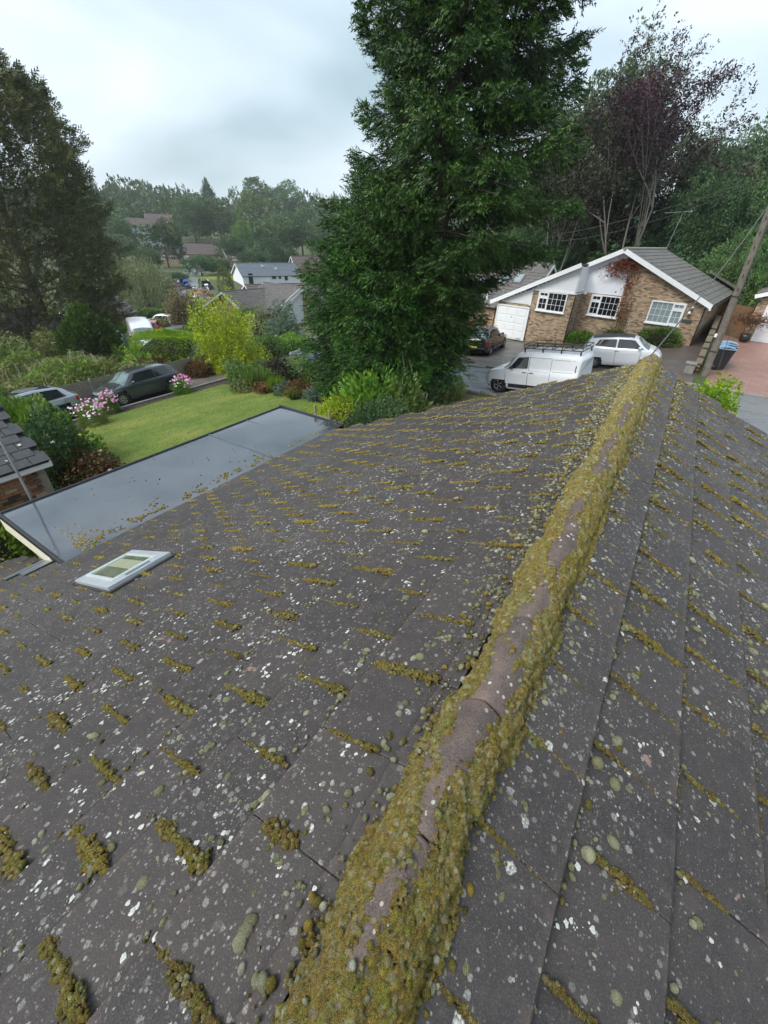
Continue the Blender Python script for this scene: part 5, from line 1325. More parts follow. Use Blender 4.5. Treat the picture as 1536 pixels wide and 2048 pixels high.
# wheelie bins
def bin_(loc, rz, label, lidmat):
    t_ = thing('wheelie_bin', label, 'wheelie bin', loc, rz, None)
    b = MB()
    V = []; 
    for (z, hx, hy, oy) in ((.06, .20, .22, .03), (.55, .245, .27, .0), (.92, .285, .31, -.02)):
        for (sx, sy) in ((-1, -1), (1, -1), (1, 1), (-1, 1)): V.append((sx * hx, sy * hy + oy, z))
    b.add(V, [(3, 2, 1, 0)] + [(r * 4 + i, r * 4 + (i + 1) % 4, r * 4 + 4 + (i + 1) % 4, r * 4 + 4 + i) for r in range(2) for i in range(4)]); b.box((0, -.02, .935), (.60, .65, .04), bev=.012); b.build('body', simple('black_bin_plastic', (.022, .024, .028), .35, var=.2), t_)
    b = MB(); V = []
    for (y, z) in ((-.36, .965), (-.30, 1.01), (0, 1.055), (.25, 1.03), (.33, .97)):
        for x in (-.31, .31): V.append((x, y, z))
    n5 = 5; F = [(2 * i, 2 * i + 1, 2 * i + 3, 2 * i + 2) for i in range(4)]; b.add(V, F, 0, True)
    b.box((0, -.02, .975), (.62, .68, .03), bev=.01)
    b.build('lid', lidmat, t_)
    b = MB(); b.tube((-.24, .36, 1.0), (.24, .36, 1.0), .018, n=8); b.build('handle', BLACKPL, t_)
    for sx in (-1, 1):
        b = MB(); b.lathe([(.02, -.03), (.10, -.03), (.105, 0), (.10, .03), (.02, .03)], (sx * .27, .24, .105), n=14, axis=0); b.build('wheel', BLACKPL, t_)
LIDB = simple('pale_blue_lid', (.30, .48, .66), .3, var=.1); LIDG = simple('grey_blue_lid', (.22, .36, .50), .3, var=.1)
bin_((2.55, 26.3, -3.63), math.radians(95), 'wheelie bin with pale blue lid, nearest of three beside the pole', LIDB)
bin_((2.62, 27.05, -3.63), math.radians(98), 'middle wheelie bin with pale blue lid between its two neighbours', LIDG)
bin_((2.70, 27.8, -3.63), math.radians(92), 'wheelie bin with pale blue lid, farthest of three from the road', LIDB)
# garden post, stakes
st = thing('wooden_stake', 'pair of old brown wooden stakes leaning by the ivy below the roof', 'stake', gi(847, 812) + [0, 0, -.1])
for dx in (-.05, .08):
    b = MB(); b.box((dx, 0, .30), (.05, .05, .75), frame=((1, 0, -.12), (0, 1, 0), (.12, 0, 1))); b.build('stake', TIMBER, st)
fr_ = thing('leaning_bar', 'dark metal sign frame standing over the left slope', 'frame', (0, 0, 0)) if False else None
# ================================================================== vehicles
def paint(name, col, rough=.22, flake=0.0):
    if name in MATS: return MATS[name]
    mt, t, b = new_mat(name); n = noise(t, pos(t), 2.0, 4, .6); f = noise(t, pos(t), 120, 2)
    c = mixc(t, ramp(t, n, [(.3, (0, 0, 0)), (.75, (.5, .5, .5))]), col, tuple(v * .85 for v in col))
    c = mixc(t, ramp(t, f, [(.62, (0, 0, 0)), (.68, (.35, .35, .35))]), c, tuple(min(1, v * 1.3 + .04) for v in col))
    t.links.new(c, b.inputs['Base Color']); b.inputs['Roughness'].default_value = rough; b.inputs['Metallic'].default_value = flake
    b.inputs['Coat Weight'].default_value = .7; b.inputs['Coat Roughness'].default_value = .06; MATS[name] = mt; return mt
CGL = simple('car_glass', (.02, .026, .028), .05, var=.2, spec=.9)
CGLL = simple('car_screen_glass', (.16, .22, .22), .08, var=.5, scale=3, spec=.9)
TYRE = simple('tyre_rubber', (.018, .018, .018), .8, var=.3)
ALLOY = simple('alloy_rim', (.45, .46, .48), .3, metal=.7, var=.15)
DKRIM = simple('dark_rim', (.10, .10, .105), .35, metal=.6, var=.2)
ARCH = simple('wheel_arch_dark', (.008, .008, .008), .9)
REDL = simple('red_lens', (.45, .015, .015), .15, var=.3, scale=20); CLRL = simple('headlight_lens', (.55, .58, .60), .1, var=.4, scale=20, spec=.9)
TRIM = simple('black_trim', (.02, .02, .022), .5); PLW = simple('white_plate', (.75, .75, .72), .4, var=.1); PLY = simple('yellow_plate', (.72, .55, .06), .4, var=.1)
CHROME = simple('chrome_trim', (.55, .56, .58), .15, metal=.9, var=.05)
def smooth_interp(xk, vk, x):
    xk = np.array(xk, float); vk = np.array(vk, float); m_ = np.diff(vk) / np.diff(xk); t = np.zeros(len(vk)); t[1:-1] = np.where(m_[1:] * m_[:-1] > 0, 2 * m_[1:] * m_[:-1] / (m_[1:] + m_[:-1] + 1e-9), 0); t[0] = m_[0]; t[-1] = m_[-1]
    i = np.clip(np.searchsorted(xk, x) - 1, 0, len(xk) - 2); h = xk[i + 1] - xk[i]; s = (x - xk[i]) / h
    return (1 + 2 * s) * (1 - s) ** 2 * vk[i] + s * (1 - s) ** 2 * h * t[i] + s * s * (3 - 2 * s) * vk[i + 1] + s * s * (s - 1) * h * t[i + 1]
def make_car(name, label, cat, loc, rz, spec, body_mat, parts_only=False, group=None):
    """x forward. spec: L, W, xs, sill, belt, roof (heights), wbody (half width factor), rw (roof half width factor)"""
    t_ = thing(name, label, cat, loc, rz, group); S_ = spec; L, Wd = S_['L'], S_['W'] / 2
    nx = 84; X = np.linspace(-L / 2, L / 2, nx)
    k = lambda key: smooth_interp(np.array(S_['x']) * L, S_[key], X)
    sill, belt, top, wf, rw = k('sill'), k('belt'), k('top'), k('w'), k('rw')
    top = np.maximum(top, belt + .012)
    def sect(i, v):
        """v 0..1: 0 sill, .42 shoulder, .5 belt, .85 roof edge, 1 centre"""
        w = Wd * wf[i]; bz, tz = belt[i], top[i]; gh = tz - bz; g = min(1.0, gh / .25)
        wr = Wd * rw[i] * g + w * .86 * (1 - g)
        pts = [(w * .90, sill[i]), (w * .985, sill[i] + .10), (w, sill[i] + (bz - sill[i]) * .45), (w * .985, bz - .06 * (1 - .3)), (w * .945, bz), (wr * 1.0 + .02, tz - gh * .16 - .012), (wr * .93, tz - gh * .03 - .004), (wr * .6, tz), (0, tz + .02)]
        vs = [0, .1, .28, .44, .5, .8, .87, .93, 1.0]
        j = min(int(np.searchsorted(vs, v, 'right')) - 1, 7); s = (v - vs[j]) / (vs[j + 1] - vs[j]); a, b_ = pts[j], pts[j + 1]
        return np.array([a[0] + (b_[0] - a[0]) * s, a[1] + (b_[1] - a[1]) * s])
    VS = [0, .1, .2, .28, .36, .44, .5, .56, .62, .68, .74, .8, .835, .87, .9, .93, .965, 1.0]
    V = []; nv = len(VS)
    for i in range(nx):
        for v in VS: y, z = sect(i, v); V.append((X[i], y, z))
        for v in VS[-2::-1]: y, z = sect(i, v); V.append((X[i], -y, z))
    n = 2 * nv - 1; F = []
    wheels = [(S_['wf'] * L, 1), (S_['wr'] * L, 1)]; R = S_['R']
    V = np.array(V)
    # noses: pull the end sections in so bumpers are rounded in plan
    for i in range(nx):
        for jx in range(n):
            V[i * n + jx, 0] -= (np.sign(X[i]) * S_.get('round', .16)) * (abs(V[i * n + jx, 1]) / Wd) ** 3 * max(0, (abs(X[i]) - L / 2 + .35) / .35)
    for i in range(nx - 1):
        for j in range(n - 1):
            c = (V[i * n + j] + V[(i + 1) * n + j + 1]) / 2
            if c[2] < R * 1.95 and any((c[0] - wx) ** 2 + (c[2] - R) ** 2 < (R * 1.17) ** 2 for wx, _ in wheels) and abs(c[1]) > Wd * .6: continue
            F.append((i * n + j, (i + 1) * n + j, (i + 1) * n + j + 1, i * n + j + 1))
    F2 = []
    b = MB(); b.add(V, F, 0, True)
    b.add([V[j] for j in range(n)], [tuple(range(n))], 0); b.add([V[(nx - 1) * n + j] for j in range(n)], [tuple(range(n))[::-1]], 0)
    o = b.build('body', body_mat, t_)
    bm = bmesh.new(); bm.from_mesh(o.data); bmesh.ops.remove_doubles(bm, verts=bm.verts, dist=.0005); bmesh.ops.recalc_face_normals(bm, faces=bm.faces); bm.to_mesh(o.data); bm.free()
    b = MB(); b.box((0, 0, (.16 + min(belt.min(), .55)) / 2), (L * .90, Wd * 1.5, .30)); 
    for wx, _ in wheels: b.tube((wx, -Wd * .93, R), (wx, Wd * .93, R), R * 1.16, n=20)
    b.build('underbody', ARCH, t_)
    def P(x, v, sgn, off=.006):
        xi = (x + .5) * (nx - 1); xi = min(max(xi, 0), nx - 1.001); i = int(xi); s = xi - i
        if v > 1: v = 2 - v; sgn = -sgn
        a = sect(i, v) * (1 - s) + sect(i + 1, v) * s; xx = -L / 2 + xi / (nx - 1) * L
        p = np.array([xx, a[0], a[1]]); p[0] -= (np.sign(xx) * S_.get('round', .16)) * (abs(p[1]) / Wd) ** 3 * max(0, (abs(xx) - L / 2 + .35) / .35)
        a2 = sect(min(i + 1, nx - 1), max(v - .02, 0)) ; a1 = sect(i, min(v + .02, 1)); dv = a1 - sect(i, max(v - .02, 0)); nn = np.array([0, dv[1], -dv[0]])
        if i + 1 < nx and v > .5:
            da = sect(min(i + 2, nx - 1), v) - sect(max(i - 1, 0), v); dx = X[min(i + 2, nx - 1)] - X[max(i - 1, 0)]; tx = np.array([dx, da[0], da[1]]); tv = np.array([0, dv[0], dv[1]]); nn = np.cross(tx, tv)
        nn = nn / (np.linalg.norm(nn) + 1e-9)
        if nn[2] < 0 and v > .45: nn = -nn
        if v <= .45 and nn[1] < 0: nn = -nn
        p = p + nn * off; p[1] *= sgn; return p
    def patch(nm, corners, mat, sides=(1, -1), nu=8, nw=6, off=.006, label=None, one=False):
        """corners: (x,v) lower-rear, lower-front, upper-front, upper-rear"""
        bb = MB()
        for sg in sides:
            Vp = []
            for a in range(nu + 1):
                for c in range(nw + 1):
                    s, r = a / nu, c / nw
                    x = (corners[0][0] * (1 - s) + corners[1][0] * s) * (1 - r) + (corners[3][0] * (1 - s) + corners[2][0] * s) * r
                    v = (corners[0][1] * (1 - s) + corners[1][1] * s) * (1 - r) + (corners[3][1] * (1 - s) + corners[2][1] * s) * r
                    Vp.append(P(x, v, sg, off))
            Fp = [(a * (nw + 1) + c, (a + 1) * (nw + 1) + c, (a + 1) * (nw + 1) + c + 1, a * (nw + 1) + c + 1) for a in range(nu) for c in range(nw)]
            if sg < 0: Fp = [f[::-1] for f in Fp]
            if one: bb.add(Vp, Fp, 0, True)
            else: q_ = MB(); q_.add(Vp, Fp, 0, True); tag(q_.build(nm, mat, t_), label)
        if one: tag(bb.build(nm, mat, t_), label)
    for (nm, cs, mt) in S_['glass']:
        if nm in ('windscreen', 'rear_window'): 
            patch(nm, cs, mt, one=True, nw=8)
        else: patch(nm, cs, mt)
    for (nm, cs, mt) in S_.get('patches', []): patch(nm, cs, mt, off=.008)
    for (cs) in S_.get('gaps', []): patch('door_gap', cs, TRIM, nu=1, nw=10, off=.004)
    # wheels
    for wx, _ in wheels:
        for sg in (1, -1):
            w_ = bpy.data.objects.new('wheel', None); COL.objects.link(w_); w_.parent = t_; w_.location = (wx, sg * (Wd * .96 - .10), R)
            b = MB(); b.lathe([(R * .62, -.10), (R * .93, -.10), (R, -.06), (R, .06), (R * .93, .10), (R * .66, .105), (R * .62, .09)], (0, 0, 0), n=28, axis=1); b.build('tyre', TYRE, w_)
            b = MB(); rm = S_.get('rim', ALLOY); b.lathe([(R * .66, .095 * sg), (R * .60, .085 * sg), (R * .58, .03 * sg)], (0, 0, 0), n=28, axis=1)
            b.lathe([(0, .035 * sg), (R * .14, .07 * sg), (R * .16, .05 * sg)], (0, 0, 0), n=12, axis=1)
            ns = S_.get('spokes', 5)
            for q_ in range(ns):
                a = 6.283 * q_ / ns; d = np.array([math.cos(a), 0, math.sin(a)]); e2 = np.array([-math.sin(a), 0, math.cos(a)])
                b.box(d * R * .37 + np.array([0, .062 * sg, 0]), (R * .52, .03, R * .13), frame=(d, (0, 1, 0), e2))
            b.build('rim', rm, w_)
            b = MB(); b.lathe([(0, .0), (R * .6, .0)], (0, .022 * sg, 0), n=20, axis=1); b.tube((0, .015 * sg, 0), (0, .025 * sg, 0), R * .6, n=20); b.build('brake_disc', ARCH, w_)
    # mirrors, handles, plates
    mx_ = S_['mirror']
    for sg in (1, -1):
        p = P(mx_[0], .52, sg, .0); b = MB(); V0, F0 = ICO2; b.add(V0 * np.array([.07, .10, .075]) + p + np.array([.02, sg * .10, .07]), [tuple(f) for f in F0], 0, True); b.box(p + np.array([.02, sg * .03, .03]), (.05, .1, .03)); b.build('wing_mirror', S_.get('mirror_mat', body_mat), t_)
    for hx in S_.get('handles', []): 
        for sg in (1, -1):
            p = P(hx, .42, sg, .012); b = MB(); b.box(p, (.17, .025, .028), bev=.008); b.build('door_handle', S_.get('handle_mat', body_mat), t_)
    for (x_, z_, mt, wd) in S_.get('plates', []):
        b = MB(); b.box((x_ * L, 0, z_), (.015, wd, .115), bev=.003); b.build('number_plate', mt, t_)
    for (nm, c, sz, mt) in S_.get('boxes', []): b = MB(); b.box(c, sz, bev=min(sz) * .2); b.build(nm, mt, t_)
    return t_
def ico_full(sub):
    bm = bmesh.new(); bmesh.ops.create_icosphere(bm, subdivisions=sub, radius=1.0); V = np.array([v.co[:] for v in bm.verts]); F = [[v.index for v in f.verts] for f in bm.faces]; bm.free(); return V, F
ICO2 = ico_full(2)
def hatch(L=4.26, W=1.79, H=1.47, R=.33, **kw):
    s = dict(L=L, W=W, R=R, wf=.31, wr=-.305, mirror=(.135,), spokes=5,
        x=[-.5, -.485, -.46, -.40, -.36, -.30, -.1, .05, .12, .26, .38, .46, .5],
        sill=[.42, .30, .24, .21, .20, .19, .18, .18, .18, .19, .22, .28, .40],
        belt=[.80, .86, .95, .98, .97, .96, .93, .91, .90, .88, .82, .72, .60],
        top=[.84, 1.0, 1.16, 1.35, 1.41, H - .02, H, H - .03, H - .12, .96, .84, .74, .62],
        w=[.84, .91, .95, .985, .99, 1, 1, 1, 1, .99, .96, .88, .78], rw=[.62, .64, .66, .68, .70, .71, .73, .72, .70, .66, .62, .6, .6],
        glass=[('windscreen', [(.255, .60), (.255, 1.0), (.105, 1.0), (.115, .88)], CGLL), ('rear_window', [(-.455, .55), (-.38, .86), (-.385, 1.0), (-.465, 1.0)], CGL),
               ('side_window', [(-.14, .53), (.20, .53), (.085, .80), (-.14, .80)], CGL), ('side_window', [(-.36, .54), (-.155, .53), (-.155, .80), (-.31, .80)], CGL)],
        patches=[('headlight', [(.40, .40), (.475, .36), (.47, .46), (.385, .50)], CLRL), ('tail_light', [(-.49, .34), (-.43, .38), (-.425, .50), (-.475, .50)], REDL), ('sill_trim', [(-.22, .02), (.22, .02), (.22, .09), (-.22, .09)], TRIM)],
        gaps=[[(-.147, .06), (-.143, .06), (-.143, .52), (-.147, .52)], [(.175, .06), (.179, .06), (.2, .5), (.196, .5)], [(-.30, .2), (-.296, .2), (-.325, .5), (-.329, .5)]],
        handles=[-.10, -.29], plates=[(.492, .42, PLW, .52), (-.495, .55, PLY, .52)], boxes=[('lower_grille', (L * .478, 0, .30), (.05, 1.0, .14), TRIM), ('grille', (L * .474, 0, .60), (.05, .9, .05), TRIM)])
    s.update(kw); return s
def heading(a, b): return math.atan2(b[1] - a[1], b[0] - a[0])
def ground(x, y): return (x, y, float(gz(x, y)) + .016)
def slope_roll(o):
    """sit the car on the cross slope"""
    x, y = o.location[0], o.location[1]; h = o.rotation_euler[2]
    d = np.array([math.cos(h), math.sin(h)]); s = np.array([-math.sin(h), math.cos(h)])
    px_ = (float(gz(x + d[0], y + d[1])) - float(gz(x - d[0], y - d[1]))) / 2; ry = (float(gz(x + s[0], y + s[1])) - float(gz(x - s[0], y - s[1]))) / 2
    o.rotation_euler = (math.atan(ry), -math.atan(px_), h)
golf = make_car('parked_car', 'dark grey five-door hatchback parked facing left beside the lawn', 'car', ground(-22.15, 11.2), math.radians(-91), hatch(rim=ALLOY, spokes=10), paint('dark_grey_paint', (.050, .060, .070), .22, .3)); slope_roll(golf)
silver = make_car('parked_car', 'silver coupe-shaped hatchback with black roof, half hidden behind the leafy bush on the left', 'car', ground(-22.4, 6.1), math.radians(-88),
    hatch(4.45, 1.85, 1.50, top=[.84, .95, 1.08, 1.22, 1.34, 1.44, 1.50, 1.46, 1.35, .98, .86, .76, .62]), paint('silver_paint', (.36, .40, .43), .25, .5)); slope_roll(silver)
b = MB(); b.box((-.35, 0, 1.475), (1.7, 1.05, .035), bev=.015); b.build('roof_panel', CGL, silver)
bluec = make_car('parked_car', 'grey-blue car with its front hidden in garden plants, left of the big spruce', 'car', ground(-18.2, 20.9), math.radians(176), hatch(4.2, 1.75, 1.48), paint('grey_blue_paint', (.16, .20, .25), .25, .4)); slope_roll(bluec)
# black estate on the drive, seen from behind
est = dict(L=4.54, W=1.73, R=.32, wf=.305, wr=-.295, mirror=(.13,), spokes=7,
    x=[-.5, -.487, -.46, -.42, -.38, -.30, -.1, .05, .10, .22, .36, .46, .5], sill=[.42, .30, .24, .21, .20, .19, .18, .18, .18, .19, .22, .28, .40],
    belt=[.88, .94, .97, .97, .96, .95, .92, .90, .89, .87, .80, .70, .58], top=[.90, 1.02, 1.16, 1.36, 1.43, 1.46, 1.46, 1.43, 1.37, .96, .82, .72, .60],
    w=[.86, .93, .97, .99, .99, 1, 1, 1, 1, .99, .96, .88, .80], rw=[.66, .68, .70, .71, .72, .72, .72, .71, .70, .66, .62, .6, .6],
    glass=[('windscreen', [(.215, .60), (.215, 1.0), (.075, 1.0), (.085, .88)], CGLL), ('rear_window', [(-.475, .58), (-.425, .84), (-.425, 1.0), (-.48, 1.0)], CGLL),
           ('side_window', [(-.09, .53), (.17, .53), (.07, .80), (-.09, .80)], CGL), ('side_window', [(-.25, .53), (-.10, .53), (-.10, .80), (-.25, .80)], CGL), ('side_window', [(-.43, .54), (-.265, .53), (-.265, .80), (-.395, .80)], CGL)],
    patches=[('headlight', [(.41, .40), (.475, .36), (.47, .46), (.40, .50)], CLRL), ('tail_light', [(-.495, .28), (-.455, .28), (-.448, .50), (-.487, .50)], REDL), ('side_moulding', [(-.22, .22), (.20, .22), (.20, .26), (-.22, .26)], TRIM)],
    gaps=[[(-.095, .06), (-.092, .06), (-.092, .52), (-.095, .52)], [(-.255, .2), (-.252, .2), (-.252, .52), (-.255, .52)], [(.165, .06), (.168, .06), (.168, .5), (.165, .5)]],
    handles=[-.07, -.235], plates=[(.496, .42, PLW, .52), (-.500, .62, PLY, .52)], boxes=[('roof_rail', (-.6, .52, 1.47), (2.3, .03, .03), CHROME), ('roof_rail', (-.6, -.52, 1.47), (2.3, .03, .03), CHROME), ('bumper_strip', (-2.25, 0, .50), (.06, 1.5, .06), TRIM)])
merc = make_car('parked_car', 'black estate car with a yellow rear plate on the drive before the white garage', 'car', ground(-9.75, 27.6), math.radians(92), est, paint('black_paint', (.012, .013, .016), .15, .1)); slope_roll(merc)
# small white rounded car with a dark fabric roof
f5 = dict(L=3.57, W=1.63, R=.30, wf=.335, wr=-.31, mirror=(.22,), spokes=8, round=.22, handle_mat=CHROME,
    x=[-.5, -.49, -.465, -.43, -.38, -.28, -.08, .08, .17, .33, .41, .47, .5], sill=[.40, .27, .22, .20, .19, .18, .17, .17, .17, .18, .21, .27, .40],
    belt=[.72, .84, .94, .99, .99, .98, .95, .93, .92, .90, .84, .72, .56], top=[.76, .98, 1.18, 1.38, 1.43, 1.465, 1.485, 1.46, 1.38, .99, .87, .74, .58],
    w=[.80, .90, .95, .98, 1, 1, 1, 1, 1, .99, .96, .88, .76], rw=[.60, .62, .64, .66, .68, .70, .71, .70, .68, .64, .6, .58, .56],
    glass=[('windscreen', [(.335, .60), (.335, 1.0), (.18, 1.0), (.19, .88)], CGLL), ('rear_window', [(-.47, .60), (-.41, .84), (-.41, 1.0), (-.475, 1.0)], CGL),
           ('side_window', [(-.05, .53), (.285, .53), (.15, .79), (-.05, .79)], CGL), ('side_window', [(-.34, .56), (-.07, .53), (-.07, .79), (-.29, .77)], CGL)],
    patches=[('headlight', [(.425, .38), (.475, .34), (.465, .44), (.42, .48)], CLRL), ('tail_light', [(-.488, .30), (-.455, .32), (-.45, .46), (-.475, .46)], REDL), ('fabric_roof', [(-.42, .84), (.13, .86), (.13, 1.0), (-.42, 1.0)], BLACKPL)],
    gaps=[[(-.062, .06), (-.058, .06), (-.058, .5), (-.062, .5)], [(.225, .06), (.229, .06), (.255, .5), (.251, .5)]], handles=[-.05], plates=[(.50, .40, PLW, .50), (-.502, .50, PLY, .50)], boxes=[('lower_grille', (1.70, 0, .28), (.05, .8, .12), TRIM)])
fiat = make_car('parked_car', 'small rounded white car with a folded dark fabric roof on the brown forecourt', 'car', ground(-1.62, 25.05), math.radians(2), f5, paint('white_paint', (.76, .77, .79), .25)); slope_roll(fiat)
# vans
van = dict(L=4.2, W=1.84, R=.33, wf=.31, wr=-.315, mirror=(.17,), spokes=5, handle_mat=TRIM, mirror_mat=TRIM,
    x=[-.5, -.49, -.475, -.45, -.40, -.25, -.02, .09, .16, .27, .38, .46, .5], sill=[.42, .32, .26, .24, .22, .21, .20, .20, .20, .21, .24, .30, .42],
    belt=[1.02, 1.04, 1.05, 1.06, 1.06, 1.06, 1.05, 1.04, 1.03, 1.02, .95, .84, .66], top=[1.52, 1.62, 1.68, 1.72, 1.74, 1.75, 1.75, 1.71, 1.60, 1.08, .98, .86, .68],
    w=[.94, .97, .985, .99, 1, 1, 1, 1, 1, .99, .96, .90, .80], rw=[.80, .81, .82, .83, .84, .84, .83, .80, .76, .70, .66, .62, .6],
    glass=[('windscreen', [(.268, .58), (.268, 1.0), (.115, 1.0), (.125, .88)], CGLL), ('side_window', [(.015, .53), (.235, .52), (.13, .76), (.015, .77)], CGL)],
    patches=[('headlight', [(.415, .42), (.472, .38), (.47, .47), (.40, .52)], CLRL), ('rear_quarter_slot', [(-.462, .52), (-.45, .52), (-.45, .66), (-.462, .66)], CGL),
             ('side_moulding', [(-.2, .10), (.2, .10), (.2, .20), (-.2, .20)], TRIM)],
    gaps=[[(.002, .06), (.006, .06), (.006, .78), (.002, .78)], [(-.215, .10), (-.212, .10), (-.212, .76), (-.215, .76)], [(.235, .06), (.238, .06), (.245, .5), (.242, .5)], [(-.21, .755), (.0, .755), (.0, .762), (-.21, .762)], [(-.21, .46), (.0, .46), (.0, .468), (-.21, .468)], [(-.43, .50), (-.23, .50), (-.23, .507), (-.43, .507)], [(-.43, .74), (-.23, .74), (-.23, .747), (-.43, .747)]],
    handles=[.04, -.03], plates=[(.50, .42, PLW, .52), (-.503, .75, PLY, .52)], boxes=[('lower_grille', (2.03, 0, .36), (.06, .9, .2), TRIM), ('rear_bumper', (-2.06, 0, .48), (.10, 1.5, .2), TRIM)])
vn = make_car('panel_van', 'white panel van with a black roof rack parked in the road just beyond the roof', 'van', ground(-4.12, 18.95), math.radians(173), van, paint('van_white_paint', (.74, .76, .80), .28)); slope_roll(vn)
vn.rotation_euler[1] += .0
rk = bpy.data.objects.new('roof_rack', None); COL.objects.link(rk); rk.parent = vn
b = MB()
x0, x1, hw = -1.95, .38, .64; zr_ = 1.86
for z in (zr_, zr_ + .13):
    for sg in (1, -1): b.tube((x0, sg * hw, z), (x1, sg * hw, z), .016, n=6)
    b.tube((x0, -hw, z), (x0, hw, z), .016, n=6); b.tube((x1, -hw, z), (x1, hw, z), .016, n=6)
for i in range(7):
    x = x0 + (x1 - x0) * i / 6
    for sg in (1, -1): b.tube((x, sg * hw, zr_), (x, sg * hw, zr_ + .13), .013, n=6)
b.build('rail', DARKM, rk)
for i in range(7):
    b = MB(); x = x0 + (x1 - x0) * i / 6; b.tube((x, -hw, zr_), (x, hw, zr_), .018, n=6); b.build('cross_bar', DARKM, rk)
for i in (0, 2, 4, 6):
    for sg in (1, -1): b = MB(); x = x0 + .05 + (x1 - x0 - .1) * i / 6; b.box((x, sg * hw, 1.76), (.05, .03, .22)); b.build('foot', DARKM, rk)
# tall van down the lower road
spr = dict(van, L=5.9, W=2.0, R=.35, wf=.33, wr=-.25,
    belt=[1.30, 1.32, 1.32, 1.32, 1.32, 1.32, 1.32, 1.32, 1.30, 1.26, 1.16, 1.0, .75], top=[2.4, 2.52, 2.60, 2.64, 2.66, 2.68, 2.68, 2.62, 2.40, 1.95, 1.30, 1.04, .77], rw=[.82, .83, .84, .85, .86, .86, .86, .84, .82, .78, .7, .66, .6],
    glass=[('windscreen', [(.385, .58), (.385, 1.0), (.20, 1.0), (.21, .84)], CGLL), ('side_window', [(.13, .52), (.31, .51), (.22, .66), (.13, .68)], CGL)], plates=[(.503, .55, PLW, .52)], boxes=[('grille', (2.88, 0, .80), (.08, .8, .2), TRIM), ('bumper', (2.86, 0, .45), (.15, 1.75, .28), TRIM)])
_q = gi(294, 701)
spr['L'] = 5.2; spr['top'] = [v * .92 if v > 1.5 else v for v in spr['top']]
sp = make_car('panel_van', 'tall white van facing the camera at the end of the lower road', 'van', (_q[0], _q[1], float(gz(_q[0], _q[1])) + .02), math.radians(-24), spr, paint('van_white_paint', (.7, .7, .7)))
make_car('parked_car', 'small red car seen from behind on the lower road beside the tall white van', 'car', (-52.6, 30.2, float(gz(-52.6, 30.2)) + .02), math.radians(140), hatch(3.8, 1.7, 1.45), paint('red_paint', (.55, .02, .03), .25))
make_car('parked_car', 'white hatchback parked by the hedge at the bend, beyond the tall van', 'car', (-60.5, 36.2, float(gz(-60.5, 36.2)) + .05), math.radians(-150), hatch(4.2, 1.75, 1.5), paint('white_paint', (.7, .7, .7)))
make_car('parked_car', 'dark green car with a pale roof peeping from behind the rounded conifer', 'car', (-42.2, 19.6, float(gz(-42.2, 19.6)) + .03), math.radians(-60), hatch(4.1, 1.7, 1.7), paint('dark_green_paint', (.05, .09, .08), .25))
make_car('parked_car', 'white car on the hillside drive far up the valley', 'car', (-136, 99.5, float(gz(-136, 99.5)) + .1), math.radians(-50), hatch(4.4, 1.8, 1.6), paint('white_paint', (.7, .7, .7)))
make_car('parked_car', 'red car beside the reddish hillside house', 'car', (-131, 107, float(gz(-131, 107)) + .1), math.radians(-30), hatch(4.4, 1.8, 1.6), paint('red_paint', (.55, .02, .03)))
# ================================================================== vegetation
VR = np.random.default_rng(11)
# leaf shapes: (verts, faces as quads) pointing along +x, lying in xy
def tpl_leaf(w=.5, fold=.15, n=1):
    V = np.array([(0, 0, 0), (.5, w / 2, fold), (1, 0, 0), (.5, -w / 2, fold)], float); return V, np.array([(0, 1, 2, 3)])
def tpl_needles(k=5, ln=.26, wd=.085, seed=0):
    """a conifer twig: an axis with paired needle blades around it, drooping"""
    r = np.random.default_rng(seed); V = []; F = []
    for i in range(k):
        x = i / k; a = r.uniform(0, 6.28)
        for s in range(2):
            an = a + s * 3.1416; d = np.array([.72, .69 * math.cos(an), .69 * math.sin(an)]); q = np.array([0, -math.sin(an), math.cos(an)]) * wd * .5
            L = ln * (1 - .45 * x) * r.uniform(.8, 1.2); p = np.array([x, 0, -.10 * x * x]); b = len(V)
            V += [p - q, p + d * L * .55 - q * .9, p + d * L, p + q]; F.append((b, b + 1, b + 2, b + 3))
    return np.array(V), np.array(F)
def tpl_clump(k=7, w=.42, seed=0, spread=1.0):
    """a tuft of leaves fanning from one point"""
    r = np.random.default_rng(seed); V = []; F = []
    for i in range(k):
        d = r.normal(0, spread, 3) + np.array([.9, 0, 0]); d /= np.linalg.norm(d); q = np.cross(d, r.normal(0, 1, 3)); q /= np.linalg.norm(q)
        L = r.uniform(.6, 1.1); o = r.normal(0, .25, 3); b = len(V); V += [o, o + d * L * .5 + q * w * L * .5, o + d * L, o + d * L * .5 - q * w * L * .5]; F.append((b, b + 1, b + 2, b + 3))
    return np.array(V), np.array(F)
def tpl_spray(k=9, seed=0):
    """flat cypress spray: feathery blades in one plane"""
    r = np.random.default_rng(seed); V = []; F = []
    for i in range(k):
        x = i / k; s = 1 if i % 2 else -1; d = np.array([.75, s * .6, r.normal(0, .15)]); d /= np.linalg.norm(d); L = .5 * (1 - .6 * x); q = np.array([-d[1], d[0], 0]) * .08; p = np.array([x * .9, 0, r.normal(0, .03)]); b = len(V)
        V += [p - q, p + d * L * .6 - q * .7, p + d * L, p + q]; F.append((b, b + 1, b + 2, b + 3))
    return np.array(V), np.array(F)
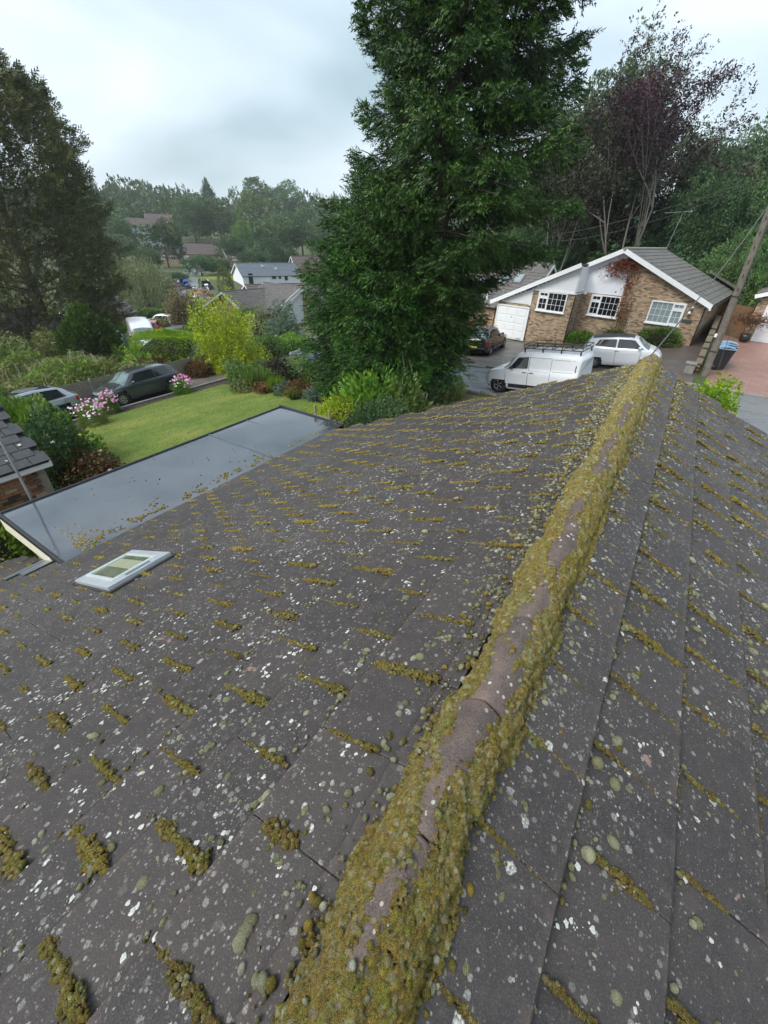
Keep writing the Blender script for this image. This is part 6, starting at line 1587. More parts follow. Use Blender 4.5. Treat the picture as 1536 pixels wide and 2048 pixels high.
def scatter(tpl, P, D, S, roll=None, rng_=None):
    V0, F0 = tpl; n = len(P); r = rng_ or VR
    D = D / (np.linalg.norm(D, axis=1, keepdims=True) + 1e-9); ref = np.where(np.abs(D[:, 2:3]) > .9, [[1.0, 0, 0]], [[0, 0, 1.0]])
    Y = np.cross(ref, D); Y /= np.linalg.norm(Y, axis=1, keepdims=True) + 1e-9; Zv = np.cross(D, Y)
    a = r.uniform(0, 6.28, n) if roll is None else roll
    c, s = np.cos(a)[:, None], np.sin(a)[:, None]; Y2 = c * Y + s * Zv; Z2 = -s * Y + c * Zv
    S = np.asarray(S, float).reshape(-1, 1, 1) * np.ones((n, 1, 1))
    X = P[:, None] + (V0[None, :, 0:1] * D[:, None] + V0[None, :, 1:2] * Y2[:, None] + V0[None, :, 2:3] * Z2[:, None]) * S
    F = F0[None] + (np.arange(n) * len(V0))[:, None, None]
    return X.reshape(-1, 3), F.reshape(-1, 4)
def join(parts):
    V = []; F = []; b = 0
    for v, f in parts: V.append(v); F.append(f + b); b += len(v)
    return np.concatenate(V), np.concatenate(F)
def limb(mb, p0, d, L, r, depth, rg, spread=.5, up=.2, kids=3, tips=None, sub=4):
    """a bent, tapering limb that forks"""
    P = [np.array(p0, float)]; d = np.array(d, float); d /= np.linalg.norm(d)
    for i in range(sub):
        d = d + rg.normal(0, .10, 3) + np.array([0, 0, up * .12]); d /= np.linalg.norm(d); P.append(P[-1] + d * L / sub)
    R = [r * (1 - .55 * i / sub) for i in range(sub + 1)]
    mb.path(P, R, 7 if r > .08 else 5)
    if tips is not None: tips.append((P[-1], d))
    if depth > 0:
        for k in range(kids):
            f = rg.uniform(.45, 1.0); i = min(int(f * sub), sub - 1); q = P[i] + (P[i + 1] - P[i]) * (f * sub - i)
            nd_ = d + rg.normal(0, spread, 3); nd_[2] += up; limb(mb, q, nd_, L * rg.uniform(.55, .75), R[i] * .6, depth - 1, rg, spread, up, kids, tips, max(2, sub - 1))
def surf_dirs(n, r, lo_=-.3):
    z = r.uniform(lo_, 1, n); a = r.uniform(0, 6.283, n); s = np.sqrt(1 - z * z); return np.stack([s * np.cos(a), s * np.sin(a), z], 1)

def crown_mesh(name, mat, seed, n_clumps, per, leaf, shape='round', tpl=None, clump_r=.17, inner=.25, gap=0.0, droop=0.0):
    """unit crown (radius 1, height 2 from z=0): foliage massed in clumps over a lumpy volume, leaf size relative"""
    r = np.random.default_rng(seed); tpl = tpl or tpl_clump(5, .45, seed)
    d = surf_dirs(n_clumps, r, -.75); lump = 1 + .16 * np.sin(d[:, 0] * 4.1 + seed) + .13 * np.sin(d[:, 1] * 5.3 + seed * 2) + .12 * np.sin(d[:, 2] * 6.1 - seed) + r.normal(0, .05, n_clumps)
    rad = lump * np.where(r.random(n_clumps) < inner, r.uniform(.35, .8, n_clumps), r.uniform(.82, 1.0, n_clumps)); C = d * rad[:, None]
    zn = (C[:, 2] + 1) / 2
    if shape == 'cone': C[:, :2] *= (1.25 * (1 - zn) + .06)[:, None] * 1.1
    elif shape == 'column': C[:, :2] *= np.interp(zn, [0, .15, .6, .85, 1.1], [.75, .95, .9, .62, .1])[:, None]
    elif shape == 'dome': C[:, 2] = np.where(C[:, 2] < 0, C[:, 2] * .35, C[:, 2])
    elif shape == 'vase': C[:, :2] *= np.interp(zn, [0, .3, .75, 1], [.35, .7, 1.08, .9])[:, None]
    if gap: keep = (np.sin(C[:, 0] * 7 + seed) + np.sin(C[:, 1] * 6.1) + np.sin(C[:, 2] * 8.3 + 1)) > gap - 1.6; C = C[keep]; d = d[keep]
    n = len(C); cr = clump_r * r.uniform(.6, 1.4, n)
    off = r.normal(0, 1, (n, per, 3)); off /= np.linalg.norm(off, axis=2, keepdims=True); off *= (r.random((n, per, 1)) ** .4) * cr[:, None, None]
    off[..., 2] *= .75
    P = (C[:, None] + off).reshape(-1, 3); D = (off * 2 / clump_r * .6 + np.repeat(d[:, None], per, 1) * .8 + r.normal(0, .35, off.shape)); D[..., 2] += .25 - droop; D = D.reshape(-1, 3)
    V, F = scatter(tpl, P, D, leaf * r.uniform(.7, 1.3, len(P)), rng_=r); V[:, 2] += 1
    return np_mesh(name, V, F, mat)
CR = {}
def crown(kind, var=0):
    key = (kind, var)
    if key in CR: return CR[key]
    s = 20 + var * 7
    me = {
        'far': lambda: crown_mesh('crown', L_FAR, s, 240, 12, .085, 'round', tpl_clump(5, .5, s), .20),
        'fardark': lambda: crown_mesh('crown', L_DARK, s, 240, 12, .085, 'round', tpl_clump(5, .5, s), .20),
        'farcone': lambda: crown_mesh('crown', L_DARK, s, 260, 10, .08, 'cone', tpl_clump(5, .4, s), .13),
        'faryellow': lambda: crown_mesh('crown', L_SHRUB, s, 220, 12, .09, 'round', tpl_clump(5, .5, s), .2),
        'mid': lambda: crown_mesh('crown', L_MID, s, 330, 13, .064, 'round', tpl_clump(5, .5, s), .15, gap=.25),
        'dark': lambda: crown_mesh('crown', L_DARK, s, 380, 13, .062, 'round', tpl_clump(5, .5, s), .14, gap=.2),
        'column': lambda: crown_mesh('crown', L_CYPR, s, 300, 10, .09, 'column', tpl_spray(7, s), .13),
        'pale': lambda: crown_mesh('crown', L_PALE, s, 330, 13, .062, 'round', tpl_clump(5, .5, s), .15, gap=.55),
        'copper': lambda: crown_mesh('crown', L_COPPER, s, 330, 13, .064, 'round', tpl_clump(5, .5, s), .15, gap=.3),
        'yellowish': lambda: crown_mesh('crown', L_BRIGHT, s, 330, 13, .064, 'round', tpl_clump(5, .5, s), .15, gap=.2),
    }[kind]()
    CR[key] = me; return me
def tree(name, label, cat, base, h, rad, crown_me, trunk_h=.25, trunk_r=None, bark=None, group=None, rz=None, zs=None, lean=(0, 0)):
    t_ = thing(name, label, cat, base, VR.uniform(0, 6.28) if rz is None else rz, group); tr = trunk_r or rad * .06
    b = MB(); b.path([(0, 0, -.3), (.02, .01, h * trunk_h * .6), (lean[0] * .5, lean[1] * .5, h * trunk_h + h * .25)], [tr, tr * .85, tr * .5], 7); b.build('trunk', bark or BARK, t_)
    o = link('crown', crown_me, t_, (lean[0], lean[1], h * trunk_h)); o.scale = (rad, rad, h * (1 - trunk_h) / 2); return t_
def bush(name, label, cat, base, rx, ry, h, mat, n, leaf, rz=0, group=None, tpl=None, seed=None, lumps=.18, shape='dome', core=True, thick=.28, part='foliage'):
    """a shrub or hedge: leaves over a lumpy body that sits on the ground, real world leaf size"""
    sd_ = int(VR.integers(1e6)) if seed is None else seed; r = np.random.default_rng(sd_); t_ = thing(name, label, cat, base, rz, group)
    d = surf_dirs(n, r, 0.0 if shape != 'box' else 0.0)
    if shape == 'box': 
        m_ = np.maximum(np.abs(d[:, 0]), np.maximum(np.abs(d[:, 1]), np.abs(d[:, 2]))) ; d2 = d / (m_ ** .75)[:, None]
    else: d2 = d.copy()
    f = 1 + lumps * (np.sin(d[:, 0] * 5 + sd_) * .5 + np.sin(d[:, 1] * 7 + sd_ * 1.7) * .5 + np.sin(d[:, 2] * 9 + sd_ * .3) * .4 + np.sin(d[:, 0] * 17 + d[:, 1] * 13) * .35)
    dep = 1 - thick * r.random(n) ** 1.6
    P = d2 * (f * dep)[:, None] * np.array([rx, ry, h])
    D = d + r.normal(0, .45, d.shape); D[:, 2] += .3
    tp = tpl or tpl_clump(3, .5, sd_); V, F = scatter(tp, P, D, leaf * r.uniform(.6, 1.35, n), rng_=r); V[:, 2] = np.maximum(V[:, 2], -.02)
    link(part, np_mesh(part, V, F, mat), t_)
    if core:
        b = MB(); V0, F0 = ICO2; Vc = V0.copy(); Vc[:, 2] = np.maximum(Vc[:, 2], -.05)
        if shape == 'box': Vc = Vc / (np.maximum(np.abs(Vc).max(1), .3) ** .75)[:, None]
        b.add(Vc * np.array([rx, ry, h]) * (1 - thick) * .93, [tuple(q) for q in F0]); b.build('twigs', simple('dark_twigs', (.018, .016, .010), .95), t_)
    return t_
def G(px, py, lift=0.0):
    p = gi(px, py); return np.array([p[0], p[1], float(gz(p[0], p[1])) + lift])

# ------------------------------------------------------------------ spruces
def spruce(name, label, base, H, prof, seed, mat, nwhorl, twig, per_m, z0=.4, droop=.35, trunk_r=.30, sparse=0.0, card=None, maxang=None):
    """prof: (height fraction, branch length); whorls of boughs with hanging secondary shoots covered in needles"""
    r = np.random.default_rng(seed); t_ = thing(name, label, 'spruce', base)
    tm = MB(); tm.path([(0, 0, -.4), (.05, 0, H * .3), (0, .05, H * .65), (0, 0, H)], [trunk_r, trunk_r * .8, trunk_r * .45, .02], 10)
    hp, lp = np.array([p[0] for p in prof]), np.array([p[1] for p in prof]); Pn = []; Dn = []; Sn = []
    bm_ = MB()
    for w in range(nwhorl):
        zf_ = (w + r.random()) / nwhorl; z = z0 + (H - z0) * zf_
        nb = int(r.integers(5, 8))
        for k in range(nb):
            a = 6.283 * (k + r.random() * .8) / nb + w * 1.3; Lb = float(np.interp(zf_, hp, lp)) * r.uniform(.72, 1.12) 
            if card: Lb *= card(a, zf_)
            if r.random() < sparse: continue
            d0_ = np.array([math.cos(a), math.sin(a), 0]); sd2 = np.array([-math.sin(a), math.cos(a), 0]); n_ = max(3, int(Lb / .35)); pts = []
            rise = r.uniform(.05, .35) * (1 if zf_ > .25 else .3); tipup = r.uniform(.05, .30)
            for i in range(n_ + 1):
                s = i / n_; pts.append(np.array([0, 0, z]) + d0_ * Lb * s + ZU * (Lb * (rise * s - droop * s * s + tipup * s ** 4)) + sd2 * .08 * Lb * math.sin(s * 3 + a))
            pts = np.array(pts); bm_.path(pts[::2] if n_ > 4 else pts, [max(.012, .05 * Lb / 4 * (1 - .8 * i / len(pts[::2] if n_ > 4 else pts))) for i in range(len(pts[::2] if n_ > 4 else pts))], 5)
            ns = int(Lb * per_m); s = 1 - r.random(ns) ** 1.25 * .82
            ip = s * n_; ii = np.minimum(ip.astype(int), n_ - 1); base_p = pts[ii] + (pts[ii + 1] - pts[ii]) * (ip - ii)[:, None]
            side = r.choice([-1, 1], ns) * r.random(ns) ** .6; wl = Lb * .34 * (1.05 - .75 * s) + .10      # reach of the side shoots
            hang = r.uniform(.12, .75, ns) * wl
            q = base_p + sd2[None] * (side * wl)[:, None] + d0_[None] * (np.abs(side) * wl * .45)[:, None] - ZU[None] * (hang * np.abs(side))[:, None]
            q += r.normal(0, .05, q.shape)
            D = d0_[None] * .75 + sd2[None] * (side * .9)[:, None] - ZU[None] * (r.uniform(.05, .8, ns))[:, None] + r.normal(0, .22, (ns, 3)) + ZU[None] * (.35 * (s > .9))[:, None]
            Pn.append(q); Dn.append(D); Sn.append(twig * r.uniform(.65, 1.3, ns))
    P = np.concatenate(Pn); D = np.concatenate(Dn); S_ = np.concatenate(Sn)
    # crown needles in three big parts so none is a single mass without order
    V, F = scatter(tpl_needles(5, .46, .105, seed), P, D, S_, rng_=r)
    tm.build('trunk', BARK, t_); bm_.build('branches', BARK, t_); link('needles', np_mesh('needles', V, F, mat), t_); print(name, len(P), 'twigs', len(F), 'quads'); return t_
tall_base = np.array([-8.3, 16.6, 0.0]); tall_base[2] = float(gz(tall_base[0], tall_base[1]))
prof_t = [(0, 1.0), (.1, 1.6), (.18, 2.9), (.25, 4.1), (.33, 4.2), (.42, 3.5), (.5, 3.7), (.6, 3.6), (.7, 3.3), (.8, 3.1), (.9, 2.2), (1, .2)]
spruce('tall_spruce', 'tall dark green spruce with drooping boughs rising out of the top of the picture', tall_base, 21.0, prof_t, 3, L_SPRUCE, 68, .32, 54, z0=1.6, droop=.30, trunk_r=.34, sparse=.08, card=lambda a, zf_: (1 - .30 * max(0, -(math.cos(a) * RT[0] + math.sin(a) * RT[1])) * (zf_ > .30) * (zf_ < .72)))
low_base = np.array([-10.35, 16.75, 0.0]); low_base[2] = float(gz(low_base[0], low_base[1]))
prof_l = [(0, 2.7), (.15, 3.3), (.3, 3.6), (.5, 3.6), (.65, 3.5), (.8, 3.0), (.9, 2.3), (1, 1.1)]
spruce('dense_spruce', 'shorter dense bushy spruce in front of the tall one, hanging to the ground', low_base, 7.8, prof_l, 5, L_SPRUCE2, 34, .26, 40, z0=.15, droop=.42, trunk_r=.22)
ds = [o for o in bpy.data.objects if o.name == 'dense_spruce'][0]
r = np.random.default_rng(17); n = 16000; d = surf_dirs(n, r, -.15); f = 1 + .10 * np.sin(d[:, 0] * 6 + 1) + .09 * np.sin(d[:, 1] * 8) + .08 * np.sin(d[:, 2] * 11 + d[:, 0] * 5) + .05 * np.sin(d[:, 0] * 23 + d[:, 2] * 19)
P = d * (f * (1 - .30 * r.random(n) ** 1.5))[:, None] * np.array([3.35, 3.35, 6.6]); P[:, 2] = P[:, 2] + 1.3; P[:, :2] *= np.interp(P[:, 2], [0, 1.2, 3], [.72, .9, 1])[:, None]; P = P[P[:, 2] > .15]; n = len(P); D = P * np.array([1, 1, .15]); D /= np.linalg.norm(D, axis=1, keepdims=True); D = D + r.normal(0, .35, (n, 3)) + ZU * np.where(P[:, 2] > 6, .6, -.25)[:, None]
V, F = scatter(tpl_needles(5, .48, .11, 9), P, D, .27 * r.uniform(.6, 1.35, n), rng_=r); link('outer_needles', np_mesh('outer_needles', V, F, L_SPRUCE2), ds)
# ------------------------------------------------------------------ trees placed on the ground at a surveyed distance
def FT(kind, label, px, ytop, D, wpx, name='tree', var=0, cat='tree', trunk_h=.12, group=None, ybase=None, bark=None):
    P = at_D(px, (ytop + 600) / 2 if ybase is None else ybase, D); x, y = P[0], P[1]; z = float(gz(x, y))
    q = proj([x, y, z + 6]); dep = q[2]; 
    # height so that the crown's top reaches the sight line
    ht = at_D(px, ytop, D)[2] - z; rad = wpx * dep / FPX / 2
    return tree(name, label, cat, (x, y, z), ht, rad, crown(kind, var), trunk_h, bark=bark, group=group)
# the wooded hillside
r = np.random.default_rng(5)
V0, F0 = crown_mesh, None
def ridge_crown(seed, cone=False):
    rr = np.random.default_rng(seed); d = surf_dirs(210, rr, -.6); f = 1 + .15 * np.sin(d[:, 0] * 5 + seed) + .12 * np.sin(d[:, 1] * 6 + seed); P = d * f[:, None]
    if cone: zn = (P[:, 2] + 1) / 2; P[:, :2] *= (1.3 * (1 - zn) + .05)[:, None]
    V, F = scatter(tpl_clump(2, .75, seed), P, d + rr.normal(0, .8, d.shape), .24 * rr.uniform(.7, 1.3, 210), rng_=rr); V[:, 2] += 1; return V, F
RC_ = [ridge_crown(k) for k in range(5)] + [ridge_crown(9, True)]
parts = []
for k in range(340):
    D = r.uniform(240, 430); px = r.uniform(-150, 1750); P = at_D(px, 430, D); x, y = P[0], P[1]; z = float(gz(x, y))
    h = r.uniform(9, 16) * (1.0 if D < 330 else 1.25); rad = r.uniform(4, 7.5); k_ = 5 if r.random() < .14 else int(r.integers(5)); v, f = RC_[k_]
    parts.append((v * np.array([rad * (.6 if k_ == 5 else 1), rad * (.6 if k_ == 5 else 1), h / 2 * (1.15 if k_ == 5 else 1)]) + np.array([x, y, z]), f))
V, F = join(parts); tag(link('far_wood', np_mesh('far_wood', V, F, L_FAR)), 'wooded ridge closing the valley under the grey sky', 'wood', kind='stuff')
hillt = [('far', 'broad hazy tree left of the pink-grey hillside house', 222, 418, 200, 105, 0), ('fardark', 'round dark tree on a visible trunk between the hillside houses', 335, 443, 150, 74, 1),
    ('far', 'tall full tree just right of the round dark one, on the far hillside', 395, 392, 230, 80, 1), ('far', 'tall tree behind the brown roofed hillside house', 447, 402, 235, 85, 2),
    ('farcone', 'pointed dark conifer standing above the ridge of the far wood', 430, 358, 330, 46, 0), ('faryellow', 'yellowish round tree high on the far hillside', 512, 388, 270, 58, 0),
    ('faryellow', 'small yellow-green tree below the yellowish round one', 493, 446, 185, 46, 1), ('far', 'wide green tree left of the spruce, above the white house', 560, 430, 190, 92, 0),
    ('far', 'olive-topped tree touching the spruce, above the white house', 606, 425, 195, 70, 2), ('fardark', 'small round shrub-like tree behind the white house ridge, left', 560, 498, 128, 34, 2),
    ('fardark', 'small pale tree behind the white house ridge, middle', 585, 497, 130, 30, 0), ('fardark', 'dark thicket left of the columnar conifer on the far green', 405, 512, 118, 66, 1),
    ('fardark', 'dark hedge-like tree behind the far green', 440, 520, 125, 60, 2), ('far', 'big rounded crown on the ridge left of the spruce', 575, 368, 320, 75, 1),
    ('far', 'rounded crown on the ridge above the yellowish tree', 528, 362, 330, 72, 2), ('farcone', 'thin conifer on the ridge by the leftmost trees', 290, 384, 340, 30, 1),
    ('far', 'hazy wide crown on the ridge at the left', 235, 388, 345, 90, 0), ('fardark', 'dark tree hanging over the roof of the reddish hillside house', 470, 470, 170, 60, 0)
    , ('far', 'full green tree on the slope right of the brown roofed hillside house', 655, 440, 180, 80, 1), ('fardark', 'bushy dark tree under the big trees at mid slope', 540, 478, 160, 60, 2), ('far', 'tree at the foot of the pink-grey hillside house', 245, 470, 165, 80, 0), ('fardark', 'dark round tree left of the willow, low on the slope', 225, 510, 120, 60, 1), ('fardark', 'dark round bush right of the willow', 360, 545, 105, 44, 0), ('far', 'tree close to the left conifer, above the willow', 262, 452, 175, 60, 2), ('far', 'green tree right behind the willow', 300, 498, 130, 56, 1), ('fardark', 'low dark trees below the yellow-green hillside tree', 510, 500, 140, 70, 1)]
for (k, lab, px, yt, D, w_, v) in hillt: FT(k, lab, px, yt, D, w_, var=v)

# weeping willow
def willow():
    P = at_D(292, 600, 92); x, y = P[0], P[1]; z = float(gz(x, y)); ht = at_D(292, 508, 92)[2] - z; rad = 5.4
    t_ = thing('weeping_willow', 'grey-green weeping willow with trailing curtains, in the valley right of the tall left conifer', 'willow', (x, y, z))
    b = MB(); b.path([(0, 0, -.3), (.1, 0, ht * .4), (.3, .1, ht * .7)], [.5, .4, .2], 8); b.build('trunk', BARK, t_)
    r = np.random.default_rng(8); n = 620; V = []; F = []
    Ps = []; Ds = []; Ss = []
    for k in range(n):
        a = r.uniform(0, 6.28); rr = rad * r.random() ** .45; top = ht * (1 - .55 * (rr / rad) ** 2.4) * r.uniform(.86, 1.02); L = top * r.uniform(.45, .93); m_ = int(L / .33)
        for i in range(m_):
            s = i / m_; Ps.append((rr * math.cos(a) * (1 + .05 * s) + r.normal(0, .08), rr * math.sin(a) * (1 + .05 * s) + r.normal(0, .08), top - L * s)); Ds.append((math.cos(a) * .2 + r.normal(0, .2), math.sin(a) * .2 + r.normal(0, .2), -1)); Ss.append(.55 * r.uniform(.7, 1.2))
    V, F = scatter(tpl_clump(2, .22, 3, .35), np.array(Ps), np.array(Ds), np.array(Ss), rng_=r); link('foliage', np_mesh('foliage', V, F, L_WILLOW), t_)
willow()
FT('column', 'brownish columnar conifer before the far green, left of the lower bungalow', 449, 524, 70, 38, 'columnar_conifer', cat='conifer', trunk_h=.03)
t_ = FT('column', 'thin columnar conifer directly beside the brownish one', 462, 552, 68, 18, 'columnar_conifer', cat='conifer', trunk_h=.03, var=1)
# tall conifer on the left
def big_cypress():
    base = at_D(100, 665, 54); x, y = base[0], base[1]; z = float(gz(x, y)); t_ = thing('tall_cypress', 'very tall brownish-green cypress filling the left edge of the picture', 'conifer', (x, y, z))
    H = float(at_D(-100, 62, 54)[2] - z); r = np.random.default_rng(31); b = MB(); b.path([(0, 0, -.3), (0, 0, H * .5), (0, 0, H * .97)], [.55, .35, .04], 8); b.build('trunk', BARK, t_)
    n = 36000; f = r.random(n) ** .95; a = r.uniform(0, 6.283, n); R_ = np.interp(f, [0, .06, .16, .5, .74, .88, .96, 1], [4.0, 5.6, 6.5, 6.9, 6.6, 5.2, 3.0, .6])
    lump = 1 + .10 * np.sin(a * 5 + f * 9) + .09 * np.sin(a * 9 - f * 21) + .08 * np.sin(f * 47 + a * 3) + .06 * np.sin(a * 17 + f * 61)
    dep = 1 - .42 * r.random(n) ** 1.7; gap = (np.sin(a * 7 + f * 33) + np.sin(a * 4 - f * 25) + r.normal(0, .5, n)) > -1.7
    P = np.stack([R_ * lump * dep * np.cos(a), R_ * lump * dep * np.sin(a), .8 + (H - .8) * f], 1)[gap]; a = a[gap]; n = len(P)
    D = np.stack([np.cos(a), np.sin(a), np.full(n, .55)], 1) + r.normal(0, .38, (n, 3)); V, F = scatter(tpl_spray(5, 4), P, D, .64 * r.uniform(.55, 1.3, n), rng_=r); link('foliage', np_mesh('foliage', V, F, L_CYPR), t_)
    bm_ = MB()
    for k in range(60): zz = H * r.random() * .9; aa = r.uniform(0, 6.28); L = float(np.interp(zz / H, [0, .5, 1], [6, 6, 1])); bm_.tube((0, 0, zz), (L * math.cos(aa), L * math.sin(aa), zz + L * .3), .09, .02, 5)
    bm_.build('branches', BARK, t_)
big_cypress()

# ------------------------------------------------------------------ the wood behind the opposite house
def open_tree(name, label, cat, base, H, stems, mat, seed, leaf, n_leaf_per_tip, bark, spread, stem_r=.16, first=.45, zs=1.0, tip_r=.8, tplw=.5, fan=.5, kids=4):
    r = np.random.default_rng(seed); t_ = thing(name, label, cat, base); b = MB(); tips = []
    for k in range(stems):
        a = 6.283 * k / stems + r.uniform(0, 1); d = np.array([math.cos(a) * spread * r.uniform(.5, 1.2), math.sin(a) * spread * r.uniform(.5, 1.2), 1]); d /= np.linalg.norm(d)
        P = [np.array([math.cos(a) * .15, math.sin(a) * .15, -.3])]; Ls = H * first * r.uniform(.9, 1.15)
        for i in range(5): d = d + r.normal(0, .035, 3); d /= np.linalg.norm(d); P.append(P[-1] + d * Ls / 5)
        b.path(P, [stem_r * (1 - .1 * i) for i in range(6)], 8)
        for q_ in range(kids):
            nd_ = d + r.normal(0, fan, 3); nd_[2] = abs(nd_[2]) + .35; limb(b, P[-1] if q_ < 2 else P[3 + q_ % 2], nd_, (H - Ls * .9) * r.uniform(.5, .78), stem_r * .5, 2, r, fan * .9, .15, 3, tips, 3)
    b.build('trunk', bark, t_)
    T = np.array([t[0] for t in tips]); Dd = np.array([t[1] for t in tips]); n = len(T) * n_leaf_per_tip; idx_ = np.repeat(np.arange(len(T)), n_leaf_per_tip)
    off = r.normal(0, 1, (n, 3)) * tip_r * np.array([1, 1, .8]); P = T[idx_] - Dd[idx_] * r.uniform(0, 2.2, (n, 1)) * tip_r + off * .8
    D = Dd[idx_] + r.normal(0, .8, (n, 3)); V, F = scatter(tpl_clump(4, tplw, seed), P, D, leaf * r.uniform(.6, 1.3, n), rng_=r); link('crown', np_mesh('crown', V, F, mat), t_); print(name, len(F)); return t_
def Bz(px, D, ydummy=480):
    P = at_D(px, ydummy, D); return np.array([P[0], P[1], float(gz(P[0], P[1]))])
open_tree('purple_beech', 'slender many-stemmed purple beech with an airy crown above the opposite bungalow', 'beech tree', Bz(1262, 54), 17.4, 4, L_PURPLE, 41, .22, 34, BARKG, .24, .14, .50, tip_r=.55, fan=.50, kids=4)
open_tree('ash_tree', 'pale grey-green airy tree between the spruce and the purple beech', 'tree', Bz(1165, 62), 19.0, 3, L_PALE, 42, .30, 90, BARKG, .16, .2, .40, tip_r=.95, fan=.55, kids=5)
open_tree('ash_tree', 'pale green airy tree showing behind the top right of the purple beech', 'tree', Bz(1440, 74), 14.5, 3, L_PALE, 43, .36, 80, BARKG, .2, .2, .40, tip_r=1.1, fan=.55, kids=4)
open_tree('birch_tree', 'thin bare-stemmed tree leaning beside the left bungalow roof', 'tree', Bz(1120, 47), 11.5, 3, L_COPPER, 44, .26, 30, BARKG, .13, .10, .6, tip_r=.7, fan=.4, kids=3)
woods = [('pale', 'full pale green crown filling the gap between spruce and purple beech', 1150, 150, 66, 200, 0), ('pale', 'lower pale green crown touching the right flank of the spruce', 1105, 240, 58, 150, 1), ('dark', 'dense green tree above the right end of the opposite roof', 1390, 330, 56, 150, 0), ('mid', 'tall green tree at the right, over the neighbour garage', 1505, 335, 60, 170, 0), ('copper', 'dark copper tree low behind the purple beech, left side', 1190, 338, 60, 150, 0), ('copper', 'dark copper mass right of the purple beech stems', 1345, 300, 64, 210, 1), ('copper', 'brown-leaved tree under the beech crown near the roof', 1265, 375, 66, 160, 0),
    ('dark', 'dark evergreen tree behind the opposite roof ridge', 1330, 400, 58, 130, 0), ('dark', 'large dark evergreen right of the opposite bungalow', 1430, 372, 52, 160, 1), ('dark', 'dark rounded evergreen at the right edge above the pole', 1530, 335, 50, 150, 0),
    ('yellowish', 'yellow-green crown showing high at the right edge', 1500, 262, 76, 110, 0), ('mid', 'mid green tree high behind the right evergreens', 1420, 300, 74, 170, 1), ('mid', 'green tree between the ash and the copper trees', 1120, 330, 70, 150, 0),
    ('dark', 'dark tree filling the gap under the ash tree', 1110, 420, 56, 120, 1), ('mid', 'leafy green tree behind the left bungalow roof', 1060, 400, 62, 120, 1), ('dark', 'dark tree seen between bungalow roof and ash tree', 1170, 428, 58, 130, 0),
    ('dark', 'shadowy evergreen behind the beech stems', 1240, 430, 62, 140, 1), ('mid', 'bushy green tree at the right edge behind the pole', 1480, 470, 44, 110, 0), ('mid', 'green crown far right behind the neighbour garage', 1560, 420, 42, 110, 1), ('dark', 'dark tree standing left of the spruce top, just outside', 1620, 300, 60, 200, 0), ('copper', 'dark brownish tree behind the tall spruce, lower right side', 1040, 345, 72, 130, 1)]
for (k, lab, px, yt, D, w_, v) in woods: FT(k, lab, px, yt, D, w_, var=v, ybase=490, trunk_h=.04)
# understory
r = np.random.default_rng(77); parts = []
for k in range(120):
    D = r.uniform(47, 80); px = r.uniform(960, 1650); P = at_D(px, 480, D); z = float(gz(P[0], P[1])); v, f = RC_[int(r.integers(5))]; rad = r.uniform(1.6, 3.2); v2 = v * np.array([rad, rad, r.uniform(1.2, 3.6)]) + np.array([P[0], P[1], z - .3])
    q4 = v2[::16]
    vv, ff = scatter(tpl_clump(4, .5, k), q4, r.normal(0, 1, q4.shape), .42 * r.uniform(.6, 1.3, len(q4)), rng_=r); parts.append((vv, ff))
V, F = join(parts); tag(link('undergrowth', np_mesh('undergrowth', V, F, L_DARK)), 'dark undergrowth of the wood behind the opposite bungalow', 'undergrowth', kind='stuff')

# ------------------------------------------------------------------ shrubs, hedges and flowers
LF = tpl_clump(4, .45, 1); LBIG = tpl_leaf(.42, .08); 
bush('yellow_tree', 'bright yellow-green shrubby tree by the road at the end of the lawn', 'tree', G(463, 738), 2.05, 2.05, 3.6, L_YEL, 5200, .17, lumps=.3, thick=.5, core=False, seed=3)
b = MB(); base = G(463, 738)
yt = [o for o in bpy.data.objects if o.name == 'yellow_tree'][0]
rr = np.random.default_rng(4)
for k in range(9): a = rr.uniform(0, 6.28); b.tube((0, 0, -.1), (1.3 * math.cos(a) * rr.random(), 1.3 * math.sin(a) * rr.random(), 3.0), .05, .015, 6)
b.build('stems', BARK, yt)
bush('lime_hedge', 'rounded lime-green clipped hedge behind the dark grey hatchback', 'hedge', G(346, 722), 2.6, 1.4, 2.15, L_LIME, 7000, .13, shape='box', lumps=.06, rz=math.radians(40), thick=.16)
bush('clipped_hedge', 'long dark clipped hedge beyond the far white cars', 'hedge', G(308, 650), 4.2, 1.3, 2.3, L_SHRUB, 4200, .24, shape='box', lumps=.08, rz=math.radians(50))
bush('clipped_hedge', 'small low clipped hedge at the bend of the lower road', 'hedge', G(345, 640), 1.6, .9, 1.3, L_OLIVE, 1200, .22, shape='box', lumps=.06, rz=math.radians(50))
bush('conifer_shrub', 'rounded dark conifer with upright feathery shoots behind the fence', 'conifer', G(192, 726), 2.0, 2.0, 4.1, L_FEATHER, 6000, .30, tpl=tpl_spray(8, 2), lumps=.1, thick=.25, seed=12)
bush('shrub', 'dark rounded shrub between the lime hedge and the yellow tree', 'shrub', G(395, 690), 2.0, 1.6, 1.9, L_SHRUB, 2600, .17)
bush('shrub', 'rust and red leaved low shrub behind the rear of the dark grey hatchback', 'shrub', G(392, 752), 1.3, .8, .95, L_RUST, 2200, .11)
bush('shrub', 'white-flowered silvery shrub at the right end of the lime hedge', 'shrub', G(402, 722), .7, .6, 1.1, L_GREY, 1000, .10)
bush('turning_tree', 'pinkish-brown turning tree beyond the long dark hedge', 'tree', G(375, 648), 2.9, 2.6, 4.4, L_ROSYTREE, 3600, .26, lumps=.28, thick=.5, core=False)
bush('shrub', 'green bush below the pinkish-brown tree beside the lower road', 'shrub', G(420, 655), 2.4, 2.2, 2.6, L_SHRUB, 2200, .2)
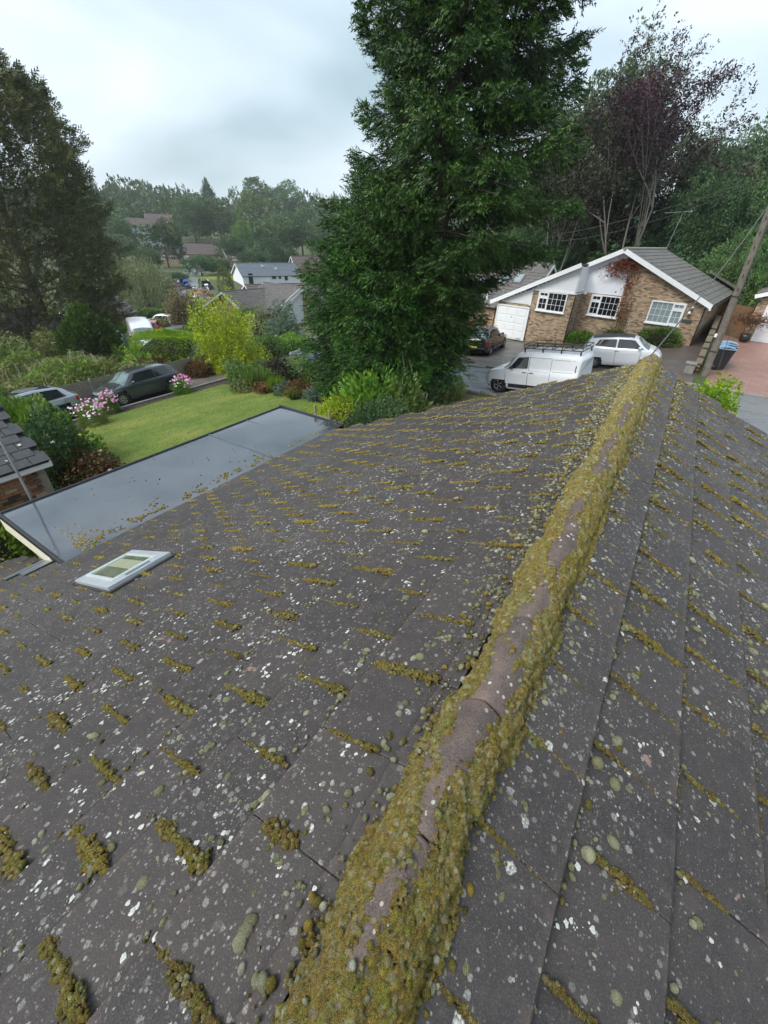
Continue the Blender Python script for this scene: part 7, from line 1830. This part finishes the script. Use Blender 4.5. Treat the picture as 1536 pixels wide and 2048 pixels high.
bush('shrub', 'pale green feathery bush in front of the lower bungalow roof', 'shrub', G(525, 678), 1.5, 1.2, 2.6, L_OLIVE, 1700, .16)
bush('shrub', 'tall loose green shrub before the pale panel of the brick gable', 'shrub', G(570, 690), 1.7, 1.4, 3.0, L_GREY, 2200, .17, thick=.5)
bush('shrub', 'dark clipped rounded shrub right of the yellow tree', 'shrub', G(540, 712), 1.7, 1.3, 1.5, L_SHRUB, 2600, .13)
bush('shrub', 'yellow-green ferny shrub at the roadside beside the big spruce', 'shrub', G(590, 700), 1.6, 1.0, 1.2, L_BRIGHT, 1800, .14)
bush('shrub', 'bush with dark leaves at the left end of the lower bungalow', 'shrub', G(500, 665), 1.8, 1.5, 2.4, L_SHRUB, 1800, .18)
bush('shrub', 'loose green shrub on the bank over the lower road, right of the hedge', 'shrub', G(445, 650), 2.2, 1.8, 3.2, L_MID, 2000, .22)
def flowers(name, label, base, n, rad, z0, z1, mat, size, seed):
    r = np.random.default_rng(seed); t_ = thing(name, label, 'flowers', base); P = np.stack([r.normal(0, rad, n), r.normal(0, rad, n), r.uniform(z0, z1, n)], 1); D = np.stack([r.normal(.3, .4, n), r.normal(-.4, .4, n), np.ones(n)], 1)
    Vt = []; Ft = []
    for k in range(5): a = 6.283 * k / 5; Vt += [(.06, 0, 0), (.14, .5 * math.cos(a - .4), .5 * math.sin(a - .4)), (.12, .9 * math.cos(a), .9 * math.sin(a)), (.14, .5 * math.cos(a + .4), .5 * math.sin(a + .4))]; Ft.append((4 * k, 4 * k + 1, 4 * k + 2, 4 * k + 3))
    V, F = scatter((np.array(Vt), np.array(Ft)), P, D, size * r.uniform(.7, 1.2, n), rng_=r); link('blooms', np_mesh('blooms', V, F, mat), t_)
    b = MB()
    for p in P[:60]: b.tube((p[0] * .5, p[1] * .5, 0), p, .004, .003, 4)
    b.build('stems', L_GRASSCL, t_); return t_
def cosmos(label, px, py, n, rad, h, seed, white=.25):
    base = G(px, py); t_ = bush('cosmos_clump', label, 'flowers', base, rad, rad * .9, h, L_BRIGHT, 1500, .10, thick=.55, core=False, seed=seed, tpl=tpl_clump(5, .12, 2), part='leaves')
    r = np.random.default_rng(seed)
    Vt = []; Ft = []
    for k in range(6): a = 6.283 * k / 6; Vt += [(.0, 0, 0), (.08, .5 * math.cos(a - .4), .5 * math.sin(a - .4)), (.06, .95 * math.cos(a), .95 * math.sin(a)), (.08, .5 * math.cos(a + .4), .5 * math.sin(a + .4))]; Ft.append((4 * k, 4 * k + 1, 4 * k + 2, 4 * k + 3))
    for (nm, mt, cnt, cx) in (('pink_blooms', L_PINK, int(n * (1 - white)), .25), ('pale_blooms', L_PALEPINK, int(n * .3), 0), ('white_blooms', L_WHITEFL, int(n * white), -.4)):
        if not cnt: continue
        a = r.uniform(0, 6.28, cnt); rr = rad * np.sqrt(r.random(cnt)) * 1.05; P = np.stack([rr * np.cos(a), rr * np.sin(a) + cx * rad, h * (1.1 - .4 * (rr / rad) ** 2) * r.uniform(.85, 1.1, cnt)], 1); D = np.stack([r.normal(.5, .4, cnt), r.normal(-.4, .4, cnt), np.ones(cnt)], 1)
        V, F = scatter((np.array(Vt), np.array(Ft)), P, D, .062 * r.uniform(.7, 1.2, cnt), rng_=r); tag(link(nm, np_mesh(nm, V, F, mt), t_), kind='stuff')
cosmos('pink and white cosmos flowers between the silver and the dark grey cars', 188, 850, 80, .66, .95, 51, .3)
cosmos('smaller pink cosmos clump by the rear wheel of the dark grey car', 366, 788, 60, .50, .85, 52, .1)
cosmos('pink cosmos stems at the front bumper of the dark grey car', 222, 826, 55, .45, .95, 53, .0)
# bank behind the fence
bank = [('olive', 'tangled olive bramble bush behind the fence at the silver car', 60, 735, 2.6, 2.2, 2.3, L_OLIVE), ('olive', 'arching bramble with pale stems behind the fence', 120, 722, 2.4, 2.0, 2.0, L_OLIVE), ('y', 'yellowish shrub high at the left edge beneath the cypress', 15, 690, 2.6, 2.4, 2.6, L_YEL),
    ('g', 'green bramble bank above the dark grey car', 235, 722, 2.6, 1.4, 1.2, L_BRIGHT), ('o', 'loose olive bush between bramble and rounded conifer', 150, 700, 2.0, 1.8, 1.6, L_OLIVE), ('s', 'dark green shrub under the tall cypress', 50, 680, 3.0, 2.6, 2.6, L_SHRUB),
    ('g2', 'low yellow-green ground shrub left of the lime hedge', 290, 735, 1.8, 1.2, .9, L_BRIGHT), ('r', 'reddish bramble patch over the fence behind the dark grey car', 310, 738, 1.4, .8, .7, L_RUST), ('g3', 'green bush at the far left above the silver car', 5, 745, 2.2, 2.0, 2.4, L_SHRUB),
    ('d', 'dark bush below the rounded conifer', 215, 705, 1.8, 1.5, 1.2, L_SHRUB), ('h', 'grey green low hedge behind the lime one', 275, 700, 1.7, 1.0, 1.1, L_GREY), ('q', 'leafy shrub behind the fence between the two parked cars', 180, 745, 2.0, 1.2, 1.1, L_OLIVE), ('w', 'variegated pale shrub before the lean-to gable', 255, 662, 1.8, 1.5, 1.8, L_GREY), ('v', 'bright green round bush behind the tall white van', 248, 672, 1.5, 1.4, 1.5, L_BRIGHT), ('u', 'orange-flowered low shrub by the far parked white car', 318, 656, 1.6, 1.2, 1.1, L_OLIVE)]
for (k, lab, px, py, a_, b_, h_, mt) in bank: bush('shrub', lab, 'shrub', G(px, py), a_, b_, h_, mt, 2600, .17, lumps=.28, thick=.5, core=h_ > 1.5)
r = np.random.default_rng(99); n = 21000; Pp = np.stack([r.uniform(-36, -24.6, n), r.uniform(1.5, 19.5, n)], 1)
hgt = 1.05 + .35 * np.sin(Pp[:, 0] * 1.1) + .30 * np.sin(Pp[:, 1] * 1.3 + 1) + .25 * np.sin(Pp[:, 0] * 2.7 + Pp[:, 1] * 2.1) + .02 * (-24.6 - Pp[:, 0])
hgt = np.clip(hgt, .25, 2) * (1 - .35 * r.random(n) ** 2) * np.clip((-24.5 - Pp[:, 0]) * 1.2 + .7, .5, 1)
hgt = hgt * np.where(Pp[:, 1] > 13.2, .42, 1.0); kp = ~((Pp[:, 1] > 15.2) & (Pp[:, 0] < -26.5)) & ~((Pp[:, 1] > 12.6) & (Pp[:, 0] < -31)); Pp = Pp[kp]; hgt = hgt[kp]; n = len(Pp)
pt = (np.sin(Pp[:, 0] * .9 + 2) + np.sin(Pp[:, 1] * .8) + r.normal(0, .5, n))
for nm_, lab_, sel, mt_ in (('bramble_thicket', 'olive tangle of brambles on the bank behind the woven fence', pt < .2, L_OLIVE), ('leafy_thicket', 'greener leafy patches among the brambles behind the woven fence', pt >= .2, L_BRIGHT)):
    q = Pp[sel]; V, F = scatter(tpl_clump(4, .35, 9), np.c_[q, gz(q[:, 0], q[:, 1]) + hgt[sel]], r.normal(0, .7, (len(q), 3)) + [.2, 0, .5], .20 * r.uniform(.5, 1.4, len(q)), rng_=r); tag(link(nm_, np_mesh(nm_, V, F, mt_)), lab_, 'brambles', kind='stuff')
b = MB()
for k in range(160):
    x, y = r.uniform(-31, -25), r.uniform(2, 12.5); z = float(gz(x, y)); a = r.uniform(0, 6.28); h_ = r.uniform(1.2, 2.1); w_ = r.uniform(.3, 1.0)
    b.path([(x, y, z + .3), (x + w_ * .4 * math.cos(a), y + w_ * .4 * math.sin(a), z + h_ * .8), (x + w_ * math.cos(a), y + w_ * math.sin(a), z + h_), (x + 1.7 * w_ * math.cos(a), y + 1.7 * w_ * math.sin(a), z + h_ * .8)], .012, 4)
tag(b.build('bramble_canes', simple('pale_canes', (.30, .24, .16), .8)), 'pale arching canes over the brambles', 'brambles', kind='stuff')
# leafy bush and roses at the brick outbuilding
bush('leafy_bush', 'bright feathery green bush hiding the front of the silver car', 'bush', np.array([-16.2, 4.3, float(gz(-16.2, 4.3))]), 1.9, 1.4, 2.2, L_BRIGHT, 8000, .16, lumps=.25, thick=.45, seed=61, tpl=tpl_spray(9, 3))
bush('leafy_bush', 'darker feathery bush beside the ridge of the brick outbuilding', 'bush', np.array([-17.0, 2.6, float(gz(-17, 2.6))]), 1.8, 1.7, 2.9, L_SHRUB, 6000, .17, lumps=.25, thick=.45, seed=62, tpl=tpl_spray(9, 5))
bush('dark_bush', 'dark evergreen bush behind the corner of the brick outbuilding', 'bush', np.array([-14.0, 4.0, float(gz(-14, 4))]), 1.2, 1.1, 1.9, L_DARK, 4200, .13, lumps=.25, thick=.45, seed=63)
t_ = bush('rose_bush', 'brownish rose bush with peach blooms between outbuilding and lawn', 'rose bush', np.array([-13.0, 4.5, float(gz(-13, 4.5))]), 1.0, .8, 1.0, L_RUST, 1400, .09, thick=.8, core=False, seed=64, part='leaves')
r = np.random.default_rng(65)
for k, (dx, dy, dz, mt) in enumerate([(-1.2, .2, 1.35, L_PEACH), (-.7, .3, 1.25, L_YELFL), (-.9, -.35, 1.2, L_WHITEFL), (.2, .4, .5, L_REDFL), (-.2, .5, .8, L_PEACH), (.5, .3, .45, L_PALEPINK)]):
    b = MB(); b.lathe([(0, 0), (.045, .01), (.07, .045), (.05, .07), (.0, .06)], (dx, dy, dz), n=9); b.build('bloom', mt, t_)
    b = MB(); b.tube((dx * .5, dy * .5, 0), (dx, dy, dz), .006, n=4); b.build('stem', L_SHRUB, t_)
bush('shrub', 'variegated green shrub below the near end of the wet flat roof', 'shrub', np.array([-9.9, 1.1, float(gz(-9.9, 1.1))]), 1.1, .75, 1.75, L_BRIGHT, 2600, .12, seed=66, tpl=LBIG)
# ground cover between lawn and extension
r = np.random.default_rng(70); n = 3400; s = r.random(n); a0_, a1_ = np.array([-12.2, 4.9]), np.array([-9.0, 10.2]); Pp = a0_ + (a1_ - a0_) * s[:, None] + r.normal(0, .16, (n, 2)) - np.array([.35, 0]); Pz = gz(Pp[:, 0], Pp[:, 1]) + r.uniform(0.02, .24, n)
V, F = scatter(LF, np.c_[Pp, Pz], r.normal(0, .6, (n, 3)) + [0, 0, .8], .10 * r.uniform(.6, 1.3, n), rng_=r); tag(link('ground_cover', np_mesh('ground_cover', V, F, L_BRIGHT)), 'variegated ground cover along the edge of the wet flat roof', 'ground cover', kind='stuff')
n = 26000; Pp = np.stack([r.uniform(-20.6, -8.8, n), r.uniform(4.4, 15.6, n)], 1)
poly = np.array(LAWN)
def inside(P, poly):
    c = np.zeros(len(P), bool); j = len(poly) - 1
    for i in range(len(poly)):
        xi, yi = poly[i]; xj, yj = poly[j]; c ^= ((yi > P[:, 1]) != (yj > P[:, 1])) & (P[:, 0] < (xj - xi) * (P[:, 1] - yi) / (yj - yi + 1e-12) + xi); j = i
    return c
Pp = Pp[inside(Pp, poly)]; n = len(Pp)
V, F = scatter(tpl_clump(3, .10, 5, .3), np.c_[Pp, gz(Pp[:, 0], Pp[:, 1]) + .025], r.normal(0, .45, (n, 3)) + [0, 0, 1.0], .085 * r.uniform(.6, 1.3, n), rng_=r); tag(link('lawn_grass', np_mesh('lawn_grass', V, F, L_LAWN)), 'short grass blades of the lawn', 'grass', kind='stuff')
# leaf litter and clods in the borders
n = 4200; Pp = np.stack([r.uniform(-20.8, -9, n), r.uniform(3.6, 17.4, n)], 1); Pp = Pp[~inside(Pp, poly)]; n = len(Pp)
V, F = scatter(tpl_leaf(.6, .2), np.c_[Pp, gz(Pp[:, 0], Pp[:, 1]) + .03], r.normal(0, 1, (n, 3)) * [1, 1, .3], .07 * r.uniform(.5, 1.4, n), rng_=r); tag(link('leaf_litter', np_mesh('leaf_litter', V, F, L_RUST)), 'brown leaf litter on the flower borders', 'leaf litter', kind='stuff')
# border plants round the far end of the lawn
border = [('dark hedge along the road at the end of the lawn, left half', 505, 768, 1.9, .8, 1.15, L_SHRUB, .11, 2600), ('purple-leaved length of the roadside hedge in front of the grey-blue car', 560, 764, 1.8, .7, 1.2, L_COPPER, .11, 2400), ('dark green right end of the roadside hedge, touching the spruce', 618, 764, 1.6, .7, 1.25, L_SHRUB, .11, 2200),
    ('grey-green rounded heath bush at the right corner of the lawn', 630, 800, .62, .55, .62, L_GREY, .06, 2600), ('rusty grassy shrub behind the heath bush', 600, 792, .8, .6, .7, L_RUST, .10, 1200), ('low brown-green shrub at the far left corner of the border', 490, 782, .9, .6, .55, L_OLIVE, .10, 900), ('red-flecked low plant in the middle of the border', 530, 785, .55, .45, .55, L_RUST, .09, 600),
    ('lavender-grey plant in the border under the purple hedge', 570, 790, .6, .45, .6, L_GREY, .09, 700), ('small bronze shrub beside the rounded heath bush', 655, 796, .5, .5, .5, L_COPPER, .09, 600)]
for (lab, px, py, a_, b_, h_, mt, lf, n) in border: bush('border_plant', lab, 'shrub', G(px, py), a_, b_, h_, mt, n, lf, lumps=.25, thick=.4, core=h_ > 1)
def tuft(label, px, py, n, h, rad, mat, seed):
    r = np.random.default_rng(seed); t_ = thing('grass_clump', label, 'grass clump', G(px, py)); a = r.uniform(0, 6.28, n); P = np.stack([rad * .3 * np.cos(a) * r.random(n), rad * .3 * np.sin(a) * r.random(n), np.zeros(n)], 1); D = np.stack([np.cos(a) * r.uniform(.1, .6, n), np.sin(a) * r.uniform(.1, .6, n), np.ones(n)], 1)
    V, F = scatter(tpl_leaf(.045, .02), P, D, h * r.uniform(.6, 1.1, n), rng_=r); link('blades', np_mesh('blades', V, F, mat), t_)
tuft('bright clump of strap leaves in the middle of the border', 553, 784, 420, .85, .9, L_BRIGHT, 1); tuft('tall green strap-leaved clump under the yellow tree', 515, 778, 420, 1.15, 1.1, L_GRASSCL, 2); tuft('small strap-leaved clump left of the rounded heath bush', 587, 800, 220, .55, .6, L_GRASSCL, 3); tuft('dry grass clump on the verge by the road under the spruce', 905, 800, 420, .8, 1.2, L_OLIVE, 4); tuft('dry grass clump nearer the roof edge on the verge', 880, 806, 300, .6, 1.0, L_ROSYTREE, 5)
# laurel, ivy and verge under the spruces
bush('laurel', 'bright glossy laurel bush at the foot of the dense spruce', 'laurel bush', G(740, 835), 1.5, 1.1, 1.55, L_BRIGHT, 1900, .24, tpl=LBIG, lumps=.25, thick=.5, seed=81)
bush('laurel', 'second glossy laurel with long leaves, nearer the wooden stakes', 'laurel bush', G(800, 840), 1.1, 1.0, 1.3, L_SHRUB, 1300, .22, tpl=LBIG, lumps=.25, thick=.5, seed=82)
bush('ivy_mound', 'yellow-variegated ivy mound beside the end of the wet flat roof', 'ivy', G(690, 842), 1.6, 1.0, .8, L_YEL, 2600, .08, lumps=.25, thick=.35, seed=83)
bush('ivy_mound', 'dark ivy mound against the roof edge, right of the variegated ivy', 'ivy', np.array([-7.0, 11.3, float(gz(-7, 11.3))]), 1.7, 1.2, 1.1, L_DARK, 3600, .10, lumps=.25, thick=.35, seed=84)
bush('sapling', 'grey-green sapling standing up before the dark foot of the spruce', 'sapling', G(770, 800), .35, .35, 1.9, L_GREY, 260, .14, thick=.8, core=False, seed=85)
bush('climber', 'pale-leaved climber at the right foot of the spruce', 'climber', G(868, 790), .45, .4, 2.0, L_GREY, 420, .10, thick=.8, core=False, seed=86)
bush('shrub', 'dark shrub under the right side of the spruce by the kerb', 'shrub', G(850, 800), 1.4, .9, 1.0, L_DARK, 1800, .13, seed=87)
sheet('verge', [(-7.9, 17.7), (-2.5, 16.6), (-2.5, 9.0), (-7.0, 9.0), (-10, 14.5)], .02, simple('dry_grass_verge', (.17, .12, .055), .95, var=.5, scale=6, bmp=.6, col2=(.10, .10, .03)))
bush('shrub', 'bright lime privet bush beyond the right verge of the roof', 'shrub', np.array([*at_D(1412, 775, 15.5)[:2], -3.65]), 1.15, .95, 1.62, L_LIME, 4200, .12, lumps=.3, thick=.45, seed=88)
# plants by the opposite house
bush('shrub', 'low yellow-green leafy bed below the middle window of the opposite bungalow', 'shrub', Wp(5.9, -4.45, -.9), 1.5, .6, .75, L_BRIGHT, 2200, .13, rz=math.radians(172), seed=90)
bush('shrub', 'ferny green shrub beneath the right window of the opposite bungalow', 'shrub', Wp(1.5, -3.75, -.7), 1.25, .6, .95, L_SHRUB, 2400, .15, rz=math.radians(172), tpl=tpl_spray(9, 7), seed=91)
bush('shrub', 'small dark shrub under the trellis behind the white rounded car', 'shrub', Wp(4.1, -4.1, -.5), .8, .4, .9, L_OLIVE, 900, .12, rz=math.radians(172), seed=92)
cr = thing('virginia_creeper', 'red creeper hanging from the apex of the opposite gable over the white panel', 'creeper', Wp(4.6, -1.4, -.12))
r = np.random.default_rng(93); n = 1000; s_ = r.normal(.25, .5, n); z_ = 2.05 - np.abs(r.normal(0, .42, n)) - .35 * np.abs(s_); z_ = np.where(r.random(n) < .22, r.uniform(-1.3, 2.0, n), z_); s_ = np.where(z_ < .9, -.32 + r.normal(0, .22, n), s_)
P = s_[:, None] * E_ + z_[:, None] * ZU - N_ * r.uniform(.0, .16, (n, 1)); V, F = scatter(tpl_leaf(.8, .1), P, r.normal(0, .6, (n, 3)) - N_ * .5 - ZU * .5, .12 * r.uniform(.6, 1.3, n), rng_=r); link('leaves', np_mesh('leaves', V, F, L_RED), cr)
b = MB(); b.path([-.3 * E_ - ZU * 2.6, -.28 * E_ - ZU * 1, -.2 * E_ + ZU * .6, .2 * E_ + ZU * 1.8], .018, 5); b.build('vine', BARK, cr)
r2 = np.random.default_rng(94); n = 260; P = (-r2.normal(.62, .22, n))[:, None] * -E_ * -1 + r2.uniform(-2.6, .0, (n, 1)) * ZU - N_ * r2.uniform(0, .1, (n, 1)); V, F = scatter(tpl_leaf(.7, .1), P, r2.normal(0, .6, (n, 3)), .07 * r2.uniform(.6, 1.3, n), rng_=r2); link('sparse_leaves', np_mesh('sparse_leaves', V, F, L_RUST), cr)
hed = [('yellow-green bush behind the left bungalow roof end', 1065, 540, 44, 2.0, 3.2, L_OLIVE), ('lime green bush over the low end of the opposite roof', 1128, 548, 46, 2.4, 2.9, L_LIME), ('green bush over the opposite roof between lime bush and apex', 1185, 540, 47, 2.4, 3.0, L_SHRUB), ('rusty red bush between the two bushes behind the roof', 1098, 556, 45, 1.2, 2.4, L_RUST),
    ('rusty brown shrub beside the pole behind the board fence', 1462, 560, 46, 1.6, 2.6, L_RUST), ('bright bush behind the rear wing of the opposite bungalow', 1440, 545, 50, 2.4, 3.6, L_BRIGHT), ('green bush over the board fence right of the pole', 1496, 590, 43, 1.8, 2.8, L_SHRUB), ('olive bushes at the right edge above the white garage roof', 1530, 520, 48, 2.6, 4.0, L_OLIVE)]
for (lab, px, py, D, rad, h, mt) in hed: P = at_D(px, py, D); bush('shrub', lab, 'shrub', (P[0], P[1], float(gz(P[0], P[1]))), rad, rad * .8, h, mt, 2400, .24, lumps=.3, thick=.4)
# potted acer
pa = thing('potted_acer', 'rusty leaved maple in a black pot beside the white garage door', 'potted tree', (4.05, 35.7, -3.63))
b = MB(); b.lathe([(.0, 0), (.20, 0), (.27, .22), (.29, .46), (.26, .46), (.24, .40), (0, .40)], (0, 0, 0), n=14); b.build('pot', BLACKPL, pa)
b = MB(); tips = []; limb(b, (0, 0, .4), (0, 0, 1), .7, .03, 2, np.random.default_rng(3), .6, .1, 4, tips, 3); b.build('trunk', BARK, pa)
r = np.random.default_rng(95); n = 900; P = np.stack([r.normal(0, .5, n), r.normal(0, .4, n), 1.35 + r.normal(0, .17, n) - .1 * np.abs(r.normal(0, 1, n))], 1); V, F = scatter(tpl_clump(3, .25, 2), P, r.normal(0, .7, (n, 3)) - [0, 0, .3], .13, rng_=r); link('foliage', np_mesh('foliage', V, F, L_RUST), pa)

# ------------------------------------------------------------------ thin air haze of a wet day
def haze():
    x0, x1, y0, y1, z0, z1 = -760, 440, -160, 740, -16, 75
    b = MB(); b.box(((x0 + x1) / 2, (y0 + y1) / 2, (z0 + z1) / 2), (x1 - x0, y1 - y0, z1 - z0)); mt = bpy.data.materials.new('haze'); mt.use_nodes = True; t = mt.node_tree; t.nodes.clear()
    o_ = t.nodes.new('ShaderNodeOutputMaterial'); v = t.nodes.new('ShaderNodeVolumePrincipled'); v.inputs['Color'].default_value = (.90, .95, 1, 1); v.inputs['Density'].default_value = HAZE; v.inputs['Anisotropy'].default_value = .2
    t.links.new(v.outputs[0], o_.inputs['Volume']); o = b.build('haze', mt); tag(o, 'pale wet haze filling the valley', kind='stuff')
HAZE = .00035
haze()
